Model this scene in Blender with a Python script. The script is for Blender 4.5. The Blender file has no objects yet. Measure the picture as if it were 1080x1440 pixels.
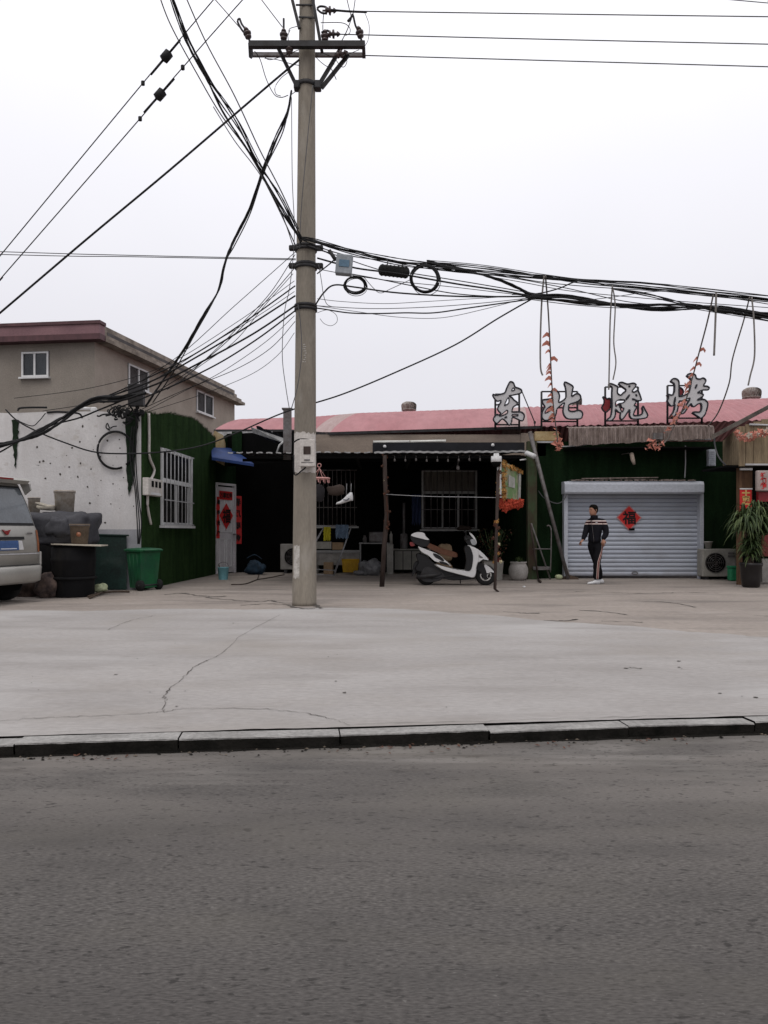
import bpy, bmesh, math, random
from mathutils import Vector, Matrix, noise, geometry
random.seed(7)
SC = bpy.context.scene
COL = SC.collection
V = Vector
pi = math.pi
F, CX, HY, CH = 1080.0, 540.0, 748.0, 1.12      # focal length in px, centre column, horizon row, eye height

def W(px, py, D):                                # a point at depth D
    return V(((px-CX)*D/F, D, CH+(HY-py)*D/F))
def G(px, py, z=0.0):                            # a point on the ground
    D = (CH-z)*F/(py-HY)
    return V(((px-CX)*D/F, D, z))
def X(px, D): return (px-CX)*D/F
def Z(py, D): return CH+(HY-py)*D/F

# ------------------------------------------------------------------ materials
MATS = {}
def mat(name, col, rough=.7, col2=None, scale=2.0, detail=6, bump=0.0, bscale=60.0, metal=0.0, stretch=(1,1,1),
        fine=.12, fscale=35.0, contrast=(.35,.65), spec=.3, trans=0.0, alpha=1.0):
    if name in MATS: return MATS[name]
    m = bpy.data.materials.new(name); m.use_nodes = True
    nt = m.node_tree; N = nt.nodes; L = nt.links
    b = N['Principled BSDF']
    b.inputs['Roughness'].default_value = rough
    b.inputs['Metallic'].default_value = metal
    b.inputs['Specular IOR Level'].default_value = spec
    if trans: b.inputs['Transmission Weight'].default_value = trans
    if alpha < 1: b.inputs['Alpha'].default_value = alpha
    tc = N.new('ShaderNodeTexCoord'); mp = N.new('ShaderNodeMapping'); mp.inputs['Scale'].default_value = stretch
    L.new(tc.outputs['Object'], mp.inputs['Vector'])
    n1 = N.new('ShaderNodeTexNoise'); n1.inputs['Scale'].default_value = scale; n1.inputs['Detail'].default_value = detail
    n1.inputs['Roughness'].default_value = .62
    L.new(mp.outputs[0], n1.inputs['Vector'])
    r = N.new('ShaderNodeValToRGB')
    c2 = col2 or tuple(c*.8 for c in col)
    r.color_ramp.elements[0].position = contrast[0]; r.color_ramp.elements[1].position = contrast[1]
    r.color_ramp.elements[0].color = (*c2, 1); r.color_ramp.elements[1].color = (*col, 1)
    L.new(n1.outputs['Fac'], r.inputs['Fac'])
    n2 = N.new('ShaderNodeTexNoise'); n2.inputs['Scale'].default_value = fscale; n2.inputs['Detail'].default_value = 4
    L.new(mp.outputs[0], n2.inputs['Vector'])
    mr = N.new('ShaderNodeMapRange'); mr.inputs['From Min'].default_value = .3; mr.inputs['From Max'].default_value = .7
    mr.inputs['To Min'].default_value = 1-fine; mr.inputs['To Max'].default_value = 1+fine
    L.new(n2.outputs['Fac'], mr.inputs['Value'])
    mx = N.new('ShaderNodeMix'); mx.data_type = 'RGBA'; mx.blend_type = 'MULTIPLY'; mx.inputs['Factor'].default_value = 1
    L.new(r.outputs[0], mx.inputs['A']); L.new(mr.outputs[0], mx.inputs['B'])
    L.new(mx.outputs['Result'], b.inputs['Base Color'])
    if bump:
        n3 = N.new('ShaderNodeTexNoise'); n3.inputs['Scale'].default_value = bscale; n3.inputs['Detail'].default_value = 5
        L.new(mp.outputs[0], n3.inputs['Vector'])
        bp = N.new('ShaderNodeBump'); bp.inputs['Strength'].default_value = bump; bp.inputs['Distance'].default_value = .02
        L.new(n3.outputs['Fac'], bp.inputs['Height']); L.new(bp.outputs[0], b.inputs['Normal'])
    m['tail'] = 1
    MATS[name] = m
    return m

def overlay(m, col, scale, lo, hi, stretch=(1,1,1), amount=1.0, zrange=None, detail=8):
    """mix a second colour over the base where a noise is high (stains, peeled paint); zrange limits it in height"""
    nt = m.node_tree; N = nt.nodes; L = nt.links; b = N['Principled BSDF']
    src = b.inputs['Base Color'].links[0].from_socket
    tc = N.new('ShaderNodeTexCoord'); mp = N.new('ShaderNodeMapping'); mp.inputs['Scale'].default_value = stretch
    mp.inputs['Location'].default_value = (random.random()*9, random.random()*9, random.random()*9)
    L.new(tc.outputs['Object'], mp.inputs['Vector'])
    n = N.new('ShaderNodeTexNoise'); n.inputs['Scale'].default_value = scale; n.inputs['Detail'].default_value = detail
    L.new(mp.outputs[0], n.inputs['Vector'])
    mr = N.new('ShaderNodeMapRange'); mr.inputs['From Min'].default_value = lo; mr.inputs['From Max'].default_value = hi
    mr.inputs['To Max'].default_value = amount
    L.new(n.outputs['Fac'], mr.inputs['Value'])
    fac = mr.outputs[0]
    if zrange:
        sp = N.new('ShaderNodeSeparateXYZ'); L.new(tc.outputs['Object'], sp.inputs[0])
        ax = zrange[2] if len(zrange) > 2 else 'Z'
        m2 = N.new('ShaderNodeMapRange'); m2.inputs['From Min'].default_value = zrange[0]; m2.inputs['From Max'].default_value = zrange[1]
        L.new(sp.outputs[ax], m2.inputs['Value'])
        mu = N.new('ShaderNodeMath'); mu.operation = 'MULTIPLY'; L.new(fac, mu.inputs[0]); L.new(m2.outputs[0], mu.inputs[1]); fac = mu.outputs[0]
    mx = N.new('ShaderNodeMix'); mx.data_type = 'RGBA'; L.new(fac, mx.inputs['Factor']); L.new(src, mx.inputs['A'])
    mx.inputs['B'].default_value = (*col, 1)
    L.new(mx.outputs['Result'], b.inputs['Base Color'])
    return m

def bands(m, axis, stops, scale=1.0):
    """replace the colour by constant bands along an object axis"""
    nt = m.node_tree; N = nt.nodes; L = nt.links; b = N['Principled BSDF']
    tc = N.new('ShaderNodeTexCoord'); sp = N.new('ShaderNodeSeparateXYZ'); L.new(tc.outputs['Object'], sp.inputs[0])
    mu = N.new('ShaderNodeMath'); mu.operation = 'MULTIPLY'; mu.inputs[1].default_value = scale; L.new(sp.outputs[axis], mu.inputs[0])
    r = N.new('ShaderNodeValToRGB'); r.color_ramp.interpolation = 'CONSTANT'; cr = r.color_ramp
    cr.elements[0].position = stops[0][0]; cr.elements[0].color = (*stops[0][1], 1)
    cr.elements[1].position = stops[1][0]; cr.elements[1].color = (*stops[1][1], 1)
    for p, c in stops[2:]:
        e = cr.elements.new(p); e.color = (*c, 1)
    L.new(mu.outputs[0], r.inputs[0]); L.new(r.outputs[0], b.inputs['Base Color'])
    return m

# ------------------------------------------------------------------ mesh builder
class MB:
    def __init__(s): s.v = []; s.f = []; s.m = []; s.sm = []
    def add(s, vs, fs, mi=0, sm=False):
        o = len(s.v); s.v += [V(v) for v in vs]
        for f in fs: s.f.append([o+i for i in f]); s.m.append(mi); s.sm.append(sm)
        return s
    def box(s, c, size, rot=None, mi=0):
        c = V(c); h = [x/2 for x in size]
        R = rot if rot is not None else Matrix.Identity(3)
        vs = [c + R @ V((x*h[0], y*h[1], z*h[2])) for x in (-1,1) for y in (-1,1) for z in (-1,1)]
        return s.add(vs, [(0,1,3,2),(4,6,7,5),(0,4,5,1),(2,3,7,6),(0,2,6,4),(1,5,7,3)], mi)
    def bb(s, a, b, mi=0):
        a = V(a); b = V(b)
        return s.box((a+b)/2, [abs(b[i]-a[i]) for i in range(3)], None, mi)
    def rbox(s, c, size, r=.03, rot=None, mi=0, seg=3):
        """box with rounded vertical edges and eased top/bottom"""
        hx, hy, hz = [x/2 for x in size]; r = min(r, hx*.98, hy*.98, hz*.98)
        rings = []
        R = rot if rot is not None else Matrix.Identity(3); c = V(c)
        e = r*.5
        for z, ins in ((-hz, e), (-hz+e, 0), (hz-e, 0), (hz, e)):
            ring = []
            for cx, cy, a0 in ((1,1,0),(-1,1,pi/2),(-1,-1,pi),(1,-1,1.5*pi)):
                for k in range(seg+1):
                    a = a0 + pi/2*k/seg
                    ring.append(c + R @ V((cx*(hx-r)+(r-ins*.9)*math.cos(a), cy*(hy-r)+(r-ins*.9)*math.sin(a), z)))
            rings.append(ring)
        return s.loft(rings, mi=mi)
    def loft(s, rings, mi=0, cap=True, sm=False, closed=True):
        n = len(rings[0]); vs = [v for r in rings for v in r]; fs = []
        for k in range(len(rings)-1):
            for i in range(n if closed else n-1):
                j = (i+1) % n
                fs.append((k*n+i, k*n+j, (k+1)*n+j, (k+1)*n+i))
        if cap:
            fs.append(tuple(reversed(range(n)))); fs.append(tuple((len(rings)-1)*n+i for i in range(n)))
        return s.add(vs, fs, mi, sm)
    def tube(s, pts, r, n=6, mi=0, cap=True, sm=True):
        pts = [V(p) for p in pts]; rings = []
        rr = r if isinstance(r, (list, tuple)) else [r]*len(pts)
        up = V((0,0,1))
        for i, p in enumerate(pts):
            t = (pts[min(i+1, len(pts)-1)] - pts[max(i-1, 0)])
            if t.length < 1e-9: t = V((0,0,1))
            t.normalize()
            a = t.cross(up if abs(t.z) < .95 else V((1,0,0)))
            a.normalize(); b = t.cross(a)
            rings.append([p + rr[i]*(math.cos(2*pi*k/n)*a + math.sin(2*pi*k/n)*b) for k in range(n)])
        return s.loft(rings, mi, cap, sm)
    def cyl(s, a, b, r, r2=None, n=16, mi=0, sm=True):
        return s.tube([a, b], [r, r if r2 is None else r2], n, mi, True, sm)
    def lathe(s, c, prof, n=24, mi=0, axis='z', sm=True, cap=True):
        c = V(c); rings = []
        for r, h in prof:
            ring = []
            for k in range(n):
                a = 2*pi*k/n; u, w = r*math.cos(a), r*math.sin(a)
                ring.append(c + (V((u, w, h)) if axis == 'z' else V((u, h, w)) if axis == 'y' else V((h, u, w))))
            rings.append(ring)
        return s.loft(rings, mi, cap, sm)
    def torus(s, c, R, r, axis='y', n=32, m=8, mi=0, arc=(0, 2*pi), sx=1, sz=1):
        pts = []
        for k in range(n+1):
            a = arc[0] + (arc[1]-arc[0])*k/n
            u, w = R*math.cos(a)*sx, R*math.sin(a)*sz
            pts.append(V(c) + (V((u, 0, w)) if axis == 'y' else V((u, w, 0)) if axis == 'z' else V((0, u, w))))
        return s.tube(pts, r, m, mi)
    def poly(s, pts, mi=0):
        return s.add(pts, [tuple(range(len(pts)))], mi)
    def prism(s, pts2, fn, d0, d1, holes=(), mi=0, side=None, bevel=0):
        """2-D outline (list of (u,v)) extruded: fn(u,v,d) -> point"""
        loops = [list(pts2)] + [list(h) for h in holes]
        tri = geometry.tessellate_polygon([[V((p[0], p[1], 0)) for p in l] for l in loops])
        flat = [p for l in loops for p in l]
        s.add([fn(p[0], p[1], d0) for p in flat], [tuple(t) for t in tri], mi)
        s.add([fn(p[0], p[1], d1) for p in flat], [tuple(reversed(t)) for t in tri], mi)
        for l in loops:
            n = len(l)
            s.add([fn(p[0], p[1], d) for d in (d0, d1) for p in l], [(i, (i+1) % n, n+(i+1) % n, n+i) for i in range(n)], mi if side is None else side)
        return s
    def build(s, name, mats, parent=None, local=False, origin=None):
        if not isinstance(mats, (list, tuple)): mats = [mats]
        me = bpy.data.meshes.new(name)
        vs = [V(v) for v in s.v]
        if parent is not None and not local:
            off = V((0,0,0)); p = parent
            while p is not None: off += p.location; p = p.parent
            vs = [v-off for v in vs]
        loc = V((0,0,0))
        if parent is None and not local:
            if origin is None:
                mn = [min(v[i] for v in vs) for i in range(3)]; mxx = [max(v[i] for v in vs) for i in range(3)]
                origin = V(((mn[0]+mxx[0])/2, (mn[1]+mxx[1])/2, mn[2]))
            loc = V(origin); vs = [v-loc for v in vs]
        me.from_pydata([tuple(v) for v in vs], [], s.f)
        for m in mats: me.materials.append(m)
        for p, mi, sm in zip(me.polygons, s.m, s.sm): p.material_index = mi; p.use_smooth = sm
        bm = bmesh.new(); bm.from_mesh(me)
        bmesh.ops.recalc_face_normals(bm, faces=bm.faces); bm.to_mesh(me); bm.free()
        me.update()
        o = bpy.data.objects.new(name, me); COL.objects.link(o)
        if parent is not None: o.parent = parent
        else: o.location = loc
        return o

def tag(o, label=None, cat=None, group=None, kind=None):
    if label: o['label'] = label
    if cat: o['category'] = cat
    if group: o['group'] = group
    if kind: o['kind'] = kind
    return o
def thing(name, label, cat, loc=(0,0,0), rz=0, group=None):
    o = bpy.data.objects.new(name, None); COL.objects.link(o); o.empty_display_size = .1
    o.location = loc; o.rotation_euler = (0, 0, rz)
    return tag(o, label, cat, group)
def single(mb, name, m, label, cat, group=None, origin=None):
    return tag(mb.build(name, m, None, origin=origin), label, cat, group)
def dup(root, loc, label=None):
    r = root.copy(); COL.objects.link(r); r.location = loc
    if label: r['label'] = label
    for ch in list(root.children):
        c = ch.copy(); COL.objects.link(c); c.parent = r
        for g in ch.children:
            d = g.copy(); COL.objects.link(d); d.parent = c
    return r

def catmull(pts, n=6, closed=False):
    pts = [V(p) for p in pts]; out = []; N = len(pts)
    rng = range(N) if closed else range(N-1)
    for i in rng:
        p0 = pts[(i-1) % N] if closed or i > 0 else pts[i]
        p1 = pts[i]; p2 = pts[(i+1) % N]
        p3 = pts[(i+2) % N] if closed or i+2 < N else p2
        for k in range(n):
            t = k/n
            out.append(.5*((2*p1) + (p2-p0)*t + (2*p0-5*p1+4*p2-p3)*t*t + (3*p1-p0-3*p2+p3)*t**3))
    if not closed: out.append(pts[-1])
    return out

def text_mesh(mb, s, size, fn, mi=0, bold=0.0, aspect=1.0):
    """glyph outlines as flat faces; fn(u,v) -> point, centred on 0,0"""
    cu = bpy.data.curves.new('glyph', 'FONT'); cu.body = s; cu.size = size; cu.align_x = 'CENTER'; cu.align_y = 'CENTER'
    cu.offset = bold; cu.resolution_u = 2
    o = bpy.data.objects.new('glyph', cu); COL.objects.link(o)
    dg = bpy.context.evaluated_depsgraph_get(); dg.update()
    me = bpy.data.meshes.new_from_object(o.evaluated_get(dg))
    xs = [v.co.x for v in me.vertices]; ys = [v.co.y for v in me.vertices]
    cx, cy = (min(xs)+max(xs))/2, (min(ys)+max(ys))/2
    mb.add([fn((v.co.x-cx)*aspect, v.co.y-cy) for v in me.vertices], [tuple(p.vertices) for p in me.polygons], mi)
    bpy.data.objects.remove(o); bpy.data.curves.remove(cu); bpy.data.meshes.remove(me)

def skin_mesh(chains, sub=2):
    """chains: list of (points, radii); joints with the same rounded coordinate are shared -> one skinned surface"""
    vs = []; es = []; rs = []; idx = {}
    for pts, rr in chains:
        prev = None
        for p, r in zip(pts, rr):
            k = tuple(round(c, 4) for c in p)
            if k not in idx: idx[k] = len(vs); vs.append(V(p)); rs.append(r)
            if prev is not None and prev != idx[k]: es.append((prev, idx[k]))
            prev = idx[k]
    me = bpy.data.meshes.new('skin'); me.from_pydata(vs, es, []); o = bpy.data.objects.new('skin', me); COL.objects.link(o)
    sk = o.modifiers.new('s', 'SKIN')
    for i, r in enumerate(rs):
        me.skin_vertices[0].data[i].radius = r if isinstance(r, tuple) else (r, r)
        me.skin_vertices[0].data[i].use_root = (i == 0)
    if sub:
        ss = o.modifiers.new('u', 'SUBSURF'); ss.levels = sub; ss.render_levels = sub
    dg = bpy.context.evaluated_depsgraph_get(); dg.update()
    m2 = bpy.data.meshes.new_from_object(o.evaluated_get(dg))
    V2 = [v.co.copy() for v in m2.vertices]; F2 = [tuple(p.vertices) for p in m2.polygons]
    bpy.data.objects.remove(o); bpy.data.meshes.remove(me); bpy.data.meshes.remove(m2)
    return V2, F2

def lumpy(mb, c, size, amp, freq, seed, seg=14, mi=0, squash=.5):
    """a superellipsoid with noise: sacks, tarps, rubbish heaps"""
    c = V(c); rings = []
    for i in range(seg+1):
        ph = -pi/2 + pi*i/seg; ring = []
        for k in range(seg*2):
            th = 2*pi*k/(seg*2)
            f = lambda t: math.copysign(abs(t)**squash, t)
            d = V((f(math.cos(ph))*f(math.cos(th))*size[0]/2, f(math.cos(ph))*f(math.sin(th))*size[1]/2, f(math.sin(ph))*size[2]/2))
            nn = noise.noise((d+V((seed*7.3, seed, 0)))*freq) + .5*noise.noise((d+V((seed, 0, 5)))*freq*2.3)
            p = c + d*(1+amp*nn)
            p.z = max(p.z, c.z-size[2]/2)
            ring.append(p)
        rings.append(ring)
    mb.loft(rings, mi, True, True)

def blades(mb, c, n, length, width, droop, seed, spread=1.0, seg=5, mi=0, up=.5, stem_h=0):
    rnd = random.Random(seed); c = V(c)
    for i in range(n):
        a = rnd.random()*2*pi; el = up + rnd.random()*(1.5-up); l = length*(.55+.45*rnd.random())
        d = V((math.cos(a)*math.cos(el)*spread, math.sin(a)*math.cos(el)*spread, math.sin(el)))
        p = c + V((rnd.uniform(-.03,.03), rnd.uniform(-.03,.03), rnd.uniform(0, stem_h)))
        side = V((-math.sin(a), math.cos(a), rnd.uniform(-.3,.3))); vs = []; vel = d.copy()
        for k in range(seg+1):
            w = width*(1-(k/seg)**1.6)*.5 + .0008
            vs += [p-side*w, p+side*w]
            vel.z -= droop*(k+1)/seg; p = p + vel.normalized()*l/seg
        mb.add(vs, [(2*k, 2*k+1, 2*k+3, 2*k+2) for k in range(seg)], mi if rnd.random() < .6 else mi+1)

# colours -----------------------------------------------------------------
M = {}
M['asphalt'] = mat('asphalt', (.102,.095,.089), .92, (.081,.075,.071), .5, 10, .14, 240, fine=.5, fscale=110, contrast=(.3,.7), stretch=(.4,1.5,1), spec=.15)
overlay(M['asphalt'], (.165,.15,.138), 1.1, .28, .56, (.6,2.4,1), .85, (2.5, 3.9, 'Y'))
overlay(M['asphalt'], (.21,.196,.182), 2.6, .54, .66, (.5,3,1), .6, (3.3, 4.0, 'Y'))
overlay(M['asphalt'], (.07,.06,.052), 6, .6, .68, (.5,2,1), .6, (3.6, 4.1, 'Y'))
overlay(M['asphalt'], (.055,.051,.049), .6, .45, .75, (.3,2.4,1), .6)
overlay(M['asphalt'], (.052,.048,.047), 1.5, .1, .3, (1,1,1), .4, (2.8, 1.7, 'Y'))
overlay(M['asphalt'], (.028,.026,.025), 46, .60, .68, (.55,1.3,1), .7)
overlay(M['asphalt'], (.035,.033,.031), 18, .64, .72, (.6,1.3,1), .5)
overlay(M['asphalt'], (.052,.049,.047), 3.2, .5, .8, (.5,1.3,1), .55)
overlay(M['asphalt'], (.12,.11,.095), 2.1, .5, .8, (.6,1.3,1), .4)
overlay(M['asphalt'], (.15,.145,.135), 1.3, .70, .74, (.5,1.3,1), .5)
overlay(M['asphalt'], (.2,.19,.18), 75, .66, .74, (.8,1.3,1), .4)
M['concrete_new'] = mat('concrete_new', (.325,.308,.296), .9, (.262,.247,.237), .5, 8, .25, 90, fine=.09, fscale=22, contrast=(.3,.7), stretch=(.7,1.3,1))
overlay(M['concrete_new'], (.385,.375,.368), .33, .5, .7, (1,1.7,1), .6)
overlay(M['concrete_new'], (.19,.175,.163), 1.3, .5, .78, (.7,2.2,1), .55)
overlay(M['concrete_new'], (.12,.105,.097), 30, .68, .76, (.7,1.3,1), .5)
overlay(M['concrete_new'], (.24,.215,.19), .7, .5, .72, (.8,1.5,1), .55)
overlay(M['concrete_new'], (.22,.2,.185), 9, .58, .7, (.35,1.6,1), .35)
M['concrete_old'] = mat('concrete_old', (.30,.262,.232), .92, (.225,.196,.174), .45, 8, .35, 60, fine=.14, fscale=16, contrast=(.3,.7), stretch=(.7,1.4,1))
overlay(M['concrete_old'], (.125,.11,.1), .9, .5, .72, (.6,1.8,1), .65)
overlay(M['concrete_old'], (.37,.335,.305), 1.7, .55, .75, (.6,1.8,1), .5)
M['crack'] = mat('crack', (.085,.076,.068), 1, fine=.3)
M['earth'] = mat('earth', (.16,.13,.1), 1, (.08,.065,.05), 3, bump=.5)
M['kerb'] = mat('kerb_granite', (.30,.292,.28), .85, (.2,.193,.185), 3, bump=.5, bscale=50, fine=.2)
M['kerb_dirt'] = mat('kerb_dirt', (.022,.020,.018), 1, (.008,.008,.007), 5, bump=.3, spec=.02)
M['plaster'] = mat('white_plaster', (.60,.585,.58), .9, (.51,.495,.49), 1.1, bump=.25, bscale=25, fine=.05)
overlay(M['plaster'], (.46,.36,.2), 2.2, .58, .66, (1,1,1), .8, (-5.0,-8.3,'X'))
overlay(M['plaster'], (.42,.39,.37), 1.3, .5, .75, (3,1,.5), .35)
overlay(M['plaster'], (.36,.32,.28), 3.4, .62, .7, (1,1,1.6), .4)
M['grey_paint'] = mat('grey_paint', (.34,.34,.36), .85, (.26,.26,.28), 1.5, fine=.08)
M['dark_green_paint'] = mat('dark_green_paint', (.012,.035,.028), .7, (.008,.016,.014), 2, fine=.3)
overlay(M['dark_green_paint'], (.05,.075,.065), 2.3, .55, .72, (1,1,1), .6)
def turf(name, c1, c2):
    m = mat(name, c1, 1, c2, 2.2, 8, 1.0, 130, fine=.45, fscale=55, stretch=(2.2,2.2,.45), spec=.05)
    return m
M['turf'] = turf('artificial_turf', (.030,.062,.020), (.016,.035,.012))
overlay(M['turf'], (.010,.022,.008), .9, .5, .8, (1.3,1.3,.3), .65)
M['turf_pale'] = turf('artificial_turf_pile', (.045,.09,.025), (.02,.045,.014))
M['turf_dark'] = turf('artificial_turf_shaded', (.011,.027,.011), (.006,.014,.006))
M['black'] = mat('black_surface', (.003,.003,.003), .9, spec=.1)  # near zero, so the yard's shade is deepened by colour too
M['shade_black_wall'] = mat('shade_black_wall', (.0035,.0035,.0035), .95, (.002,.002,.002), 1.5, spec=.05)  # near-black puts the shade of the recess into the wall colour
M['render_front'] = mat('cement_render_grey', (.25,.222,.192), .95, (.2,.177,.152), .9, bump=.35, bscale=30, fine=.1)
M['render_side'] = mat('cement_render_buff', (.33,.288,.245), .95, (.265,.228,.192), 1.2, bump=.35, bscale=30, fine=.1)
M['maroon'] = mat('maroon_sheet', (.10,.045,.05), .6, (.06,.028,.032), 1.2, stretch=(3,3,1))
M['pale_maroon'] = mat('faded_maroon_sheet', (.22,.12,.13), .6, (.16,.085,.095), 1.2, stretch=(.5,3,1))
M['parapet'] = mat('weathered_parapet', (.3,.265,.225), .95, (.14,.12,.1), 2.4, bump=.4)
M['parapet_dark'] = mat('bitumen_parapet', (.09,.085,.085), .9, (.05,.045,.045), 2)
M['white_frame'] = mat('white_frame', (.62,.62,.62), .5, (.5,.5,.5), 3, fine=.05)
M['grey_bar'] = mat('painted_bar', (.42,.42,.43), .5, (.33,.33,.34), 6)
M['glass'] = mat('window_glass', (.035,.045,.055), .08, (.02,.026,.032), 1.2, spec=.8)
M['glass_dark'] = mat('dark_window_glass', (.008,.009,.011), .25, (.004,.004,.005), 1.5, spec=.25)
M['pink_roof'] = mat('pink_roof_sheet', (.36,.18,.19), .85, (.325,.15,.16), .8, stretch=(1,.3,.3), fine=.1, fscale=5, spec=.15)
overlay(M['pink_roof'], (.39,.21,.22), .7, .5, .8, (2,.3,.3), .4)
overlay(M['pink_roof'], (.2,.1,.1), 2.2, .6, .85, (3,.4,.4), .35)
M['pale_roof'] = mat('pale_roof_sheet', (.36,.27,.26), .8, (.30,.21,.2), 2, stretch=(3,.5,.5))
M['fascia_cement'] = mat('fascia_cement', (.27,.22,.18), .95, (.19,.155,.128), 1.6, stretch=(.6,1,2), bump=.3)
M['rust_fringe'] = mat('weathered_sheet', (.27,.22,.20), .9, (.12,.09,.078), 5, stretch=(2.5,1,.5), fine=.3)
M['yellow_plaster'] = mat('stained_plaster', (.42,.34,.2), .95, (.3,.2,.09), 5, bump=.3)
M['zinc'] = mat('galvanised_metal', (.34,.32,.3), .45, (.22,.18,.15), 8, metal=.5)
M['rust_zinc'] = mat('rusty_galvanised_metal', (.34,.32,.30), .65, (.17,.13,.11), 11, metal=.2)
M['shutter'] = mat('shutter_paint', (.385,.415,.475), .5, (.335,.36,.42), .8, fine=.05, stretch=(.4,1,3))
overlay(M['shutter'], (.25,.25,.26), 1.6, .55, .8, (1,1,2), .5)
overlay(M['shutter'], (.2,.18,.16), 3, .4, .7, (1,1,2), .5, (.45, 0, 'Z'))
M['shutter_gap'] = mat('shutter_groove', (.075,.085,.1), .7)
M['shutter_box'] = mat('shutter_box_paint', (.42,.44,.49), .5, (.36,.38,.42), 2, stretch=(.5,1,1))
M['steel_dark'] = mat('dark_steel', (.035,.035,.038), .6, (.02,.018,.018), 6, metal=.2)
M['steel_grey'] = mat('grey_steel', (.16,.155,.155), .55, (.09,.075,.07), 8, metal=.3)
M['letter'] = mat('letter_face', (.50,.49,.50), .6, (.46,.45,.46), 4, fine=.05)
M['letter_rim'] = mat('letter_rim', (.018,.018,.026), .6)
M['red_acrylic'] = mat('red_acrylic', (.22,.02,.025), .5, (.15,.012,.015), 4)
M['red_paper'] = mat('red_paper', (.50,.028,.026), .7, (.42,.018,.018), 6, bump=.3, bscale=12)
M['red_faded'] = mat('faded_red_edge', (.5,.2,.19), .8)
M['ink'] = mat('black_ink', (.008,.004,.004), .7)
M['gold'] = mat('gold_print', (.55,.38,.13), .6)
M['pole'] = mat('pole_concrete', (.25,.222,.182), .9, (.178,.157,.13), 1.4, bump=.25, bscale=45, fine=.1, stretch=(1.5,1.5,.35))
overlay(M['pole'], (.33,.31,.28), 2.5, .55, .7, (1,1,.5), .6)
overlay(M['pole'], (.12,.1,.085), 3.2, .6, .75, (2.5,2.5,.25), .6)
M['whitewash'] = mat('whitewash_patch', (.48,.46,.43), .9, (.3,.28,.25), 14, fine=.15)
M['cable'] = mat('black_cable', (.012,.012,.013), .6, spec=.2)
M['cable_grey'] = mat('grey_cable', (.09,.09,.095), .7)
M['insulator'] = mat('insulator_ceramic', (.05,.03,.028), .35, spec=.5)
M['meter'] = mat('meter_box_paint', (.52,.49,.46), .6, (.42,.39,.36), 5)
M['box_blue'] = mat('faded_blue_label', (.1,.17,.24), .7)
M['box_grey'] = mat('grey_metal_box', (.26,.28,.3), .6, (.2,.22,.24), 6)
M['strap'] = mat('hanging_grey_strap', (.2,.185,.175), .8, (.13,.12,.11), 9)
M['pennant'] = mat('faded_red_cloth', (.52,.23,.18), .9, (.40,.14,.10), 8, fine=.2)
M['orange_cloth'] = mat('orange_red_cloth', (.40,.055,.025), .85, (.28,.03,.015), 9, fine=.2)
M['door_white'] = mat('white_door_paint', (.55,.53,.545), .6, (.47,.45,.465), 4)
M['blue_awning'] = mat('blue_awning_sheet', (.014,.04,.15), .6, (.010,.027,.1), 3)
M['bin_green'] = mat('bin_green_plastic', (.006,.085,.028), .5, (.004,.05,.022), 3)
overlay(M['bin_green'], (.05,.06,.05), 4, .5, .8, (1,1,.5), .5)
M['rubber'] = mat('black_rubber', (.012,.012,.012), .85)
M['tarp'] = mat('grey_tarpaulin', (.06,.06,.068), .7, (.035,.035,.042), 3, bump=.5, bscale=12)
M['black_drum'] = mat('black_plastic', (.007,.007,.008), .8, spec=.15)
overlay(M['black_drum'], (.03,.027,.024), 3, .5, .75, (1,1,.4), .5)
M['bucket_dirty'] = mat('dirty_plaster_bucket', (.38,.35,.31), .85, (.24,.2,.16), 7)
M['bucket_paint'] = mat('brown_bucket', (.15,.115,.085), .8, (.1,.075,.055), 8)
M['board'] = mat('pale_board', (.45,.41,.34), .8)
M['teal'] = mat('teal_plastic', (.14,.32,.36), .5)
M['bluebag'] = mat('blue_sack_cloth', (.02,.045,.075), .8, (.008,.015,.025), 8)
M['van'] = mat('champagne_van_paint', (.40,.39,.365), .35, (.35,.34,.315), 1.5, metal=.35, fine=.04, spec=.5)
overlay(M['van'], (.2,.175,.15), 1.6, .5, .8, (1,1,1), .5, (.9,.3))
M['van_glass'] = mat('van_rear_glass', (.09,.105,.12), .12, (.045,.052,.06), 2.2, spec=.9)
M['van_trim'] = mat('black_trim', (.015,.015,.016), .6)
M['plate_blue'] = mat('number_plate_blue', (.05,.10,.24), .5)
M['plate_white'] = mat('plate_letters', (.6,.62,.66), .6)
M['red_lamp'] = mat('red_tail_lamp', (.2,.012,.012), .25, spec=.6)
M['amber'] = mat('amber_tail_lamp', (.3,.11,.05), .3, spec=.6)
M['scoot_white'] = mat('scooter_white', (.56,.555,.555), .25, (.53,.525,.525), 4, spec=.5, fine=.02)
M['scoot_black'] = mat('scooter_black', (.008,.008,.009), .5, spec=.3)
M['seat_brown'] = mat('brown_seat_leather', (.09,.036,.018), .6, (.075,.028,.014), 8)
M['rim_white'] = mat('light_alloy', (.45,.44,.42), .4)
M['lens'] = mat('headlamp_lens', (.3,.31,.32), .15, spec=.8)
M['ac_white'] = mat('air_conditioner_cream', (.27,.26,.235), .6, (.2,.19,.17), 5)
M['ac_dim'] = mat('air_conditioner_white_shaded', (.24,.23,.215), .6, (.16,.15,.14), 5)  # white darkened, with the yard's dimness put into the colour
M['plastic_green'] = mat('green_crate_plastic', (.02,.2,.09), .6)
M['leaf_a'] = mat('leaf_green', (.035,.06,.018), .6, (.02,.036,.01), 9)
M['leaf_b'] = mat('leaf_light_green', (.085,.115,.04), .55, (.05,.075,.022), 9)
M['leaf_dry'] = mat('leaf_rust', (.10,.035,.02), .8, (.04,.02,.012), 9)
M['pot_white'] = mat('white_ceramic_pot', (.34,.32,.30), .5, (.25,.235,.22), 3)
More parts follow.
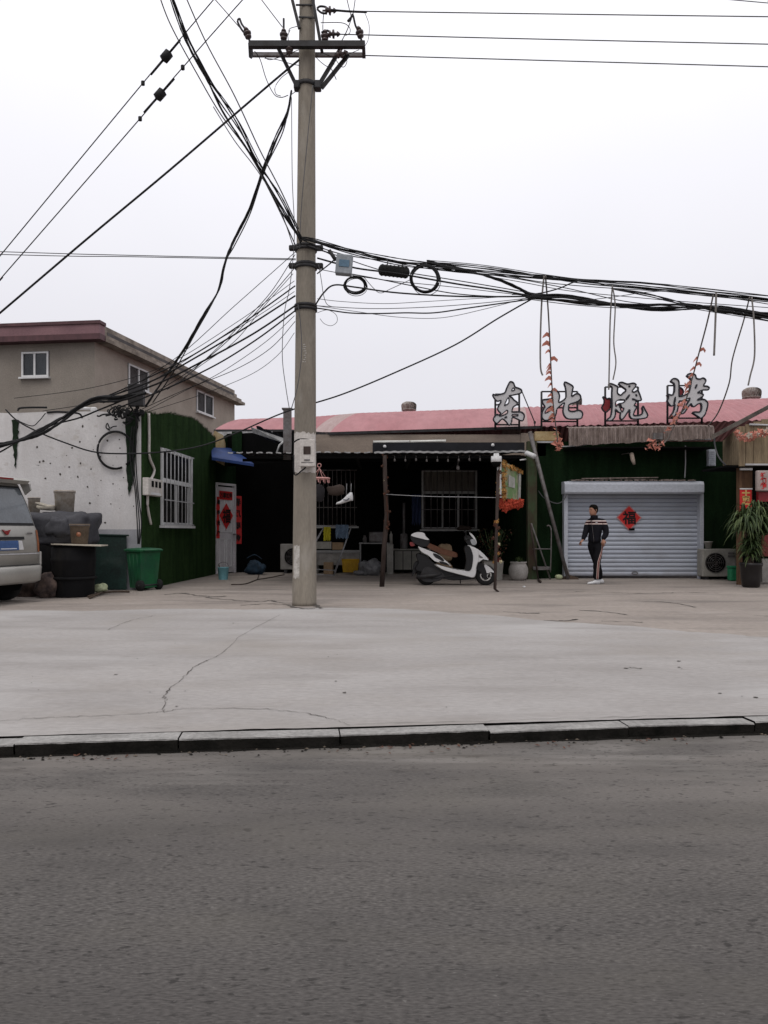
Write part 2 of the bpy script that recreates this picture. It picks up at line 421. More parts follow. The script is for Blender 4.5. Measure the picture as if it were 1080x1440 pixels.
M['pot_dark'] = mat('dark_glazed_pot', (.012,.01,.01), .4)
M['soil'] = mat('soil', (.04,.03,.02), 1)
M['wood'] = mat('weathered_planks', (.24,.185,.115), .9, (.15,.11,.07), 2.6, stretch=(5,1,.45), fine=.22, fscale=18, bump=.3)
M['wood_dark'] = mat('dark_timber', (.085,.06,.045), .9, (.045,.032,.024), 4, stretch=(1,1,.4))
M['wood_brown'] = mat('brown_plywood', (.12,.065,.035), .85, (.08,.042,.024), 4, stretch=(3,1,.4))
M['roof_edge'] = mat('felt_roof_edge', (.13,.115,.1), .95, (.06,.05,.045), 6, bump=.4)
M['lantern'] = mat('white_sign_face', (.36,.30,.285), .8, (.27,.22,.2), 5)
M['skin'] = mat('skin', (.36,.19,.13), .55, (.30,.15,.10), 12, fine=.05)
M['curtain'] = mat('faded_curtain', (.15,.135,.115), .9, (.08,.07,.06), 6, stretch=(4,1,.3))
M['yard_frame'] = mat('dim_window_frame', (.36,.36,.35), .6, (.28,.28,.27), 3)  # white frame darkened, yard shade put into its colour
M['hair'] = mat('black_hair', (.007,.006,.005), .9, spec=.05)
M['jacket'] = mat('black_jacket', (.008,.008,.011), .85, spec=.1)
bands(M['jacket'], 'Z', [(0,(.008,.008,.011)), (.640,(.5,.4,.37)), (.651,(.03,.009,.011)), (.669,(.5,.42,.4)), (.682,(.008,.008,.011))], .5)
M['trousers'] = mat('black_trousers', (.008,.008,.010), .85, spec=.1)
M['stripe_red'] = mat('dark_red_stripe', (.16,.03,.03), .8)
M['stripe_pale'] = mat('pale_stripe', (.5,.38,.34), .8)
M['shoe'] = mat('white_trainer', (.6,.6,.6), .6, (.5,.5,.51), 14)
M['yellow'] = mat('yellow_plastic', (.45,.27,.01), .6, (.34,.18,.008), 5)
M['yellow_cloth'] = mat('yellow_cloth', (.5,.45,.03), .9)
M['blue_cloth'] = mat('light_blue_cloth', (.14,.2,.27), .9, (.09,.13,.19), 9)
M['navy'] = mat('navy_cloth', (.012,.02,.05), .95)
M['dark_cloth'] = mat('dark_cloth', (.022,.02,.022), .95)
M['brown_cloth'] = mat('brown_cloth', (.045,.032,.026), .95)
M['pink'] = mat('pink_plastic', (.5,.26,.24), .6)
M['card'] = mat('cardboard', (.26,.18,.11), .9)
M['plastic_bag'] = mat('translucent_bag', (.16,.16,.165), .35, (.08,.08,.085), 9, bump=.6, bscale=20)
M['cabinet'] = mat('cream_cabinet', (.24,.23,.2), .7, (.17,.165,.145), 3)
M['table'] = mat('table_white', (.27,.27,.27), .6)
M['alu'] = mat('aluminium_tube', (.3,.3,.31), .4, metal=.4)
M['wood_post'] = mat('rusty_brown_post', (.05,.036,.031), .9, (.024,.015,.012), 8, stretch=(1,1,.3))
M['green_post'] = mat('peeling_green_post', (.035,.06,.025), .8, (.04,.02,.014), 4, stretch=(1,1,.5))
M['banner'] = mat('green_banner_print', (.14,.23,.09), .7, (.26,.27,.17), 3.2, contrast=(.45,.55))
M['banner_white'] = mat('white_banner_print', (.42,.4,.39), .8, (.25,.27,.22), 8)
M['garland_gold'] = mat('gold_garland', (.38,.22,.06), .8, (.25,.1,.03), 15)
M['garland_pale'] = mat('pale_flowers', (.45,.4,.25), .8)
M['board_and_shade_black'] = mat('black_board_and_canopy_shade', (.012,.013,.017), .8, (.006,.006,.008), 2)  # black front board; on the canopy sheet, underside shade put into the colour
M['sheet_edge'] = mat('pale_sheet_edge', (.38,.38,.38), .6, (.2,.2,.2), 5)
M['tube_white'] = mat('white_tube', (.66,.66,.62), .5)
M['rubbish'] = mat('mixed_rubbish', (.12,.085,.07), .95, (.04,.03,.03), 8, bump=.6)
M['pale_bag'] = mat('pale_green_bag', (.4,.44,.28), .7, (.3,.33,.2), 9)
M['ivy'] = mat('dark_turf_strip', (.012,.028,.012), 1, (.005,.01,.005), 6, bump=1, bscale=60)

# ================================================================== SETTING
kerbA, kerbB = V((0,4.28,0)), V((1,.108,0)).normalized()        # kerb front line through (0,4.28)
kn = V((-kerbB.y, kerbB.x, 0))
def K(s, t=0, z=0):                                             # point at s along the kerb, t behind its face
    p = kerbA + kerbB*s + kn*t; return V((p.x, p.y, z))

g = MB(); g.add([(-300,-200,-.16),(300,-200,-.16),(300,400,-.16),(-300,400,-.16)], [(0,1,2,3)])
tag(g.build('ground', M['earth']), kind='structure')
g = MB(); g.add([K(-60,-9,-.07), K(60,-9,-.07), K(60,.05,-.07), K(-60,.05,-.07)], [(0,1,2,3)])
tag(g.build('road', M['asphalt'], origin=(0,0,-.07)), kind='structure')
g = MB(); g.add([K(-60,-9,0), K(60,-9,0), K(60,-30,0), K(-60,-30,0)], [(0,1,2,3)])
g.add([K(-60,-9,0), K(60,-9,0), K(60,-9,-.15), K(-60,-9,-.15)], [(0,1,2,3)])
tag(g.build('opposite_pavement', M['concrete_old'], origin=(0,0,0)), kind='structure')

# kerb: one run of worn granite stones with open joints
g = MB(); rnd = random.Random(3)
s = -1.97-.86*9
joints = [-1.97, -1.12, -.245, .60, 1.42, 2.20]
ss = [joints[0]-.86*k for k in range(22, 0, -1)] + joints + [joints[-1]+.86*k for k in range(1, 22)]
for a, b in zip(ss[:-1], ss[1:]):
    z0 = -.004 + rnd.uniform(-.007,.006); z1 = -.004 + rnd.uniform(-.007,.006); f = rnd.uniform(-.008,.008); n = 14
    top0, top1, low = [], [], []
    for i in range(n+1):
        t = a + .004 + (b-a-.008)*i/n; zz = z0+(z1-z0)*i/n
        chip = .010*max(0, noise.noise(V((t*17, 3.3, 0)))-.1)+.006*max(0, noise.noise(V((t*4, 1.3, 0)))) + (.004 if i in (0, n) else 0)
        top1.append(K(t, .135, zz)); top0.append(K(t, f+chip, zz)); low.append((K(t, f+.002, zz-.007-.006*abs(noise.noise(V((t*23,9,0))))), K(t, f+.012+.01*noise.noise(V((t*7,1,1))), -.1)))
    vs = top1 + top0 + [l[0] for l in low] + [l[1] for l in low]; m = n+1
    g.add(vs, [(i, i+1, m+i+1, m+i) for i in range(n)], 0)
    g.add(vs, [(m+i, m+i+1, 2*m+i+1, 2*m+i) for i in range(n)], 0)
    g.add(vs, [(2*m+i, 2*m+i+1, 3*m+i+1, 3*m+i) for i in range(n)], 1)
g.add([K(-60,.03,-.012), K(60,.03,-.012), K(60,.22,-.012), K(-60,.22,-.012)], [(0,1,2,3)], 1)
tag(g.build('kerb', [M['kerb'], M['kerb_dirt']], origin=(0,0,0)), kind='structure')

# gutter dirt: crumbs and a ragged dark line along the kerb foot
g = MB()
for i in range(520):
    t = rnd.uniform(-6, 6); d = -abs(rnd.gauss(0, .05)); c = K(t, d, -.066); r = rnd.uniform(.002,.009)
    a = rnd.random()*pi
    g.add([c+V((math.cos(a+k*2*pi/5)*r*(1.8 if k % 2 else 1), math.sin(a+k*2*pi/5)*r, .0)) for k in range(5)] + [c+V((0,0,r*.7))], [(k, (k+1) % 5, 5) for k in range(5)], 0 if rnd.random() < .7 else 1)
for i in range(120):
    t = -10+20*i/120; w0 = .02+.035*abs(noise.noise(V((t*3,0,0)))); w1 = .02+.035*abs(noise.noise(V(((t+.167)*3,0,0))))
    g.add([K(t,.02,-.0665), K(t+.167,.02,-.0665), K(t+.167,-w1,-.0665), K(t,-w0,-.0665)], [(0,1,2,3)], 0)
tag(g.build('gutter_grit', [M['kerb_dirt'], M['earth']]), 'dark grit and crumbs gathered along the foot of the kerb', 'dirt', kind='stuff')

def crack(mb, pts, w, mi, z, seed=0, branch=0):
    r = random.Random(seed); P = catmull([G(*p, z) for p in pts], 9); out = []
    for i, p in enumerate(P):
        q = p + V((r.gauss(0, .006), r.gauss(0, .012)*(p.y/6), 0)); ww = w*(.35+abs(noise.noise(q*4))*2.2)*(p.y/5)
        out.append((q, ww))
    for (p, a), (q, b) in zip(out[:-1], out[1:]):
        d = (q-p); 
        if d.length < 1e-6: continue
        d.normalize(); s_ = V((-d.y, d.x, 0))
        mb.add([p-s_*a/2, p+s_*a/2, q+s_*b/2, q-s_*b/2], [(0,1,2,3)], mi)

rp = random.Random(31)
g = MB()
for i in range(70):
    cx_ = rp.choice((-1.55,-.05,.25,1.5,-2.2,.9))+rp.gauss(0,.13); c = K(cx_, -.09+rp.gauss(0,.035), -.064); r = rp.uniform(.006,.018); a = rp.random()*6
    e1_, e2_ = V((math.cos(a),math.sin(a),0))*r, V((-math.sin(a),math.cos(a),0))*r*.5
    g.add([c-e1_, c-e2_+V((0,0,.004)), c+e1_+V((0,0,.006)), c+e2_+V((0,0,.002))], [(0,1,2,3)], 0)
tag(g.build('leaf_litter', M['leaf_dry']), 'small dry leaves and crumbs scattered on the road below the kerb', 'litter', kind='stuff')

# forecourt: old brownish slab, with a front step down behind the kerb
g = MB(); yb = 40
g.add([K(-60,.20,0), K(60,.20,0), (60,yb,0), (-60,yb,0)], [(0,1,2,3)], 0)
g.add([K(-60,.20,0), K(60,.20,0), K(60,.20,-.15), K(-60,.20,-.15)], [(0,1,2,3)], 0)
for k, (pts, w) in enumerate([
    ([(232,836),(255,834),(275,837),(300,839),(318,838)], .022), ([(290,840),(330,844),(365,846),(380,844),(392,847),(412,848)], .02),
    ([(338,851),(370,849),(410,850)], .014), ([(705,829),(760,832),(830,832),(900,834),(960,833),(1010,834)], .013),
    ([(708,860),(735,862),(758,862)], .016), ([(765,872),(790,873),(812,871)], .035), ([(845,873),(880,874),(905,875)], .012), ([(815,858),(850,860),(880,864)], .014), ([(895,845),(925,846),(955,849),(978,854)], .014),
    ([(20,848),(60,845),(110,842)], .012), ([(1060,865),(1100,868)], .015), ([(440,848),(447,853),(452,856)], .03), ([(405,851),(425,856),(446,855)], .03)]):
    crack(g, pts, w, 1, .0045, k)
tag(g.build('forecourt', [M['concrete_old'], M['crack']], origin=(0,0,0)), kind='structure')
# newer pale concrete laid over the front of the forecourt
g = MB()
edge = [(-260,862),(0,858),(120,859),(240,856),(330,857),(440,855),(520,855),(600,859),(680,864),(760,872),(840,878),(900,881),(960,887),(1040,893),(1100,897),(1500,905)]
back = catmull([G(*p, .004) for p in edge], 12)
back = [a.lerp(b, k/4) for a, b in zip(back[:-1], back[1:]) for k in range(4)]
back = [V((p.x, p.y + .10*noise.noise(V((p.x*1.4, 0, 0))) + .05*noise.noise(V((p.x*6, 2, 0))), .004)) for p in back]
front = [V((p.x, (kerbA + kerbB*(p.x/kerbB.x) + kn*(.137+.012*abs(noise.noise(V((p.x*6,7,0))))+.02*max(0,noise.noise(V((p.x*2.1,3,0)))))).y, .004)) for p in back]
for i in range(len(back)-1): g.add([front[i], front[i+1], back[i+1], back[i]], [(0,1,2,3)], 0)
for k, (pts, w) in enumerate([
    ([(-40,1014),(0,1013),(60,1009),(120,1007),(200,1003),(232,1000),(262,996),(300,996),(360,996),(420,1001),(460,1009),(492,1019)], .006),
    ([(229,1000),(233,985),(231,978),(243,965),(262,948),(274,937),(292,928)], .0065),
    ([(292,928),(312,918),(345,890),(395,864)], .0028), ([(150,886),(185,872),(215,866)], .004),
    ([(492,1019),(560,1016),(690,1014)], .004), ([(690,1014),(860,1008),(1080,1001)], .005), ([(884,938),(900,940)], .009), ([(60,1030),(180,1024),(260,1022)], .003)]):
    crack(g, pts, w, 1, .0085, k+40)
for i in range(30):
    p = G(rnd.uniform(0,1080), rnd.uniform(870,1005), .0085); r = rnd.choice((.004,.005,.006,.009,.016))
    g.add([p+V((math.cos(a)*r*rnd.uniform(.6,1.6), math.sin(a)*r*rnd.uniform(.6,1.6), 0)) for a in (0,1.2,2.4,3.7,5)], [(0,1,2,3,4)], 1)
tag(g.build('new_concrete_paving', [M['concrete_new'], M['crack']], origin=(0,0,0)), kind='structure')

# ================================================================== GREY TWO-STOREY BUILDING
bx = thing('apartment_building', 'grey-brown rendered two-storey building with maroon roof edging behind the white wall', 'building', (-8.29,22,0))
A = V((-8.29,22,0)); B = V((-6.38,32.8,0)); Lf = V((-18.5,23.3,0)); Hh = 6.62
n_side = (B-A).normalized(); 
g = MB(); g.add([A, Lf, Lf+V((0,0,Hh)), A+V((0,0,Hh))], [(0,1,2,3)], 0)
g.add([A, B, B+V((0,0,Hh)), A+V((0,0,Hh))], [(0,1,2,3)], 1)
bk = V((-9,0,0)); g.add([B, B+bk, B+bk+V((0,0,Hh)), B+V((0,0,Hh))], [(0,1,2,3)], 1)
g.build('wall', [M['render_front'], M['render_side']], bx)
def wallframe(P0, P1):
    d = (P1-P0); d.z = 0; d.normalize(); nrm = V((d.y, -d.x, 0))
    if nrm.dot(-P0) < 0: nrm = -nrm
    return d, nrm
def strip(mb, P0, P1, z0, z1, out, mi=0, thick=None, inn=-.02, e0=0, e1=0):
    """a band standing OUT from wall P0-P1 between heights z0 and z1 (box)"""
    d, nr = wallframe(P0, P1); a = P0 - d*e0; b = P1 + d*e1
    pts = []
    for z in (z0, z1):
        pts += [a+nr*inn+V((0,0,z)), b+nr*inn+V((0,0,z)), b+nr*out+V((0,0,z)), a+nr*out+V((0,0,z))]
    mb.add(pts, [(0,1,2,3),(4,5,6,7),(0,1,5,4),(1,2,6,5),(2,3,7,6),(3,0,4,7)], mi)
g = MB()
strip(g, A, Lf, Hh-.06, Hh+.10, .34, 0, e0=.34); strip(g, A, Lf, Hh+.10, Hh+.38, .30, 1, e0=.30); strip(g, A, Lf, Hh+.38, Hh+.47, .34, 0, e0=.34)
g.build('roof_fascia', [M['maroon'], M['pale_maroon']], bx)
g = MB()
strip(g, A, B, Hh-.06, Hh+.05, .36, 0, e0=.0, e1=.3); strip(g, A, B, Hh+.05, Hh+.2, .2, 0, e1=.3)
strip(g, A, B, Hh+.2, Hh+.34, .12, 1, e0=-.5, e1=-.4); strip(g, A, B, Hh+.34, Hh+.50, .08, 0, e1=-.2)
strip(g, A, B, Hh+.2, Hh+.36, .10, 0, e0=0, e1=0)
g.build('parapet', [M['parapet'], M['parapet_dark']], bx)
g = MB(); g.add([A+V((0,0,Hh+.1)), B+V((0,0,Hh+.1)), B+bk+V((0,0,Hh+.1)), Lf+V((0,0,Hh+.1))], [(0,1,2,3)]); g.build('roof', M['parapet_dark'], bx)
def slide_window(parent, P0, P1, a, b, z0, z1, glass, frame, split=(.5,), sill=True, fw=.05, depth=.1, bars=0, barm=None, transom=None, open_=None):
    """window from distance a to b along wall P0-P1"""
    d, nr = wallframe(P0, P1); rot = Matrix((d, nr, V((0,0,1)))).transposed()
    c = lambda s_, z, o: P0 + d*s_ + nr*o + V((0,0,z))
    g = MB(); w = b-a
    for z in (z0+fw/2, z1-fw/2): g.box(c((a+b)/2, z, .01), (w, .07, fw), rot)
    for s_ in (a+fw/2, b-fw/2): g.box(c(s_, (z0+z1)/2, .01), (fw, .07, z1-z0-2*fw-.002), rot)
    zt = z1
    if transom: g.box(c((a+b)/2, transom, .008), (w-2*fw-.002, .062, fw*1.5), rot); zt = transom
    for k in split:
        g.box(c(a+w*k, (z0+zt)/2, .006), (fw*1.1, .058, zt-z0-2*fw-.002), rot)
    if sill: g.box(c((a+b)/2, z0-.03, .04), (w+.1, .14, .05), rot)
    fr = g.build('window', frame, parent)
    g = MB(); g.box(c((a+b)/2, (z0+z1)/2, -.005), (w-.02, .012, z1-z0-.02), rot); g.build('pane', glass, fr)
    g = MB(); g.box(c((a+b)/2, (z0+z1)/2, -.0005), (w+.04, .003, z1-z0+.04), rot); g.build('reveal', M['parapet_dark'], fr)
    if bars:
        g = MB()
        for k in range(bars):
            s_ = a + w*(k+.5)/bars; g.cyl(c(s_, z0+.01, .09), c(s_, z1-.01, .09), .011, n=6)
        for z in (z0+.02, z1-.02, z0+(z1-z0)*.33): g.box(c((a+b)/2, z, .09), (w, .015, .02), rot)
        g.build('security_bar_grille', barm, fr)
    return fr
# front window px 33-73, y 497-532 ; D ~22.3
slide_window(bx, A, Lf, (-8.29-X(73,22.4)), (-8.29-X(33,22.4)), Z(532,22.4), Z(497,22.4), M['glass'], M['white_frame'], (.52,))
def along(P0, P1, px):
    k = (px-CX)/F; d, _ = wallframe(P0, P1); return (k*P0.y-P0.x)/(d.x-k*d.y)
def depth_at(P0, P1, s): return (P0+wallframe(P0, P1)[0]*s).y
for a, b, y0, y1 in ((180,208,544,511),(276,299,580,548)):
    s0, s1 = along(A, B, a), along(A, B, b); D = depth_at(A, B, s0)
    slide_window(bx, A, B, s0, s1, Z(y0,D)+.05, Z(y1,D), M['glass'], M['white_frame'], (.5,))

# ================================================================== WHITE / GREEN HOUSE
hs = thing('corner_house', 'single-storey house with bullet-marked white front wall and green turf-covered side wall', 'building', (-4.71,14.9,0))
C0 = V((-4.71,14.9,0)); C1 = V((-4.50,20.3,0)); C2 = V((-4.10,21.25,0)); CL = V((-16,15.3,0))
g = MB(); n = 60; tops = []
for i in range(n+1):
    t = i/n; p = C0.lerp(CL, t); h = 3.46 - .05*t + .03*noise.noise(V((p.x*2,0,0))) + .02*noise.noise(V((p.x*9,0,4)))
    tops.append((p, h))
for (p, h), (q, k) in zip(tops[:-1], tops[1:]):
    g.add([p+V((0,0,1.17)), q+V((0,0,1.17)), q+V((0,0,k)), p+V((0,0,h))], [(0,1,2,3)], 0)
    g.add([p+V((0,0,h)), q+V((0,0,k)), q+V((0,.25,k+.01)), p+V((0,.25,h+.01))], [(0,1,2,3)], 0)
g.add([C0, CL, CL+V((0,0,1.17)), C0+V((0,0,1.17))], [(0,1,2,3)], 1)
# pock marks: small rough plugs left in the plaster
pk = [(118,600),(136,614),(114,622),(153,620),(53,629),(95,641),(72,652),(143,643),(115,652),(130,660),(99,657),(111,671),(144,676),(161,681),(171,631),(65,673),(128,708),(158,709),(189,662),(190,712),(170,619),(133,633),(161,655),(86,667),(57,650),(62,649),(176,672),(125,685),(103,630),(140,697),(150,735)]
for i in range(14): pk.append((rnd.uniform(5,190), rnd.uniform(590,735)))
for i in range(24): pk.append((rnd.choice((60,100,170,188))+rnd.gauss(0,6), rnd.choice((600,650,690))+rnd.gauss(0,14)))
for i, (px, py) in enumerate(pk):
    p = W(px, py, 15.0); s_ = (p.x-C0.x)/(CL.x-C0.x); p.y = C0.y+(CL.y-C0.y)*s_-.004
    r = rnd.uniform(.009,.026) if i < 31 else rnd.uniform(.003,.009); nn = 7
    g.add([p+V((math.cos(2*pi*k/nn)*r*rnd.uniform(.6,1.3), 0, math.sin(2*pi*k/nn)*r*rnd.uniform(.6,1.3))) for k in range(nn)], [tuple(range(nn))], 2)
g.build('front_wall', [M['plaster'], M['grey_paint'], M['crack']], hs, )
g = MB(); prof = [(0,3.42),(.25,3.47),(.8,3.5),(1.6,3.66),(2.4,3.72),(3.2,3.8),(3.8,3.78),(4.3,3.72),(4.8,3.66),(5.4,3.58)]
dd = (C1-C0).normalized()
for i in range(54):
    s0, s1 = 5.4*i/54, 5.4*(i+1)/54
    def hz(s_):
        for (a, ha), (b, hb) in zip(prof[:-1], prof[1:]):
            if a <= s_ <= b+1e-6: return ha+(hb-ha)*(s_-a)/(b-a) + .025*noise.noise(V((s_*6,0,0)))
        return prof[-1][1]
    p, q = C0+dd*s0, C0+dd*s1
    g.add([p+V((.05,0,0)), q+V((.05,0,0)), q+V((.05,0,hz(s1))), p+V((.05,0,hz(s0)))], [(0,1,2,3)], 0)
    g.add([p+V((.05,0,hz(s0))), q+V((.05,0,hz(s1))), q+V((-.25,0,hz(s1)-.02)), p+V((-.25,0,hz(s0)-.02))], [(0,1,2,3)], 0)
g.add([C0+V((.05,0,0)), C0+V((.05,0,3.42)), C0+V((0,-.002,3.42)), C0+V((0,-.002,0))], [(0,1,2,3)], 0)
rt = random.Random(77)
for i in range(11000):                                   # pile of the artificial turf, denser along the seams
    s_ = rt.random()*5.4; z_ = rt.random()*hz(s_); p = C0+dd*s_+V((.05,0,z_)); l = rt.uniform(.015,.04)
    a_ = V((rt.uniform(.4,1), 0, rt.uniform(-1,.5))).normalized()*l; w_ = dd*rt.uniform(.004,.010)
    g.add([p-w_, p+w_, p+a_+dd*rt.uniform(-.02,.02)], [(0,1,2)], 1 if rt.random() < .5 else 0)
for i in range(700):
    s_ = rt.random()*5.4; p = C0+dd*s_+V((.05,0,hz(s_))); l = rt.uniform(.03,.07)
    g.add([p-dd*.01, p+dd*.01, p+V((rt.uniform(-.02,.05), rt.uniform(-.03,.03), l))], [(0,1,2)], 0)
for s_ in (.98, 2.02, 3.0, 4.05):
    for k in range(24):
        z0_, z1_ = hz(s_)*k/24, hz(s_)*(k+1)/24; j0, j1 = .012*noise.noise(V((z0_*3,s_,0))), .012*noise.noise(V((z1_*3,s_,0)))
        g.add([C0+dd*(s_+j0-.008)+V((.053,0,z0_)), C0+dd*(s_+j0+.008)+V((.053,0,z0_)), C0+dd*(s_+j1+.008)+V((.053,0,z1_)), C0+dd*(s_+j1-.008)+V((.053,0,z1_))], [(0,1,2,3)], 2)
g.build('side_wall', [M['turf'], M['turf_pale'], M['turf_dark']], hs)
g = MB(); zt = 3.28
g.add([C0+V((-.2,.2,zt)), C1+V((-.2,0,zt)), C2+V((-.2,.5,zt)), (-16,21.7,zt), CL+V((0,.2,zt))], [(0,1,2,3,4)]); g.build('roof', M['parapet_dark'], hs)
# door wall (bent face right of the turf wall)
e1, n1 = wallframe(C1, C2)
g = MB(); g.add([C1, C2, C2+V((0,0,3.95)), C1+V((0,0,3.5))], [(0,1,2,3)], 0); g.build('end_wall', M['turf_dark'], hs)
g = MB(); dcx = lambda s_, z, o: C1+e1*s_+n1*o+V((0,0,z))
g.add([dcx(-.05,3.0,.03), dcx(.45,2.9,.03), dcx(.5,3.5,.03), dcx(.38,3.72,.03), dcx(.0,3.8,.03), dcx(-.12,3.6,.03)], [(0,1,2,3,4,5)]); g.build('plaster_patch', M['yellow_plaster'], hs)
# window in the turf wall
s0, s1 = along(C0, C1, 222), along(C0, C1, 264)
wnd = slide_window(hs, C0+V((.055,0,0)), C1+V((.055,0,0)), s0, s1, 1.26, 2.86, M['glass_dark'], M['white_frame'], (.47,.9), fw=.06, bars=8, barm=M['grey_bar'], transom=2.2)
# door
rotd = Matrix((e1, n1, V((0,0,1)))).transposed()
g = MB(); g.box(dcx(.46,1.18,.03), (.80,.05,2.3), rotd); dr = g.build('door', M['door_white'], hs)
g = MB()
for s_, z, w, h in ((.30,.55,.22,.75),(.62,.55,.22,.75),(.30,1.62,.22,1.0),(.62,1.62,.22,1.0)):
    for a in (-1,1):
        g.box(dcx(s_+a*w/2, z, .062), (.018,.014,h), rotd); g.box(dcx(s_, z+a*h/2, .064), (w,.014,.018), rotd)
g.build('moulding', M['white_frame'], dr)
g = MB()
for s_ in (.035,.885): g.box(dcx(s_,1.19,.04), (.06,.1,2.36), rotd)
g.box(dcx(.46,2.40,.04), (.9,.1,.06), rotd); g.build('door_frame', M['door_white'], dr)
g = MB(); g.cyl(dcx(.82,1.05,.06), dcx(.82,1.05,.12), .02, n=8); g.box(dcx(.77,1.05,.125), (.12,.02,.02), rotd); g.build('handle', M['steel_grey'], dr)
# blue awning over the door
g = MB(); a0, a1 = W(297,629,20.1), W(326,630,20.9); f0, f1 = W(298,643,19.5), W(357,652,19.4)
g.add([a0,a1,f1,f0, a0-V((0,0,.03)),a1-V((0,0,.03)),f1-V((0,0,.07)),f0-V((0,0,.07))], [(0,1,2,3),(7,6,5,4),(3,2,6,7),(1,2,6,5),(0,3,7,4)])
single(g, 'door_awning', M['blue_awning'], 'small blue sheet awning over the white door', 'awning')
# red couplets
def banner_sheet(name, label, pts_fn, w, h, chars, csize, mats, cat='poster', wav=.012, group=None):
    g = MB(); n = 14
    for i in range(n):
        z0, z1 = h/2-h*i/n, h/2-h*(i+1)/n
        f0, f1 = wav*math.sin(i*1.3), wav*math.sin((i+1)*1.3)
        g.add([pts_fn(-w/2,z0,f0+.004), pts_fn(w/2,z0,-f0+.004), pts_fn(w/2,z1,-f1+.004), pts_fn(-w/2,z1,f1+.004)], [(0,1,2,3)], 0, True)
    for i, ch in enumerate(chars):
        z = h/2 - h*(i+.5)/len(chars)
        text_mesh(g, ch, csize, lambda u, v: pts_fn(u, z+v, wav+.008), 1, bold=.006)
    return single(g, name, mats, label, cat, group)
banner_sheet('paper_couplet', 'long red paper couplet hanging on the dark wall right of the white door', lambda u, z, o: dcx(1.0,0,.12)+V((-.05+u*.97, u*.25-o, 1.45+z)), .25, 1.32, '春风得意', .22, [M['red_paper'], M['ink']])
banner_sheet('paper_couplet', 'narrow torn red paper couplet on the left jamb of the white door', lambda u, z, o: dcx(.05+u, 1.50+z, .095+o), .13, 1.1, '福寿安康', .13, [M['red_paper'], M['ink']])
g = MB(); g.add([dcx(.14,2.22,.075), dcx(.76,2.21,.075), dcx(.75,1.98,.075), dcx(.15,1.99,.075)], [(0,1,2,3)], 0)
text_mesh(g, '万事如意', .16, lambda u, v: dcx(.45+u, 2.10+v, .079), 1, .006, aspect=.9)
single(g, 'paper_header', [M['red_paper'], M['ink']], 'short horizontal red paper at the top of the white door', 'poster')
g = MB(); g.add([dcx(.46,1.90,.08), dcx(.78,1.56,.08), dcx(.46,1.18,.08), dcx(.14,1.56,.08)], [(0,1,2,3)], 0)
text_mesh(g, '福', .4, lambda u, v: dcx(.46+u, 1.55+v, .084), 1, .012)
single(g, 'paper_diamond', [M['red_paper'], M['ink']], 'tall red paper diamond with black character on the white door', 'poster')

# things on that house ---------------------------------------------------
g = MB(); d0, nn0 = wallframe(C0, C1); r0 = Matrix((d0, nn0, V((0,0,1)))).transposed(); q = lambda s_, z, o: C0+V((.055,0,0))+d0*s_+nn0*o+V((0,0,z))
mt = thing('meter_box', 'cream three-window electric meter box beside the barred window on the turf wall', 'meter box', q(.55,1.9,.1))
sm0, sm1 = along(C0, C1, 196), along(C0, C1, 217)
g.rbox(q((sm0+sm1)/2, 2.0, .06), (sm1-sm0, .12, .34), .02, r0); g.build('casing', M['meter'], mt)
for k in range(3):
    g = MB(); g.box(q(sm0+(sm1-sm0)*(.28+.25*k), 2.06, .1235), ((sm1-sm0)*.14, .008, .12), r0); g.build('meter_window', M['black'], mt)
g = MB(); g.box(q((sm0+sm1)/2, 1.87, .124), ((sm1-sm0)*.7, .012, .05), r0); g.build('label_plate', M['white_frame'], mt)
g = MB(); g.tube(catmull([q(.18,3.45,.03), q(.2,3.0,.03), q(.22,2.6,.03), q(.5,2.35,.03), q(.2,2.1,.04), q(.1,1.9,.04), q(.12,1.6,.03), q(.3,1.27,.03)], 5), .028, 8)
single(g, 'conduit_pipe', M['meter'], 'kinked pale conduit pipe running down the turf wall past the meter box', 'pipe')
# turf scraps hanging on the white wall
def ragged(name, label, pts, y, m, seed):
    g = MB(); r = random.Random(seed); P = []
    n = len(pts)
    for i in range(n):
        a, b = V((*pts[i],0)), V((*pts[(i+1) % n],0))
        for k in range(5): 
            p = a.lerp(b, k/5); P.append((p.x+r.uniform(-1.2,1.2), p.y+r.uniform(-1.2,1.2)))
    g.prism(P, lambda u, v, d: W(u, v, d), y, y-.05)
    return single(g, name, m, label, 'turf scrap')
ragged('turf_strip', 'short ragged strip of dark turf hanging near the left end of the white wall', [(17,590),(26,591),(26,612),(24,645),(21,658),(19,640),(18,618)], 15.02, M['ivy'], 1)
ragged('turf_strip', 'long tapering strip of dark turf hanging down at the white wall corner', [(176,580),(194,578),(193,615),(190,650),(186,680),(181,696),(178,670),(177,630)], 14.93, M['ivy'], 2)
g = MB(); P_ = [(126,0),(178,0)]
g.add([W(58,752,14.90), W(178,752,14.87), W(178,829,14.80), W(58,829,14.83)], [(0,1,2,3)]); g.tube([W(58,752,14.88), W(100,751,14.88), W(181,753,14.85)], .018, 6)
single(g, 'painted_panel', M['dark_green_paint'], 'dark green painted sheet leaning low against the white wall', 'panel')
g = MB(); g.torus(W(162,633,14.87), .36, .022, n=40, sx=.95, arc=(-.9, 5.1)); g.torus(W(163,633,14.84), .35, .014, n=40, arc=(-.6,4.9))
single(g, 'cable_coil', M['cable'], 'large black cable loop hanging on the white wall by its corner', 'cable')
g = MB()
for i in range(16):
    c = W(rnd.uniform(162,196), rnd.uniform(574,604), 14.75); P = [c]
    for k in range(6): P.append(P[-1]+V((rnd.uniform(-.12,.12), rnd.uniform(-.04,.04), rnd.uniform(-.1,.1))))
    g.tube(catmull(P,4), rnd.uniform(.008,.018), 5)
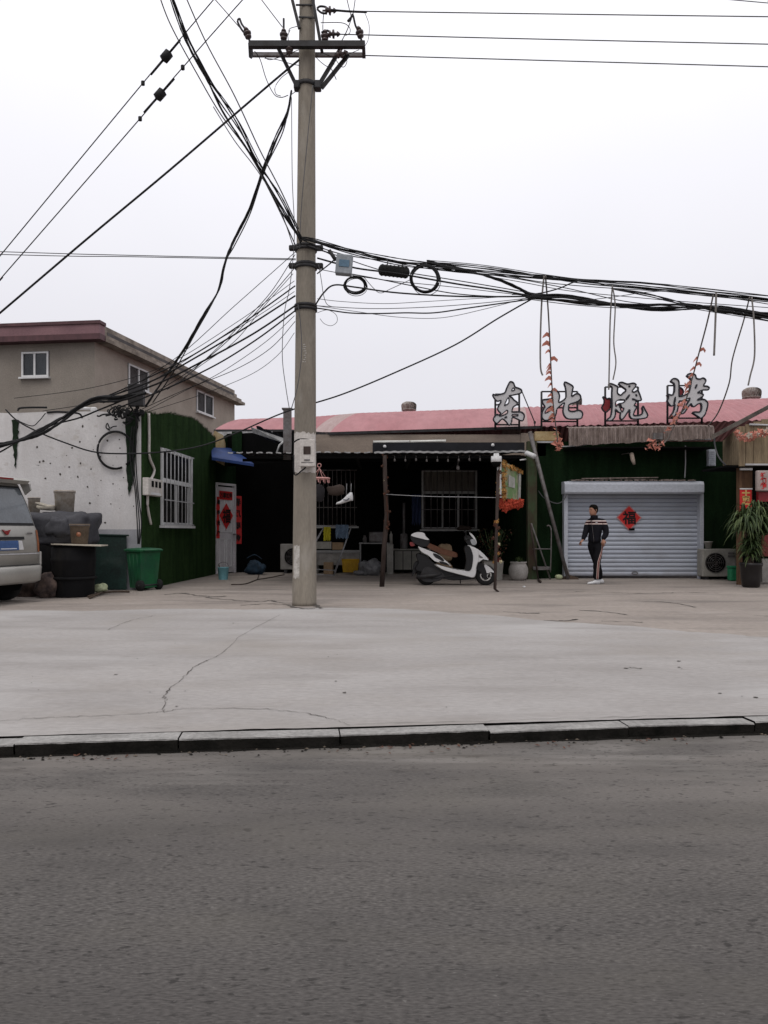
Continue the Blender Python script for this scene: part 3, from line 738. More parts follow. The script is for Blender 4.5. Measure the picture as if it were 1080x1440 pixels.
for i in range(7): g.rbox(W(rnd.uniform(168,200), rnd.uniform(572,592), 14.75), (.08,.06,.1), .02)
for k in range(3):
    g.tube(catmull([W(186+k*3,600,14.8), W(183+k*4,640,14.8), W(190+k*2,690,14.78), W(193+k*3,735,14.76), W(194+k,765,14.76)], 5), .012, 5)
single(g, 'cable_tangle', M['cable'], 'black tangle of cables and clamps at the top corner of the white wall', 'cables')
bx2 = thing('junction_box', 'dark rectangular junction box held up among cables above the white wall corner', 'box', W(191,572,14.7))
g = MB(); g.rbox(W(192,556,14.7), (.29,.16,.42), .02); g.build('casing', M['steel_dark'], bx2)
g = MB(); g.cyl(W(192,570,14.72), W(192,600,14.85), .02); g.build('bracket', M['steel_dark'], bx2)
g = MB(); g.rbox(W(132,576,15.0), (.12,.1,.09), .04); g.cyl(W(112,574,15.0), W(128,575,15.0), .03)
single(g, 'wall_lamp', M['white_frame'], 'small white lamp fitting on top of the white wall', 'lamp')
g = MB()
for pts in ([(25,578),(28,574),(45,573),(66,573)], [(66,580),(80,579),(100,580),(112,582),(116,588)]):
    g.tube(catmull([W(a,b,14.95) for a,b in pts],4), .02, 6)
single(g, 'cable_run', M['cable'], 'black cable lying along the top edge of the white wall', 'cable')

# ================================================================== BARBECUE BUILDING
FX0, FX1, FY = 3.52, 14.0, 18.5
bb = thing('restaurant_building', 'long low restaurant with pink arched sheet roof and dark green turf front', 'building', (6,18.5,0))
g = MB()
sx0, sx1, sz = X(797,18.5), X(986,18.5), 2.34       # shutter opening
g.bb((FX0,FY,0),(sx0,FY+.2,3.3)); g.bb((sx1,FY,0),(FX1,FY+.2,3.3)); g.bb((sx0,FY,sz),(sx1,FY+.2,3.3))
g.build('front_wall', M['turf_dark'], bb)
g = MB()
pl = [V((-4.10,21.25,0)), V((3.05,21.35,0)), V((FX0,FY,0))]
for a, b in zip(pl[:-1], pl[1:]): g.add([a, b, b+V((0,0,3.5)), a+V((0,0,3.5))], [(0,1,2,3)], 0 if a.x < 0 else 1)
g.build('rear_wall', [M['shade_black_wall'], M['turf_dark']], bb)
g = MB(); g.add([(-4.5,21.4,0),(FX1,32,0),(FX1,32,3.3),(-4.5,32,3.3)], [(0,1,2,3)]); g.build('back_wall', M['shade_black_wall'], bb)
# curved roof
def roofpt(x, t):                 # t 0 eave .. 1 ridge .. 2 rear eave
    ey = 18.55 if x > -1.4 else 18.55+2.6*min(1, (-1.4-x)/1.6)
    ez = 3.50+.030*(x+1.6)*(1 if x > -1.6 else 0) + (0.42*min(1, max(0, (-1.4-x)/1.6)))
    ry, rz = 24.4, 4.77+.036*(x+2)
    a = t*pi/2
    yy = ey + (ry-ey)*t if t <= 1 else ry+(31-ry)*(t-1)
    k = math.sin(min(t, 2-t)*pi/2*.93)/math.sin(pi/2*.93)
    zz = ez + (rz-ez)*(k**.9)
    return V((x + .16*(yy-18.5)*1.0, yy, zz))
g = MB(); nx, nt_ = 330, 20; x0, x1 = -5.1, 13.5
for i in range(nx):
    xa, xb = x0+(x1-x0)*i/nx, x0+(x1-x0)*(i+1)/nx
    mi = 1 if (-1.95 < xa < -1.35) or (2.75 < xa < 3.45) else 0
    rib = lambda x: (.018 if x > 3.4 else .004)*math.sin(x*2*pi/.19)
    vs = []
    for k in range(nt_+1):
        t = 2*k/nt_
        vs += [roofpt(xa,t)+V((0,0,rib(xa))), roofpt(xb,t)+V((0,0,rib(xb)))]
    g.add(vs, [(2*k,2*k+1,2*k+3,2*k+2) for k in range(nt_)], mi, True)
rf = g.build('roof', [M['pink_roof'], M['pale_roof']], bb)
# eave lip and cement fascia band over the sheltered yard
g = MB()
P = [roofpt(x0+(3.8-x0)*i/40, 0) for i in range(41)]
for a, b in zip(P[:-1], P[1:]):
    g.add([a+V((0,-.06,.015)), b+V((0,-.06,.015)), b+V((0,-.06,-.05)), a+V((0,-.06,-.05)), a+V((0,.02,.015)), b+V((0,.02,.015))], [(0,1,2,3),(0,1,5,4)])
g.build('eave_edge', M['steel_dark'], bb)
g = MB(); g.bb((-1.95,18.53,2.98),(3.3,18.7,3.47)); g.bb((3.3,18.50,2.95),(3.9,18.7,3.50)); g.build('fascia', M['fascia_cement'], bb)
g = MB(); ll = [V((-4.6,21.0,3.86)), V((-3.1,20.6,3.82))]
g.add([ll[0], ll[1], ll[1]-V((0,0,.16)), ll[0]-V((0,0,.13))], [(0,1,2,3)]); g.add([V((-4.4,21.02,3.8)), V((-1.95,18.8,3.6)), V((-1.95,18.8,2.9)), V((-4.4,21.02,2.9))], [(0,1,2,3)], 1)
g.build('end_fascia', [M['sheet_edge'], M['shade_black_wall']], bb)
# weathered corrugated fringe under the right-hand eave
g = MB(); xa, xb = X(800,17.9), X(1004,17.9)
n = 420
for i in range(n):
    u0, u1 = i/n, (i+1)/n
    def fr(u):
        x = xa+(xb-xa)*u; c = .03*math.sin(x*2*pi/.095)
        zt = Z(602-3*u,17.9)+.02*noise.noise(V((x*2,0,0))); zb = Z(627-10*u,17.9) + .05*noise.noise(V((x*5,1,0)))
        return V((x,18.15+c,zt+.06)), V((x,17.9+c,zt)), V((x,17.88+c,zb))
    a, b = fr(u0), fr(u1)
    g.add([*a, *b], [(0,3,4,1),(1,4,5,2)], 0, False)
g.build('eave_fringe', M['rust_fringe'], bb)
g = MB(); g.bb((xa,17.93,Z(628,17.9)-.03),(xb,18.5,Z(628,17.9))); g.build('soffit', M['black'], bb)
g = MB(); g.bb((X(918,17.85),17.8,Z(618,17.85)),(X(931,17.85),17.86,Z(609,17.85))); g.build('vent_cover', M['steel_grey'], bb)
g = MB(); g.bb((X(752,18.4),18.35,Z(620,18.4)),(X(785,18.4),18.495,Z(607,18.4))); g.build('fascia_board', M['yellow_plaster'], bb)
# roller shutter
sh = MB(); n = 22; h = sz-.06; y = FY-.02
zs = [.06+h*i/n for i in range(n+1)]
for a, b in zip(zs[:-1], zs[1:]):
    m_ = []
    for k in range(6):
        t = k/5; m_.append(V((0, y-.022*math.sin(pi*t)**.6, a+(b-a)*(.07+.93*t))))
    vs = [v+V((xx,0,0)) for v in m_ for xx in (sx0, sx1)]
    sh.add(vs, [(2*k,2*k+1,2*k+3,2*k+2) for k in range(5)], 0, True)
    sh.add([V((sx0,y,a)),V((sx1,y,a)),V((sx1,y,a+(b-a)*.07)),V((sx0,y,a+(b-a)*.07))], [(0,1,2,3)], 1)
sho = sh.build('roller_shutter', [M['shutter'], M['shutter_gap']], bb)
g = MB(); bx0, bx1 = X(794,18.1), X(990,18.1); n = 10; rings = []
for xx in (bx0, bx1):
    rings.append([V((xx, 18.42, 2.02)), V((xx,18.12,2.02)), V((xx,18.09,2.06)), V((xx,18.09,2.24)), V((xx,18.13,2.31)), V((xx,18.42,2.32))])
g.loft(rings); g.build('shutter_box', M['shutter_box'], sho)
for px in (796, 987):
    g = MB(); g.bb((X(px,18.3)-.045,18.3,0),(X(px,18.3)+.045,18.48,2.02)); g.build('guide_rail', M['shutter_box'], sho)
g = MB(); g.bb((X(885,18.4),18.42,1.18-.02),(X(893,18.4),18.452,1.20+.01)); g.build('lock_plate', M['black'], sho)
g = MB(); g.torus(((sx0+sx1)/2,18.43,.13), .07, .01, sz=.4); g.build('pull_handle', M['steel_grey'], sho)
# ragged sheet scraps on the shutter box
g = MB()
for i in range(26):
    x = bx0+.15+(bx1-bx0-.3)*i/26; l = rnd.uniform(.05,.16)
    g.add([V((x,18.1,2.34+rnd.uniform(0,.03))), V((x+l,18.1,2.34+rnd.uniform(0,.03))), V((x+l,18.35,2.36)), V((x,18.35,2.36)), V((x,18.1,2.325)), V((x+l,18.1,2.325))], [(0,1,2,3),(0,1,5,4)])
g.cyl((bx0+.4,18.08,2.375),(bx0+2.2,18.08,2.40),.012)
single(g, 'sheet_scraps', M['rust_fringe'], 'ragged strip of old sheeting lying on top of the shutter box', 'debris')
# fu diamond
g = MB(); cx, cz, yy = X(885,18.42), Z(728,18.42), 18.438; r = .30
g.add([V((cx+dx*r,yy,cz+dz*r)) for dx, dz in ((0,1),(1.02,0),(0,-1.05),(-1.02,.03))], [(0,1,2,3)], 1)
g.add([V((cx+dx*r*.9,yy-.003,cz+dz*r*.9)) for dx, dz in ((0,1),(1,0),(0,-1.05),(-1,.03))], [(0,1,2,3)], 0)
text_mesh(g, '福', .33, lambda u, v: V((cx+u, yy-.006, cz+v)), 2, .009)
single(g, 'paper_diamond', [M['red_paper'], M['red_faded'], M['ink']], 'red paper diamond with black fu character on the grey roller shutter', 'poster')

# roof ventilators
def ventilator(px, y0, y1, D, w, label):
    c = W(px, y1, D); t = thing('roof_ventilator', label, 'ventilator', c, group='turbine ventilators on the pink roof')
    h = (y1-y0)*D/F; r = w*D/F/2
    g = MB(); g.lathe(c, [(r*.86,-.25),(r*.86,h*.32),(r*1.0,h*.33),(r*1.0,h*.38)], 20); g.build('base', M['rust_zinc'], t)
    g = MB(); n = 22
    for k in range(n):
        a = 2*pi*k/n; P = []
        for j in range(7):
            u = j/6; rr = r*(.97+.06*math.sin(pi*u))*(1 if u < .6 else math.sqrt(max(.05,1-((u-.6)/.5)**2)))
            aa = a+u*.35; zz = h*(.38+.6*u)
            P.append((V((rr*math.cos(aa), rr*math.sin(aa), zz))+c, V((rr*.86*math.cos(aa+.24), rr*.86*math.sin(aa+.24), zz))+c))
        g.add([q_ for p in P for q_ in p], [(2*i,2*i+1,2*i+3,2*i+2) for i in range(6)])
    g.lathe(c, [(r*.84,h*.38),(r*.86,h*.7),(r*.66,h*.9)], 20)
    g.build('turbine', M['rust_zinc'], t)
    g = MB(); g.lathe(c, [(r*.66,h*.9),(r*.6,h*.95),(r*.35,h*1.0),(r*.02,h*1.02)], 20); g.build('cap', M['zinc'], t)
ventilator(575, 565, 583, 24.2, 21, 'rusty turbine ventilator on the pink roof left of the sign letters')
ventilator(806, 556, 580, 24.0, 24, 'turbine ventilator on the pink roof half hidden behind the second sign letter')
ventilator(1057, 545, 567, 23.8, 25, 'turbine ventilator at the right end of the pink roof')

# ------------------------------------------------ sign letters
LD = 18.2
def letter(label, ox, oy, outer, holes, extra=None, frame=None):
    """outlines traced in 13.5x units from (ox,oy)"""
    f = lambda u, v, d: V((X(ox+u/13.5, LD), d, Z(oy+v/13.5, LD)))
    cl = lambda pts: [(p.x, p.y) for p in catmull([(a, b, 0) for a, b in pts], 4, True)]
    us = [p[0] for p in outer]; c = f((min(us)+max(us))/2, 1000, LD)
    t = thing('sign_letter', label, 'sign letter', c, group='big calligraphy letters standing on the roof edge')
    o = cl(outer); hh = [cl(h) for h in holes]
    g = MB(); g.prism(o, f, LD, LD+.09, hh, 0, 1); g.build('letter_face', [M['letter'], M['letter_rim']], t)
    g = MB()
    for l in [o]+hh:
        P = [f(u, v, LD-.005) for u, v in l]; P.append(P[0]); g.tube(P, .019 if l is o else .014, 6)
    g.build('letter_outline', M['letter_rim'], t)
    if extra:
        e = cl(extra); g = MB(); g.prism(e, f, LD+.1, LD+.14, (), 0); P = [f(u, v, LD+.1) for u, v in e]; P.append(P[0]); g.tube(P, .02, 6, 1)
        g.build('flame_shape', [M['red_acrylic'], M['letter_rim']], t)
    g = MB(); (xl, xr, yt, ym, yb, yf) = frame
    F_ = lambda u, v: f(u, v, LD+.2)
    for xx in (xl, xr): g.cyl(F_(xx, yt), F_(xx, yf), .026, n=6)
    for yy in (yt, ym, yb): g.cyl(F_(xl, yy), F_(xr, yy), .02, n=6)
    for xx in (xl, xr):
        for yy in (ym,): g.cyl(f(xx*.8+(xl+xr)*.1, yy, LD+.08), f(xx*.8+(xl+xr)*.1, yy, LD+.2), .012, n=5)
    g.build('steel_frame', M['steel_dark'], t)
letter('first sign letter from the left, shaped like the character for east', 690, 530,
  [(375,90),(430,112),(465,190),(530,215),(585,250),(580,300),(520,325),(430,345),(350,362),(400,388),(440,435),(508,490),(490,530),(432,570),(412,620),(412,662),(520,662),(590,672),(635,720),(632,785),(605,832),(560,828),(490,795),(415,772),(395,860),(368,912),(335,908),(300,860),(250,812),(210,802),(160,850),(120,882),(88,868),(50,812),(75,750),(118,712),(150,722),(190,695),(150,650),(130,600),(160,530),(198,452),(130,463),(85,430),(42,365),(45,332),(100,345),(180,330),(265,300),(300,220),(345,125)],
  [[(430,205),(456,245),(398,263)], [(342,398),(348,450),(335,500),(262,543),(290,470),(322,405)], [(316,630),(316,685),(250,722),(165,748),(215,705),(262,665)], [(300,750),(298,773),(262,776)], [(415,716),(512,716),(512,735),(415,742)]],
  None, (110,570,300,505,885,995))
letter('second sign letter from the left, shaped like the character for north', 755, 530,
  [(535,98),(620,135),(685,185),(675,260),(662,368),(730,325),(790,320),(830,370),(820,430),(740,480),(622,520),(602,580),(612,640),(690,655),(790,632),(850,660),(868,720),(840,785),(760,800),(600,798),(530,750),(495,660),(505,560),(522,492),(440,550),(382,610),(365,690),(345,760),(328,788),(300,788),(276,758),(210,820),(140,820),(97,770),(97,690),(130,600),(153,568),(112,500),(103,440),(180,425),(268,412),(288,370),(272,285),(292,247),(350,247),(405,290),(430,370),(418,482),(538,408),(550,300),(540,200),(517,130)],
  [[(272,556),(262,628),(155,688),(172,635),(218,583)]], None, (120,808,250,560,825,985))
letter('third sign letter from the left, beside a red flame shape', 840, 525,
  [(220,198),(270,198),(340,228),(385,262),(380,370),(440,413),(490,370),(545,318),(480,262),(412,212),(412,182),(470,170),(570,203),(680,185),(735,218),(710,270),(662,335),(698,355),(760,325),(792,370),(830,480),(828,515),(760,518),(690,488),(660,490),(720,505),(735,550),(702,600),(745,640),(710,710),(688,790),(760,800),(840,772),(862,720),(850,650),(872,627),(900,680),(955,790),(930,840),(850,860),(700,870),(640,850),(610,790),(612,690),(560,760),(482,868),(437,860),(432,790),(440,752),(400,738),(342,682),(345,760),(328,830),(280,888),(220,905),(178,885),(240,830),(265,760),(280,600),(275,470),(276,350),(278,262),(228,235)],
  [[(352,540),(430,497),(528,512),(480,560),(402,577),(352,628)], [(405,588),(440,592),(470,655),(505,662),(470,735),(432,655)], [(612,412),(562,488),(540,492),(590,422)], [(594,242),(622,242),(608,258)], [(728,400),(752,418),(738,432)]],
  [(125,435),(180,445),(200,470),(270,470),(270,640),(230,690),(190,725),(140,700),(105,630),(145,560),(150,490)], (195,825,230,480,880,1030))
letter('fourth sign letter at the right end, with a red flame shape between its strokes', 930, 520,
  [(185,200),(230,167),(290,175),(330,220),(335,300),(335,480),(350,505),(440,482),(520,430),(545,340),(560,260),(560,180),(492,122),(497,90),(560,70),(640,95),(665,160),(730,175),(790,155),(840,190),(835,240),(800,302),(870,312),(908,345),(880,383),(790,385),(720,412),(690,440),(740,437),(800,480),(760,520),(682,573),(760,560),(830,572),(880,640),(860,760),(820,860),(750,920),(700,890),(620,840),(592,810),(640,800),(720,800),(760,750),(755,645),(690,652),(620,702),(580,680),(560,645),(500,720),(430,820),(372,835),(372,808),(430,740),(490,640),(543,542),(470,562),(380,595),(347,592),(335,620),(310,740),(280,840),(230,890),(182,893),(172,870),(230,790),(252,700),(252,655),(200,690),(160,670),(112,590),(140,522),(107,480),(140,467),(200,480),(240,430),(250,330),(240,262),(190,230)],
  [[(678,282),(652,345),(640,338),(656,300)], [(264,515),(262,600),(236,640),(244,580)]],
  [(340,320),(420,340),(450,400),(430,460),(360,490),(335,480)], (175,835,270,560,895,1000))
g = MB(); g.tube([W(733,548,LD+.1), W(752,594,LD+.3), W(752,602,LD+.3)], .014, 5); g.rbox(W(752,594,LD+.3), (.05,.05,.06), .015)
single(g, 'stay_rod', M['steel_dark'], 'thin slanting stay rod right of the first sign letter', 'rod')

# ================================================================== CANOPY over the yard
cn = thing('canopy', 'low dark corrugated sheet canopy with pale scalloped front edge over the yard', 'canopy', (-.3,15.8,2.7))
g = MB(); cx0, cx1, cy = X(322,15.7), X(741,15.4), 15.6; n = 240
def cpt(x, t): 
    wv = .006*math.sin(x*2*pi/.17)
    zf = 2.74+.006*x+.015*noise.noise(V((x*1.2,0,0)))
    return V((x, cy+(18.9-cy)*t, zf+.25*t+wv))
for i in range(n):
    a, b = cx0+(cx1-cx0)*i/n, cx0+(cx1-cx0)*(i+1)/n
    g.add([cpt(a,0),cpt(b,0),cpt(b,1),cpt(a,1)], [(0,1,2,3)], 0, True)
g.build('roof_sheet', M['board_and_shade_black'], cn)
g = MB()
for i in range(n):
    a, b = cx0+(cx1-cx0)*i/n, cx0+(cx1-cx0)*(i+1)/n
    th = lambda x: .022 if x > -.2 else .010
    p, q_ = cpt(a,0), cpt(b,0)
    if a > -.2 or math.sin(a*2*pi/.2) > -.35:
        g.add([p+V((0,-.012,.016)), q_+V((0,-.012,.016)), q_+V((0,-.012,-th(b))), p+V((0,-.012,-th(a)))], [(0,1,2,3)])
g.build('sheet_edge', M['sheet_edge'], cn)
g = MB(); g.bb((-1.7,cy+.05,2.62),(cx1,cy+.12,2.68)); g.bb((cx0,17.2,2.70),(cx1,17.27,2.76))
for k in range(5): x = -1.65+(cx1+1.5)*k/4; g.bb((x-.03,cy+.12,2.63),(x+.03,18.5,2.68))
g.build('beam', M['black'], cn)
g = MB(); g.bb((X(524,15.9),15.85,Z(637,15.9)),(X(737,15.9),15.92,Z(622.5,15.9))); g.build('front_board', M['board_and_shade_black'], cn)
g = MB(); g.cyl(W(525,621.5,15.86), W(576,621,15.86), .026, n=8); g.cyl(W(577,621,15.86), W(627,620,15.86), .026, n=8)
single(g, 'tube_lamp', M['tube_white'], 'pair of white tube lamps lying end to end on the canopy front board', 'lamp')
for px, py in ((541,628),(693,626)):
    g = MB(); g.lathe(W(px, py, 15.8), [(.005,-.03),(.03,-.02),(.035,0),(.025,.03),(.005,.035)], 10)
    single(g, 'bulb', M['white_frame'], 'small white bulb on the black canopy board, %s' % ('at its left end' if px < 600 else 'near its right end'), 'bulb', None)
# lean-to roof with its white edge, far left of the canopy
lt = thing('lean_to_roof', 'small sloping corrugated lean-to roof above the left end of the canopy', 'roof', W(385,612,18.5))
g = MB(); n = 24; a0, a1 = W(360,599,18.6), W(405,617,17.6); 
for i in range(n):
    def lp(t, k): p = a0.lerp(a1, t); return p+V((0, .5*k, -.2*k)) + V((0,0,.03*abs(math.sin(t*n*.5))))
    g.add([lp(i/n,0), lp((i+1)/n,0), lp((i+1)/n,1), lp(i/n,1)], [(0,1,2,3)])
g.build('corrugated_sheet', M['steel_dark'], lt)
g = MB(); g.add([W(352,600,19), W(404,618,17.6), W(402,624,17.6), W(356,609,19)], [(0,1,2,3)]); g.build('edge_board', M['sheet_edge'], lt)
g = MB(); g.tube([W(402,618,17.5), W(393,626,17.3), W(389,637,17.2)], .022, 6); g.build('down_pipe', M['sheet_edge'], lt)
g = MB(); g.bb((X(326,20.4),20.4,3.0),(X(340,20.4),20.5,Z(607,20.4))); g.build('post', M['turf_dark'], lt)
g = MB(); p = W(405,640,17.0); g.bb((p.x-.1,16.95,2.72),(p.x+.07,17.1,Z(575,17.0))); g.bb((p.x-.13,16.93,Z(576,17)),(p.x+.1,17.12,Z(574,17)))
single(g, 'chimney_stack', M['steel_grey'], 'narrow grey metal flue standing beside the concrete pole', 'flue')

# posts of the canopy
def garland(name, label, P, mats, n, r, seed, cat='garland'):
    g = MB(); rr = random.Random(seed); g.tube(P, .008, 5, len(mats)-1)
    for i in range(n):
        t = rr.random()*(len(P)-1); k = int(t); p = V(P[k]).lerp(V(P[min(k+1, len(P)-1)]), t-k) + V((rr.gauss(0,.03), rr.gauss(0,.03), rr.gauss(0,.02)))
        c = rr.uniform(.6,1.3)*r; mi = rr.randrange(len(mats))
        a = rr.random()*6
        for j in range(5):
            aa = a+j*2*pi/5; q1 = p+V((math.cos(aa)*c, rr.uniform(-.5,.5)*c, math.sin(aa)*c)); q2 = p+V((math.cos(aa+.7)*c*.6, rr.uniform(-.5,.5)*c, math.sin(aa+.7)*c*.6))
            g.add([p+V((0,-c*.4,0)), q2, q1], [(0,1,2)], mi)
            g.add([p, q1, p+V((math.cos(aa-.7)*c*.6,0,math.sin(aa-.7)*c*.6))], [(0,1,2)], mi)
    return single(g, name, mats, label, cat)
p1b, p1t = G(537,825), W(541,640,15.6)
g = MB(); g.tube([p1b, p1b.lerp(p1t,.3)+V((.03,0,0)), p1b.lerp(p1t,.55)+V((.07,0,0)), p1b.lerp(p1t,.8)+V((.02,0,0)), p1t], [.05,.05,.048,.045,.04], 8)
g.tube([p1b+V((.05,0,.9)), p1b+V((.075,-.03,1.3))], .03, 6)
single(g, 'canopy_post', M['wood_post'], 'crooked rusty brown post under the middle of the canopy', 'post')
garland('flower_garland', 'sparse dull flower garland down the middle canopy post', [p1t, p1b.lerp(p1t,.62)+V((.07,-.05,0)), p1b.lerp(p1t,.42)+V((.1,-.05,0))], [M['garland_pale'], M['leaf_dry'], M['leaf_dry'], M['leaf_dry'], M['leaf_dry']], 18, .035, 3)
p2b, p2t = G(696,832), W(701,641,14.9)
g = MB(); g.tube([p2b+V((.06,-.05,.0)), p2b+V((0,0,.05)), p2b.lerp(p2t,.5), p2t], [.02,.03,.03,.03], 8)
single(g, 'canopy_post', M['wood_post'], 'thin brown post near the scooter front wheel carrying the banner', 'post')
g = MB(); g.bb((p2t.x-.035,p2t.y-.08,Z(700,14.9)),(p2t.x+.045,p2t.y-.02,Z(650,14.9)))
single(g, 'white_conduit', M['white_frame'], 'square white pipe casing below the dome camera', 'pipe')
garland('flower_garland', 'flower garland of red and cream blooms winding down the post by the scooter', [W(702,650,14.8), W(702,700,14.8), W(698,740,14.6), W(700,775,14.6), W(699,790,14.6)], [M['leaf_dry'], M['garland_pale'], M['stripe_red'], M['garland_gold'], M['leaf_dry']], 46, .038, 4)
cm = thing('dome_camera', 'white dome camera on the post above the green banner', 'camera', W(698,656,14.8))
c = W(698,645,14.8); g = MB(); g.lathe(c, [(.05,.1),(.055,.05),(.1,.045),(.105,-.06),(.1,-.065)], 16); g.build('housing', M['white_frame'], cm)
g = MB(); g.lathe(c, [(.09,-.065),(.09,-.1),(.06,-.15),(.01,-.165)], 16); g.build('dome', M['black'], cm)
bc = thing('bullet_camera', 'white bullet camera on the green corner post', 'camera', W(746,645,18.2))
g = MB(); g.tube([W(740,637,18.0), W(752,642,17.8)], .06, 8); g.build('housing', M['white_frame'], bc)
g = MB(); g.tube([W(740,646,18.2), W(731,647,18.2)], .02, 6); g.build('bracket', M['white_frame'], bc)
# corner post
g = MB(); g.bb((X(741,18.2),18.1,0),(X(754,18.2),18.3,Z(621,18.2))); single(g, 'corner_post', M['green_post'], 'peeling green square post at the corner of the restaurant front', 'post')
# banner
bn = thing('hanging_banner', 'slanting green printed banner with gold fringe hanging beside the dome camera', 'banner', W(718,703,15.2))
q0, q1, q2, q3 = W(704,647,14.85), W(733,661,16.3), W(732,703,16.3), W(704,700,14.85)
BQ = lambda u, v, o=0: (q0.lerp(q1,u)).lerp(q3.lerp(q2,u), v) + V((-.9,-.4,0)).normalized()*(-o) 
def BQ(u, v, o=0):
    p = (q0.lerp(q1,u)).lerp(q3.lerp(q2,u), v); nr = (q1-q0).cross(V((0,0,1))).normalized()
    if nr.y > 0: nr = -nr
    return p + nr*o
g = MB(); g.add([BQ(0,0),BQ(1,0),BQ(1,1),BQ(0,1)], [(0,1,2,3)]); g.build('cloth', M['banner'], bn)
g = MB(); g.add([BQ(.34,.32,.012),BQ(.66,.34,.012),BQ(.66,.66,.012),BQ(.34,.66,.012)], [(0,1,2,3)]); g.build('print', M['banner_white'], bn); g = MB(); g.add([BQ(.84,.1,.012),BQ(.97,.1,.012),BQ(.97,.97,.012),BQ(.84,.97,.012)], [(0,1,2,3)])
g.build('side_strip', M['banner_white'], bn)
g = MB(); rr = random.Random(9)
for side in range(2):
    for i in range(60):
        t = rr.random(); p = BQ(t, .02+rr.random()*.07, .03) if side == 0 else BQ(.03+rr.random()*.12, t, .03)
        for j in range(3):
            g.add([p, p+V((rr.uniform(-.06,.06),0,rr.uniform(-.08,.02))), p+V((rr.uniform(-.05,.05),-.03,rr.uniform(-.08,.04)))], [(0,1,2)])
g.build('fringe', M['garland_gold'], bn)
garland('flower_garland', 'bright orange-red flower bunch hanging under the green banner', [W(704,704,15), W(711,713,15.1), W(722,708,15.2), W(731,709,15.4), W(716,711,15.2)], [M['orange_cloth']], 90, .075, 12)
# string of little bulbs under the edge
for i in range(9):
    px = 555+i*15; c = W(px, 646+rnd.uniform(-1,2), 15.65); g = MB(); g.cyl(c+V((0,0,.03)), c+V((0,0,.09)), .005, n=5); g.lathe(c, [(.004,-.03),(.022,-.02),(.018,.015),(.01,.03)], 8)
    single(g, 'hanging_bulb', M['steel_grey'], 'tiny bulb hanging in a row under the canopy edge', 'bulb', 'row of tiny bulbs under the canopy edge')
g = MB(); c = W(644,657,15.8); g.cyl(c, c+V((0,0,.2)), .006, n=5); g.lathe(c, [(.004,-.06),(.035,-.04),(.035,0),(.02,.04)], 10)
single(g, 'hanging_bulb', M['steel_grey'], 'single larger bulb hanging below the row over the right window', 'bulb')

# windows of the yard wall
PW0, PW1 = V((-4.1,21.35,0)), V((3.05,21.35,0))
for a, b, zb, zt_, sp in ((446,502,1.28,2.85,(.33,.66)), (593,671,Z(744,21.3),Z(661,21.3),(.38,.66))):
    s0, s1 = X(a,21.3)+4.1, X(b,21.3)+4.1
    w_ = slide_window(bb, PW0, PW1, s0, s1, zb, zt_, M['glass_dark'], M['yard_frame'], sp, fw=.05, transom=zb+(zt_-zb)*.62, bars=9, barm=M['steel_grey'])
    g = MB(); d, nr = wallframe(PW0, PW1); zz0, zz1 = zb+(zt_-zb)*.65, zt_-.05
    g.box(PW0+d*((s0+s1)/2)+nr*.03+V((0,0,(zz0+zz1)/2)), (s1-s0-.12,.01,zz1-zz0)); g.build('upper_board', M['curtain'], w_)

# ================================================================== YARD THINGS
def ac_unit(label, px0, px1, y0, y1, D, m, flip=False):
    x0, x1 = X(px0,D), X(px1,D); z0, z1 = Z(y1,D), Z(y0,D); z0 = max(z0, .05)
    t = thing('air_conditioner', label, 'air conditioner', ((x0+x1)/2, D+.15, 0))
    g = MB(); g.rbox(((x0+x1)/2, D+.17, (z0+z1)/2), (x1-x0,.33,z1-z0), .03); g.build('casing', m, t)
    fx = x0+(x1-x0)*.38; r = min(.24, (z1-z0)*.38)
    g = MB(); g.lathe((fx, D-.004, (z0+z1)/2), [(r,0),(r,.02)], 28, axis='y'); g.build('fan_opening', M['black'], t)
    g = MB()
    for k in range(1, 6): g.torus((fx, D-.012, (z0+z1)/2), r*k/5.2, .005, n=24, m=4)
    for k in range(8):
        a = 2*pi*k/8; g.cyl((fx, D-.016, (z0+z1)/2), (fx+r*math.cos(a), D-.016, (z0+z1)/2+r*math.sin(a)), .004, n=4)
    g.build('fan_grille', M['steel_grey'], t)
    g = MB()
    for k in range(2): g.box((x0+(x1-x0)*.84, D-.008, z1-.1-.07*k), ((x1-x0)*.2,.012,.045))
    g.build('badge', M['steel_grey'], t)
    for k in (.15,.85):
        g = MB(); g.bb((x0+(x1-x0)*k-.04,D+.03,0),(x0+(x1-x0)*k+.04,D+.3,z0+.004)); g.build('foot', M['steel_dark'], t)
ac_unit('cream outdoor air conditioner unit on the ground right of the roller shutter', 988, 1036, 772, 811, 18.0, M['ac_white'])
ac_unit('dim white outdoor air conditioner unit half behind the concrete pole', 394, 442, 765, 801, 20.6, M['ac_dim'])

# grey planter pot on the AC
g = MB(); c = W(996,772,18.15); g.lathe(c, [(.06,.0),(.09,.15),(.105,.16),(.1,.18),(.02,.18)], 16); single(g, 'small_pot', M['ac_white'], 'small pale pot on top of the cream air conditioner', 'pot')
g = MB(); p = G(1032,817); 
g.rbox((p.x,p.y,.15), (.23,.2,.28), .03); g.rbox((p.x,p.y,.32), (.25,.22,.05), .02)
for k in range(3): g.box((p.x-.06+.06*k,p.y-.108,.2),(.03,.012,.1))
single(g, 'green_basket', M['plastic_green'], 'small bright green plastic basket in front of the air conditioner', 'basket')
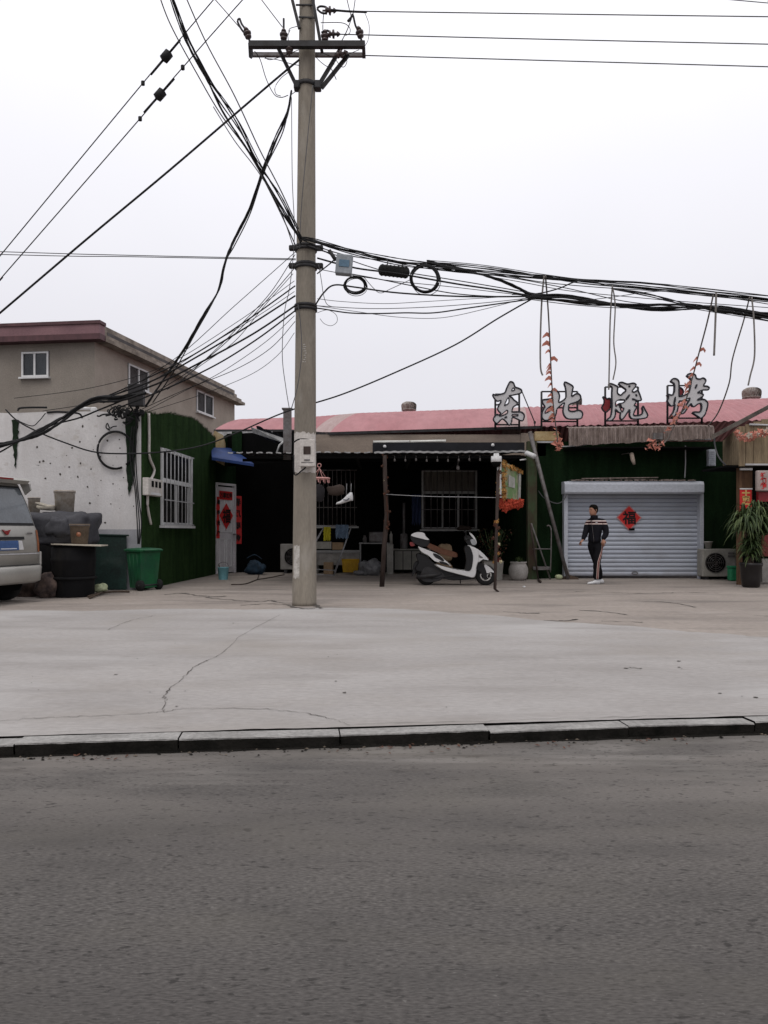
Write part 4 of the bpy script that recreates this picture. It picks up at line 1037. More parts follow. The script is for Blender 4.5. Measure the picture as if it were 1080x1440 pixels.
# wall lamp / vent on the turf front
fl = thing('floodlight', 'small floodlight on a bent arm high above the roller shutter', 'lamp', W(885,642,18.3))
g = MB(); g.tube([W(874,639,18.35), W(884,637,18.2), W(889,640,18.1)], .015, 6); g.build('arm', M['steel_grey'], fl)
g = MB(); g.tube([W(888,638,18.05), W(890,647,17.95), W(892,653,17.9)], [.05,.05,.03], 8); g.build('lamp_head', M['fascia_cement'], fl)
g = MB(); g.bb((X(996,18.4),18.38,Z(655,18.4)),(X(1006,18.4),18.5,Z(632,18.4)))
for k in range(7): g.bb((X(996.6,18.37),18.365,Z(653.5-3*k,18.4)),(X(1005.4,18.37),18.38,Z(652.2-3*k,18.4)))
single(g, 'vent_panel', M['shutter_box'], 'small pale slatted vent panel high on the wall right of the shutter', 'vent')
g = MB(); g.tube(catmull([W(964,627,18.3), W(964,650,18.4), W(963,672,18.4)],4), .014, 6); single(g, 'wall_pipe', M['grey_bar'], 'thin vertical pipe on the turf front above the shutter', 'pipe')
g = MB(); g.tube(catmull([W(1004,612,17.6), W(1006,630,17.6), W(1012,645,17.4), W(1022,655,17.0)],5), .018, 6); single(g, 'loose_cable', M['cable_grey'], 'loose grey cable sagging between the eave and the plank hut', 'cable')
g = MB(); g.tube(catmull([W(790,628,18.1), W(815,627,18.1), W(840,622,18.0), W(870,621,18.0), W(1000,618,18.0)],5), .016, 6); g.tube([W(752,622,18.2), W(788,622,18.1)], .02, 6)
single(g, 'eave_pipe', M['grey_bar'], 'pale pipe run just beneath the weathered eave fringe', 'pipe')

# ---------------- person
P0 = G(838,821); ps = thing('person', 'man in black tracksuit with striped chest standing in front of the roller shutter', 'person', P0)
v = lambda a, b, c: (a, b, c)
from mathutils.bvhtree import BVHTree
pel, wst, chs, nkb, nk = v(-.03,0,.88), v(-.025,0,1.06), v(0,0,1.25), v(-.015,0,1.38), v(-.04,-.005,1.475)
shR, elR, wrR = v(-.135,.09,1.34), v(-.205,.05,1.12), v(-.285,-.03,.955)
shL, elL, wrL = v(.145,-.08,1.34), v(.195,-.11,1.10), v(.105,-.19,.955)
hipR, knR, anR = v(-.09,.06,.84), v(.03,.05,.48), v(.125,.12,.1)
hipL, knL, anL = v(.055,-.05,.84), v(-.01,-.13,.49), v(-.025,-.10,.1)
body = [([pel,wst,chs,nkb,nk,v(-.05,-.008,1.53)], [(.09,.07),(.09,.07),(.10,.07),.05,.054,.052])]
body += [([chs,shR,elR,wrR], [(.10,.07),.045,.04,.027]), ([chs,shL,elL,wrL], [(.10,.07),.045,.04,.027])]
body += [([pel,hipR,knR,anR], [.07,.065,.05,.036]), ([pel,hipL,knL,anL], [.07,.065,.05,.036])]
g = MB(); vs, fs = skin_mesh(body); g.add(vs, fs, 0, True)
def hand(w, d, side, curl):
    w = V(w); d = V(d).normalized(); s_ = V(side); s_ = (s_-d*s_.dot(d)).normalized(); n_ = d.cross(s_).normalized()*curl
    rings = []
    for t, a, b in ((-.03,.024,.02),(0,.028,.019),(.04,.038,.018),(.075,.042,.016),(.092,.040,.013)):
        rings.append([w+d*t+s_*(a*math.cos(2*pi*k/14))+n_*(b*math.sin(2*pi*k/14)) for k in range(14)])
    g.loft(rings, 0, True, True)
    for k, (o, l) in enumerate(((-.030,.066),(-.010,.075),(.011,.070),(.030,.054))):
        a = w+d*.082+s_*o; p1 = a+d*l*.42+n_*.008; p2 = p1+d*l*.22+n_*.020; e = p2+d*l*.02+n_*.024
        g.tube([a-d*.012, a, p1, p2, e], [.0085,.0095,.009,.008,.005], 8)
    a = w+d*.02-s_*.026; g.tube([a, a-s_*.020+d*.022+n_*.012, a-s_*.022+d*.045+n_*.026, a-s_*.014+d*.062+n_*.032], [.013,.012,.010,.006], 8)
hand(wrR, (-.6,-.15,-.65), (.3,-.9,0), -1); hand(wrL, (-.12,-.1,-1), (-.75,.6,0), 1)
# head: rings from chin to crown, turned to the left of the picture
fd = V((-.95,-.31,0)).normalized(); fs_ = V((fd.y,-fd.x,0)); hc = V((-.06,-.012,0))
HP = [(1.472,.045,.02,.03),(1.482,.066,.035,.045),(1.50,.078,.055,.056),(1.52,.084,.075,.064),(1.545,.086,.088,.070),(1.575,.086,.096,.075),(1.605,.089,.101,.079),(1.635,.086,.100,.079),(1.662,.073,.088,.069),(1.684,.048,.062,.046),(1.694,.016,.024,.016)]
rings = []
for z, f, b, w_ in HP:
    ring = []
    for k in range(28):
        a = 2*pi*k/28; c_, s__ = math.cos(a), math.sin(a); L0 = f if c_ > 0 else b
        ring.append(hc + fd*(L0*c_) + fs_*(w_*s__*(1-.12*max(0, c_))) + V((0,0,z)))
    rings.append(ring)
g.loft(rings, 0, True, True)
def fp(a, b, z): return hc + fd*a + fs_*b + V((0,0,z))
g.loft([[fp(.078,-.007,1.602), fp(.080,.007,1.602), fp(.090,0,1.603)], [fp(.078,-.014,1.568), fp(.078,.014,1.568), fp(.106,0,1.562)], [fp(.078,-.010,1.556), fp(.078,.010,1.556), fp(.092,0,1.553)]], 0)
for z, o in ((1.536,.089),(1.527,.088)): g.tube([fp(.074,-.024,z), fp(o,0,z), fp(.074,.024,z)], .0048, 6)
for sd in (-1,1):
    g.tube([fp(-.006,sd*.076,1.598), fp(-.018,sd*.088,1.600), fp(-.022,sd*.090,1.575), fp(-.010,sd*.082,1.548), fp(-.002,sd*.074,1.55)], .0085, 6)
bo = g.build('body', M['skin'], ps, local=True)
g = MB()
for sd in (-1,1):
    g.tube([fp(.079,sd*.022,1.590), fp(.081,sd*.030,1.592), fp(.074,sd*.042,1.589)], .0045, 6); g.tube([fp(.083,sd*.016,1.608), fp(.082,sd*.032,1.612), fp(.070,sd*.046,1.606)], .004, 5)
g.build('eyes_and_brows', M['hair'], bo, local=True)
g = MB(); rings = []; nz_ = lambda k, j: .003*noise.noise(V((k*1.7, j*2.1, 0)))
for j, t in enumerate((0,.12,.25,.4,.55,.7,.85,.95,1)):
    ring = []
    for k in range(36):
        a = 2*pi*k/36; c_, s__ = math.cos(a), math.sin(a)
        zlow = 1.642 if c_ > .62 else 1.642-(.62-c_)*.12 if c_ > .2 else 1.592-(.2-c_)*.075       # hairline: high at the brow, low at the nape
        z = zlow+(1.712-zlow)*t
        f, b, w_ = None, None, None
        for (z0,f0,b0,w0),(z1,f1,b1,w1) in zip(HP[:-1], HP[1:]):
            if z0 <= z <= z1: q = (z-z0)/(z1-z0); f, b, w_ = f0+(f1-f0)*q, b0+(b1-b0)*q, w0+(w1-w0)*q
        if z > 1.662: q = math.sqrt(max(0, 1-((z-1.662)/.052)**2)); f, b, w_ = .073*q, .088*q, .069*q
        e = .003+.010*min(1,t*2.2)*(1-t*.5)+nz_(k,j)*1.5; L0 = (f if c_ > 0 else b)+e
        ring.append(hc + fd*(L0*c_) + fs_*((w_+e)*s__*(1-.1*max(0,c_))) + V((0,0,z)))
    rings.append(ring)
g.loft(rings, 0, True, True); g.build('hair', M['hair'], ps, local=True)
# jacket: sloping shoulders, bloused hem, sleeves to the wrist, stand-up collar
g = MB()
vs, fs = skin_mesh([([v(-.035,0,.86), v(-.03,0,.93), v(-.03,0,1.02), v(-.01,0,1.15), chs, v(-.012,0,1.37), v(-.03,0,1.45)], [(.15,.12),(.19,.145),(.185,.14),(.18,.135),(.175,.13),(.15,.115),(.085,.085)]),
   ([chs, v(-.10,.07,1.345), shR, elR, (wrR[0]+.012,wrR[1]+.01,wrR[2]+.02), (wrR[0],wrR[1],wrR[2]-.01)], [(.17,.125),(.085,.085),.082,.068,.05,.036]), ([chs, v(.105,-.06,1.345), shL, elL, (wrL[0]+.01,wrL[1]+.01,wrL[2]+.03), (wrL[0],wrL[1],wrL[2]-.01)], [(.17,.125),(.085,.085),.082,.070,.052,.036])])
JT = BVHTree.FromPolygons(vs, fs)
vs = [p + V((noise.noise(p*9)*.008, noise.noise(p*11+V((5,0,0)))*.012, 0)) for p in vs]
g.add(vs, fs, 0, True); g.lathe((-.038,-.004,1.44), [(.090,-.06),(.080,-.01),(.073,.038),(.062,.041),(.055,0)], 18)
jk = g.build('jacket', M['jacket'], ps, local=True)
def hit(T, x, z, o=.006):
    h = T.ray_cast(V((x,-2,z)), V((0,1,0)))[0]; return V((x, (h.y if h is not None else -.12)-o, z))
g = MB(); g.tube([hit(JT, -.085-.004*k, .90+.05*k, .010) for k in range(0, 10)], .0035, 5); g.build('zip', M['steel_grey'], jk, local=True)
g = MB(); p = hit(JT, -.03, 1.318, .014); g.rbox(p, (.045,.01,.014), .003); g.build('chest_logo', M['shoe'], jk, local=True)
g = MB(); vs, fs = skin_mesh([([v(-.02,0,1.0), pel, hipR, knR, (.11,.11,.2), (anR[0],anR[1],.075)], [(.14,.11),(.15,.12),.112,.082,.07,.062]), ([pel, hipL, knL, (-.022,-.11,.2), (anL[0],anL[1],.085)], [(.15,.12),.112,.086,.073,.062])])
vs = [p + V((noise.noise(p*8)*.010, noise.noise(p*10+V((5,0,0)))*.014, 0)) for p in vs]
TT = BVHTree.FromPolygons(vs, fs)
g.add(vs, fs, 0, True); tr = g.build('trousers', M['trousers'], ps, local=True)
cl_ = catmull([(.112,.86,0), (.105,.78,0), (.075,.68,0), (.03,.57,0), (.004,.48,0), (-.008,.36,0), (-.012,.2,0), (-.012,.11,0)], 6)
for o0, o1, mm in ((-.026,-.012,'stripe_pale'),(-.0118,.0118,'stripe_red'),(.012,.026,'stripe_pale')):
    g = MB(); vs = []
    for p in cl_: vs += [hit(TT, p.x+o0, p.y), hit(TT, p.x+o1, p.y)]
    g.add(vs, [(2*i,2*i+1,2*i+3,2*i+2) for i in range(len(cl_)-1)], 0, True); g.build('side_stripe', M[mm], tr, local=True)
def shoe(an, d):
    g = MB(); an = V(an); d = V(d).normalized(); s_ = V((-d.y,d.x,0)); rings = []
    for t, w, h in ((-.085,.022,.05),(-.07,.036,.085),(-.02,.042,.105),(.03,.042,.095),(.08,.045,.068),(.13,.047,.055),(.17,.042,.050),(.19,.030,.040),(.20,.012,.022)):
        c = V((an.x,an.y,0))+d*t; ring = []
        for a in range(12):
            aa = 2*pi*a/12; cz = math.sin(aa); ring.append(c+s_*(w*math.cos(aa))+V((0,0,max(.002, h*.5+h*.5*cz if cz > 0 else h*.5+h*.56*cz))))
        rings.append(ring)
    g.loft(rings, 0, True, True); o = g.build('shoe', M['shoe'], ps, local=True)
    g = MB()
    for k in range(3): c = V((an.x,an.y,0))+d*(.03+.03*k); g.tube([c-s_*.03+V((0,0,.085-.012*k)), c+V((0,0,.105-.017*k)), c+s_*.03+V((0,0,.085-.012*k))], .004, 5)
    g.build('laces', M['ac_dim'], o, local=True)
shoe((-.03,-.10,0), (-1,-.3,0)); shoe((.125,.12,0), (-.95,-.25,0))

# ---------------- scooter (traced profile, 5.4x units from (560,700); local x along the machine)
SP = G(641,823); scd = thing('motor_scooter', 'white and black motor scooter with brown seat parked under the canopy', 'scooter', SP, math.radians(-4))
SD = SP.y
sf = lambda u, vv, d: V(((560+u/5.4-641)*SD/F, d, Z(700+vv/5.4, SD)))
def sprof(name, pts, w, m, parent=scd, smooth=True, taper=.72, hull=None):
    pts_ = [(p.x, p.y) for p in catmull([(a, b, 0) for a, b in pts], 3, True)] if smooth else pts
    cx = sum(p[0] for p in pts_)/len(pts_); cy = sum(p[1] for p in pts_)/len(pts_)
    sc = lambda u, vv, k: (cx+(u-cx)*k, cy+(vv-cy)*k)
    g = MB()
    # bevelled prism: rim rings pulled in towards the outside
    tri = geometry.tessellate_polygon([[V((p[0], p[1], 0)) for p in pts_]])
    n = len(pts_); layers = ((-w/2, .94), (-w/2*taper, 1.0), (w/2*taper, 1.0), (w/2, .94)); vs = []
    for d, k in layers: vs += [sf(*sc(*p, k), d) for p in pts_]
    fs = [tuple(t) for t in tri] + [tuple(3*n+i for i in t) for t in tri]
    for l in range(3): fs += [(l*n+i, l*n+(i+1) % n, (l+1)*n+(i+1) % n, (l+1)*n+i) for i in range(n)]
    g.add(vs, fs, 0, False); return g.build(name, m, parent, local=True)
def wheel(u, vv, r, w, label=None):
    c = sf(u, vv, 0); c.z = r; g = MB()
    g.lathe(c, [(r*.62,-w/2),(r*.9,-w/2),(r,-w*.25),(r,w*.25),(r*.9,w/2),(r*.62,w/2)], 32, axis='y')
    o = g.build('wheel', M['rubber'], scd, local=True)
    g = MB(); g.torus(c+V((0,-w*.42,0)), r*.5, .016, n=28); g.torus(c+V((0,w*.42,0)), r*.5, .012, n=28)
    g.lathe(c, [(.02,-w*.55),(.045,-w*.5),(.045,w*.5),(.02,w*.55)], 12, axis='y')
    for k in range(5): a = 2*pi*k/5+.4; g.tube([c+V((0,-w*.4,0)), c+V((r*.5*math.cos(a),-w*.4,r*.5*math.sin(a)))], .013, 5)
    g.build('rim', M['rim_white'], o, local=True)
wheel(215,600,.205,.11); wheel(662,612,.215,.10)
sprof('body_underside', [(150,420),(210,440),(290,505),(420,560),(560,590),(575,612),(420,625),(330,612),(290,625),(255,600),(170,560),(125,540),(150,490),(135,440)], .26, M['scoot_black'])
sprof('engine', [(230,520),(330,560),(350,600),(300,632),(215,640),(170,610),(180,550)], .3, M['steel_dark'])
sprof('side_panel', [(150,370),(195,384),(296,424),(342,458),(402,517),(330,494),(278,480),(228,436),(176,408)], .36, M['scoot_white'])
sprof('lower_fairing', [(272,503),(340,520),(420,540),(500,552),(548,548),(560,470),(562,430),(535,372),(600,390),(610,460),(592,520),(588,570),(570,603),(520,595),(420,570),(330,543)], .40, M['scoot_white'])
sprof('leg_shield', [(500,372),(540,366),(565,430),(562,500),(545,552),(505,548),(515,470)], .42, M['scoot_black'])
sprof('front_cowl', [(525,358),(600,388),(655,435),(682,472),(640,466),(602,490),(585,440),(550,410)], .34, M['scoot_white'])
sprof('front_fork', [(600,490),(640,500),(668,560),(668,615),(650,615),(620,560),(590,540)], .16, M['scoot_black'])
sprof('front_fender', [(652,503),(695,528),(726,566),(700,562),(672,572),(655,545)], .15, M['scoot_white'])
sprof('handlebar_cowl', [(498,300),(520,285),(560,300),(592,340),(585,362),(540,362),(515,340)], .22, M['scoot_black'])
sprof('windscreen_trim', [(537,264),(560,276),(582,305),(594,345),(572,360),(556,352),(574,320),(552,290)], .24, M['scoot_white'])
sprof('headlamp', [(545,318),(575,312),(590,340),(582,358),(556,352)], .26, M['lens'])
for sd in (-1,1):
    g = MB(); a = sf(530,312,sd*.08); b = sf(508,318,sd*.34); g.tube([a, sf(525,305,sd*.2), b], .017, 8); hb = g.build('handlebar', M['scoot_black'], scd, local=True)
    g = MB(); g.tube([sf(520,308,sd*.22), sf(512,270,sd*.26)], .006, 5); lumpy(g, sf(508,258,sd*.28), (.03,.1,.07), 0, 1, 1, 8, squash=.8); g.build('mirror', M['scoot_black'], hb, local=True)
sprof('seat', [(203,335),(250,350),(340,385),(430,412),(450,430),(440,452),(350,435),(280,408),(215,372)], .28, M['seat_brown'])
sprof('rear_box_base', [(95,290),(150,300),(237,326),(225,368),(175,370),(125,345),(100,320)], .30, M['scoot_black'])
sprof('rear_box_lid', [(98,288),(118,268),(155,260),(198,268),(210,292),(237,322),(160,306)], .34, M['scoot_white'])
sprof('tail_lamp', [(92,335),(118,340),(128,362),(100,368),(88,352)], .2, M['red_lamp'])
sprof('rear_mudguard', [(120,500),(150,480),(200,520),(210,560),(140,560),(105,600),(110,550)], .14, M['scoot_black'])
g = MB(); g.tube([sf(470,600,.1), sf(474,654,.2)], .012, 6); g.build('kickstand', M['steel_dark'], scd, local=True)
g = MB(); g.tube([sf(140,600,-.15), sf(250,590,-.16), sf(330,575,-.14)], [.045,.045,.02], 10); g.build('exhaust', M['steel_dark'], scd, local=True)
sprof('decal', [(262,418),(305,430),(350,470),(340,482),(300,462),(275,445)], .366, M['scoot_black'])
sprof('decal', [(310,478),(360,488),(392,512),(330,500)], .366, M['scoot_black'])
sprof('decal', [(590,420),(625,440),(640,456),(612,452)], .346, M['steel_grey'])
g = MB(); g.tube([sf(455,585,-.14), sf(350,595,-.15), sf(250,612,-.16)], .012, 6); g.build('foot_rail', M['steel_dark'], scd, local=True)

# ---------------- clutter behind the scooter
g = MB(); c = W(666,745,17.5)
def boxthing(name, label, cat, px0, px1, y0, y1, D, depth, m, r=.02, ground=True):
    x0, x1 = X(px0,D), X(px1,D); z1 = Z(y0,D); z0 = 0.0 if ground else Z(y1,D)
    g = MB(); g.rbox(((x0+x1)/2, D+depth/2, (z0+z1)/2), (x1-x0, depth, z1-z0), r); return single(g, name, m, label, cat)
cb = thing('cabinet', 'low cream cabinet with three door panels behind the scooter', 'cabinet', (X(578,20.8),21,0))
g = MB(); g.bb((X(554,20.8),20.8,.05),(X(604,20.8),21.25,.62)); g.build('body', M['black'], cb)
for k in range(4):
    a = X(555+12.2*k,20.8); g = MB(); g.bb((a,20.77,.1),(a+.215,20.797,.60)); g.build('door', M['cabinet'], cb)
g = MB(); g.bb((X(550,20.8),20.75,.622),(X(606,20.8),21.3,.66)); g.build('top', M['cabinet'], cb)
g = MB(); c = V((X(568,20.95),20.95,.66)); g.lathe(c, [(.09,0),(.1,.02),(.1,.4),(.03,.43),(.03,.43)], 16); g.cyl(c+V((0,0,.4)), c+V((0,0,1.25)), .035, n=8)
single(g, 'chimney_kettle', M['steel_grey'], 'upright metal water boiler with tall flue on the cream cabinet', 'boiler')
tb = thing('side_table', 'small pale metal-legged table behind the crooked post', 'table', (X(523,20.5),20.7,0))
g = MB(); g.bb((X(505,20.5),20.4,.80),(X(548,20.5),20.95,.83)); g.build('tabletop', M['table'], tb)
for px in (506.5, 546):
    for y in (20.43, 20.9): g = MB(); x = X(px,20.5); g.bb((x-.015,y-.015,0),(x+.015,y+.015,.798)); g.build('leg', M['table'], tb)
g = MB(); g.rbox((X(530,20.6),20.65,.98), (.42,.3,.28), .05); single(g, 'countertop_cooker', M['steel_grey'], 'grey countertop cooker on the small metal table', 'cooker')
g = MB(); g.lathe((X(513,20.6),20.6,.83), [(.05,0),(.055,.12),(.03,.17),(.03,.2)], 12); single(g, 'glass_jar', M['steel_grey'], 'small jar at the left end of the metal table', 'jar')
g = MB(); g.lathe((X(550,20.3),20.3,.80), [(.04,0),(.04,.25),(.015,.3),(.015,.34)], 12); g.bb((X(544,20.4),20.3,0),(X(553,20.4),20.45,.8)); single(g, 'detergent_bottle', M['ac_white'], 'white bottle on a narrow stand beside the metal table', 'bottle')
g = MB(); lumpy(g, (X(522,19.8),19.8,.2), (.62,.4,.42), .35, 5, 4, 16, squash=.8); lumpy(g, (X(505,19.8),19.8,.07), (.3,.3,.12), .3, 6, 5, 10, squash=.8)
single(g, 'plastic_bag', M['plastic_bag'], 'crumpled clear plastic sack on the floor under the metal table', 'bag')
yc = thing('yellow_crate', 'yellow plastic crate under the long white counter', 'crate', (X(493,20.2),20.3,0))
x0, x1 = X(481,20.2), X(505,20.2); g = MB()
g.loft([[V((a,b,z)) for a, b in ((x0+i,20.1+i),(x1-i,20.1+i),(x1-i,20.5-i),(x0+i,20.5-i))] for z, i in ((.06,.03),(.37,0),(.40,-.015),(.40,.01),(.37,.02))]); g.build('body', M['yellow'], yc)
for k in range(5): g = MB(); a = x0+(x1-x0)*(.12+.19*k); g.bb((a,20.085,.12),(a+.02,20.11,.35)); g.build('rib', M['yellow'], yc)
lc = thing('long_counter', 'long low white counter against the yard wall', 'counter', (X(470,20.8),21,0))
g = MB(); g.bb((X(444,20.8),20.75,.56),(X(505,20.8),21.2,.62)); g.build('top', M['table'], lc); g = MB(); g.bb((X(444,20.8),20.78,.22),(X(505,20.8),20.82,.558)); g.build('front_panel', M['ac_dim'], lc)
for px in (446,503): g = MB(); g.bb((X(px,20.8)-.03,20.83,0),(X(px,20.8)+.03,21.15,.556)); g.build('leg', M['ac_dim'], lc)
boxthing('white_carton', 'white box with dark print on the left of the long counter', 'box', 436, 466, 762, 772, 20.85, .3, M['ac_white'], .01, False)
boxthing('cardboard_box', 'brown cardboard box on the long counter behind the drying rack', 'box', 467, 483, 763, 773, 20.9, .25, M['card'], .01, False)
boxthing('cardboard_box', 'small brown cardboard box on the floor under the drying rack', 'box', 455, 468, 791, 800, 20.3, .3, M['card'], .01)
# drying rack
rk = thing('drying_rack', 'folding metal drying rack with cloths right of the concrete pole', 'drying rack', (X(465,19.2),19.2,0))
g = MB()
for y in (18.8, 19.4):
    g.tube([W(437,739+(2 if y > 19 else 0),y), W(493,741,y)], .014, 6)
for a, b in (((494,741),(470,809)), ((456,741),(437,775))):
    for y in (18.8, 19.4): g.tube([W(*a,y), W(b[0],b[1]-(0 if y < 19 else 4),y)], .016, 6)
g.tube([W(430,807,18.9), W(471,809,18.9)], .013, 6); g.tube([W(430,800,19.4), W(471,802,19.4)], .013, 6); g.tube([W(494,741,18.8), W(494,741,19.4)], .013, 6)
g.build('frame', M['alu'], rk)
def cloth(name, label, px0, px1, y0, y1, D, m, amp=.03, cat='cloth', ang=0):
    g = MB(); n = 12
    G_ = [[W(px0+(px1-px0)*i/n + (rnd.uniform(-.5,.5) if j else 0), y0+(y1-y0)*j/n*(1+(.08*math.sin(i*2.1)) if j == n else 1), D+amp*math.sin(i*1.4+j*.3)) for i in range(n+1)] for j in range(n+1)]
    vs = [p for r in G_ for p in r]; g.add(vs, [(j*(n+1)+i, j*(n+1)+i+1, (j+1)*(n+1)+i+1, (j+1)*(n+1)+i) for j in range(n) for i in range(n)], 0, True)
    return single(g, name, m, label, cat)
cloth('yellow_cloth', 'bright yellow cloth hanging on the drying rack', 455, 465, 741, 760, 18.75, M['yellow_cloth'])
cloth('blue_cloth', 'pale blue cloth hanging on the right of the drying rack', 472, 490, 738, 757, 18.75, M['blue_cloth'], .05)
cloth('hanging_trousers', 'navy garment hanging in the dark right of the middle post', 579, 592, 695, 737, 18.5, M['navy'], .05, 'garment')
# hanging peg dryer and shoe
pg = thing('peg_hanger', 'round pink peg hanger with small clothes right of the pole meter box', 'peg hanger', W(449,672,14.6))
c = W(449,673,14.6); g = MB(); g.torus(c, .19, .018, axis='z', n=26); g.cyl(c-V((.18,0,0)), c+V((.18,0,0)), .012, n=6); g.cyl(c-V((0,.18,0)), c+V((0,.18,0)), .012, n=6); g.build('ring', M['pink'], pg)
g = MB(); 
for a in range(4): g.cyl(c+V((.16*math.cos(a*pi/2+.5),.16*math.sin(a*pi/2+.5),0)), c+V((0,0,.2)), .006, n=5)
g.torus(c+V((0,0,.25)), .035, .008); g.build('hook', M['pink'], pg)
for k in range(12):
    a = 2*pi*k/12; p = c+V((.19*math.cos(a),.19*math.sin(a),-.045)); g = MB(); g.box(p, (.015,.012,.07)); g.build('peg', M['pink'], pg)
for nm, lb, dx, w, h, m in (('hanging_sock', 'dark clothing hanging from the pink peg hanger nearest the pole', -.02, .24, .32, 'dark_cloth'), ('hanging_cloth', 'brownish crumpled clothing hanging right of the pink peg hanger', .32, .34, .2, 'brown_cloth')):
    g = MB(); lumpy(g, c+V((dx,.05,-.12-h/2)), (w,.14,h), .3, 8, 3, 12, squash=.8); single(g, nm, M[m], lb, 'clothing')
st = thing('hanging_trainer', 'white trainer shoe hung by two cords under the canopy', 'shoe', W(487,712,15.6))
s0_ = W(487,709,15.6); g = MB(); rings = []
for t, w, h, zz in ((-.21,.012,.02,.01),(-.19,.03,.045,.012),(-.12,.04,.06,.02),(-.05,.042,.1,.035),(.02,.042,.15,.055),(.08,.04,.18,.07),(.12,.03,.17,.075),(.135,.012,.1,.07)):
    rings.append([s0_+V((t, w*math.cos(2*pi*k/12), zz*1.2-.02+h*.5+h*.5*math.sin(2*pi*k/12))) for k in range(12)])
g.loft(rings, 0, True, True); sb = g.build('upper', M['shoe'], st)
g = MB(); g.tube([s0_+V((-.06,-.046,.09)), s0_+V((.02,-.05,.08)), s0_+V((.06,-.046,.12))], .009, 5); g.build('logo', M['navy'], sb)
for dx in (0,.09): g = MB(); g.tube([s0_+V((dx,0,.15)), s0_+V((dx+.01,0,.42))], .006, 5); g.build('cord', M['alu'], st)
# washing line between the posts
g = MB(); g.tube(catmull([W(540,695,15.6), W(600,698,15.4), W(660,699,15.2), W(700,700,15.0)],4), .005, 5); single(g, 'washing_line', M['grey_bar'], 'thin washing line strung between the two canopy posts', 'line')
# blue sack by the door, teal bucket
g = MB(); lumpy(g, (X(359,20.2),20.2,.17), (.52,.4,.36), .4, 6, 8, 16, squash=.8)
g.tube(catmull([W(347,785,20), W(358,780,20), W(368,786,20)],4), .012, 5); single(g, 'tool_bag', M['bluebag'], 'dark blue crumpled bag on the floor right of the white door', 'bag')
bk_ = thing('water_bucket', 'pale teal bucket standing in front of the white door', 'bucket', G(314,815,0))
c = G(314,815); g = MB(); g.lathe(c, [(.105,0),(.13,.27),(.14,.28),(.135,.29),(.125,.28),(.1,.03),(.02,.03)], 20, cap=False); g.build('pail', M['teal'], bk_)
g = MB(); g.torus(c+V((0,0,.28)), .13, .006, arc=(.2,2.9), axis='y'); g.tube([c+V((-.06,0,.1)), c+V((-.1,-.02,.38))], .012, 6); g.build('handle', M['steel_grey'], bk_)
g = MB(); g.tube(catmull([G(325,822,.012), G(345,821,.012), G(362,815,.012), G(375,813,.012), G(400,808,.012)],5), .012, 6); g.tube(catmull([G(362,815,.012), G(364,806,.012), G(360,802,.03)],5), .012, 6)
single(g, 'garden_hose', M['wood_post'], 'dark hose lying on the ground left of the concrete pole', 'hose')
# pink things on window sill, string bag; planters
g = MB(); lumpy(g, W(653,742,20.9), (.36,.2,.14), .5, 9, 3, 10, squash=.8); single(g, 'pink_cloth', M['brown_cloth'], 'dull pink crumpled cloth on the right window sill', 'cloth')
g = MB(); lumpy(g, (X(626,18.2),18.2,.62), (.34,.3,.42), .2, 5, 6, 12, squash=.6); lumpy(g, (X(622,18.4),18.3,.2), (.5,.3,.4), .2, 5, 9, 12, squash=.7); single(g, 'cardboard_heap', M['card'], 'dim heap of boxes and sacks behind the scooter seat', 'boxes')
pt = thing('planter', 'white square planter with rusty red shrub behind the scooter front wheel', 'planter', (X(692,18),18,0))
xx = X(694,17.9); g = MB(); g.loft([[V((xx+a*r,18.1+b*r,z)) for a, b in ((-1,-1),(1,-1),(1,1),(-1,1))] for z, r in ((0,.2),(.42,.23),(.44,.25),(.44,.2),(.38,.2))]); g.build('pot', M['ac_white'], pt)
g = MB(); rr = random.Random(5)
for i in range(420):
    a = rr.random()*6.28; z = rr.random(); r = .42*math.sqrt(rr.random())*(.4+z); p = V((xx+r*math.cos(a), 18.1+r*math.sin(a)*.6, .45+z*.75)); s_ = rr.uniform(.015,.04)
    q_ = V((rr.uniform(-1,1), rr.uniform(-1,1), rr.uniform(-1,1))).normalized(); w_ = q_.cross(V((0,.3,1))).normalized()
    g.add([p-q_*s_, p+w_*s_*.6, p+q_*s_, p-w_*s_*.6], [(0,1,2,3)], 0 if rr.random() < .5 else 1)
for i in range(14): a = rr.random()*6.28; g.tube([V((xx,18.1,.4)), V((xx+.3*math.cos(a),18.1+.2*math.sin(a),1.1+.1*rr.random()))], .006, 4, 1)
g.build('foliage', [M['leaf_dry'], M['leaf_a']], pt)
pp = thing('round_planter', 'round white ceramic pot with a few sprigs beside the green wall', 'planter', G(729,816))
c = G(729,816); g = MB(); g.lathe(c, [(.14,0),(.2,.06),(.225,.18),(.22,.28),(.19,.36),(.175,.385),(.195,.41),(.19,.43),(.165,.42),(.16,.38),(.02,.37)], 28); g.build('pot', M['pot_white'], pp)
g = MB(); blades(g, c+V((0,0,.38)), 34, .3, .02, .5, 6, .8); g.build('foliage', [M['leaf_a'], M['leaf_b']], pp)
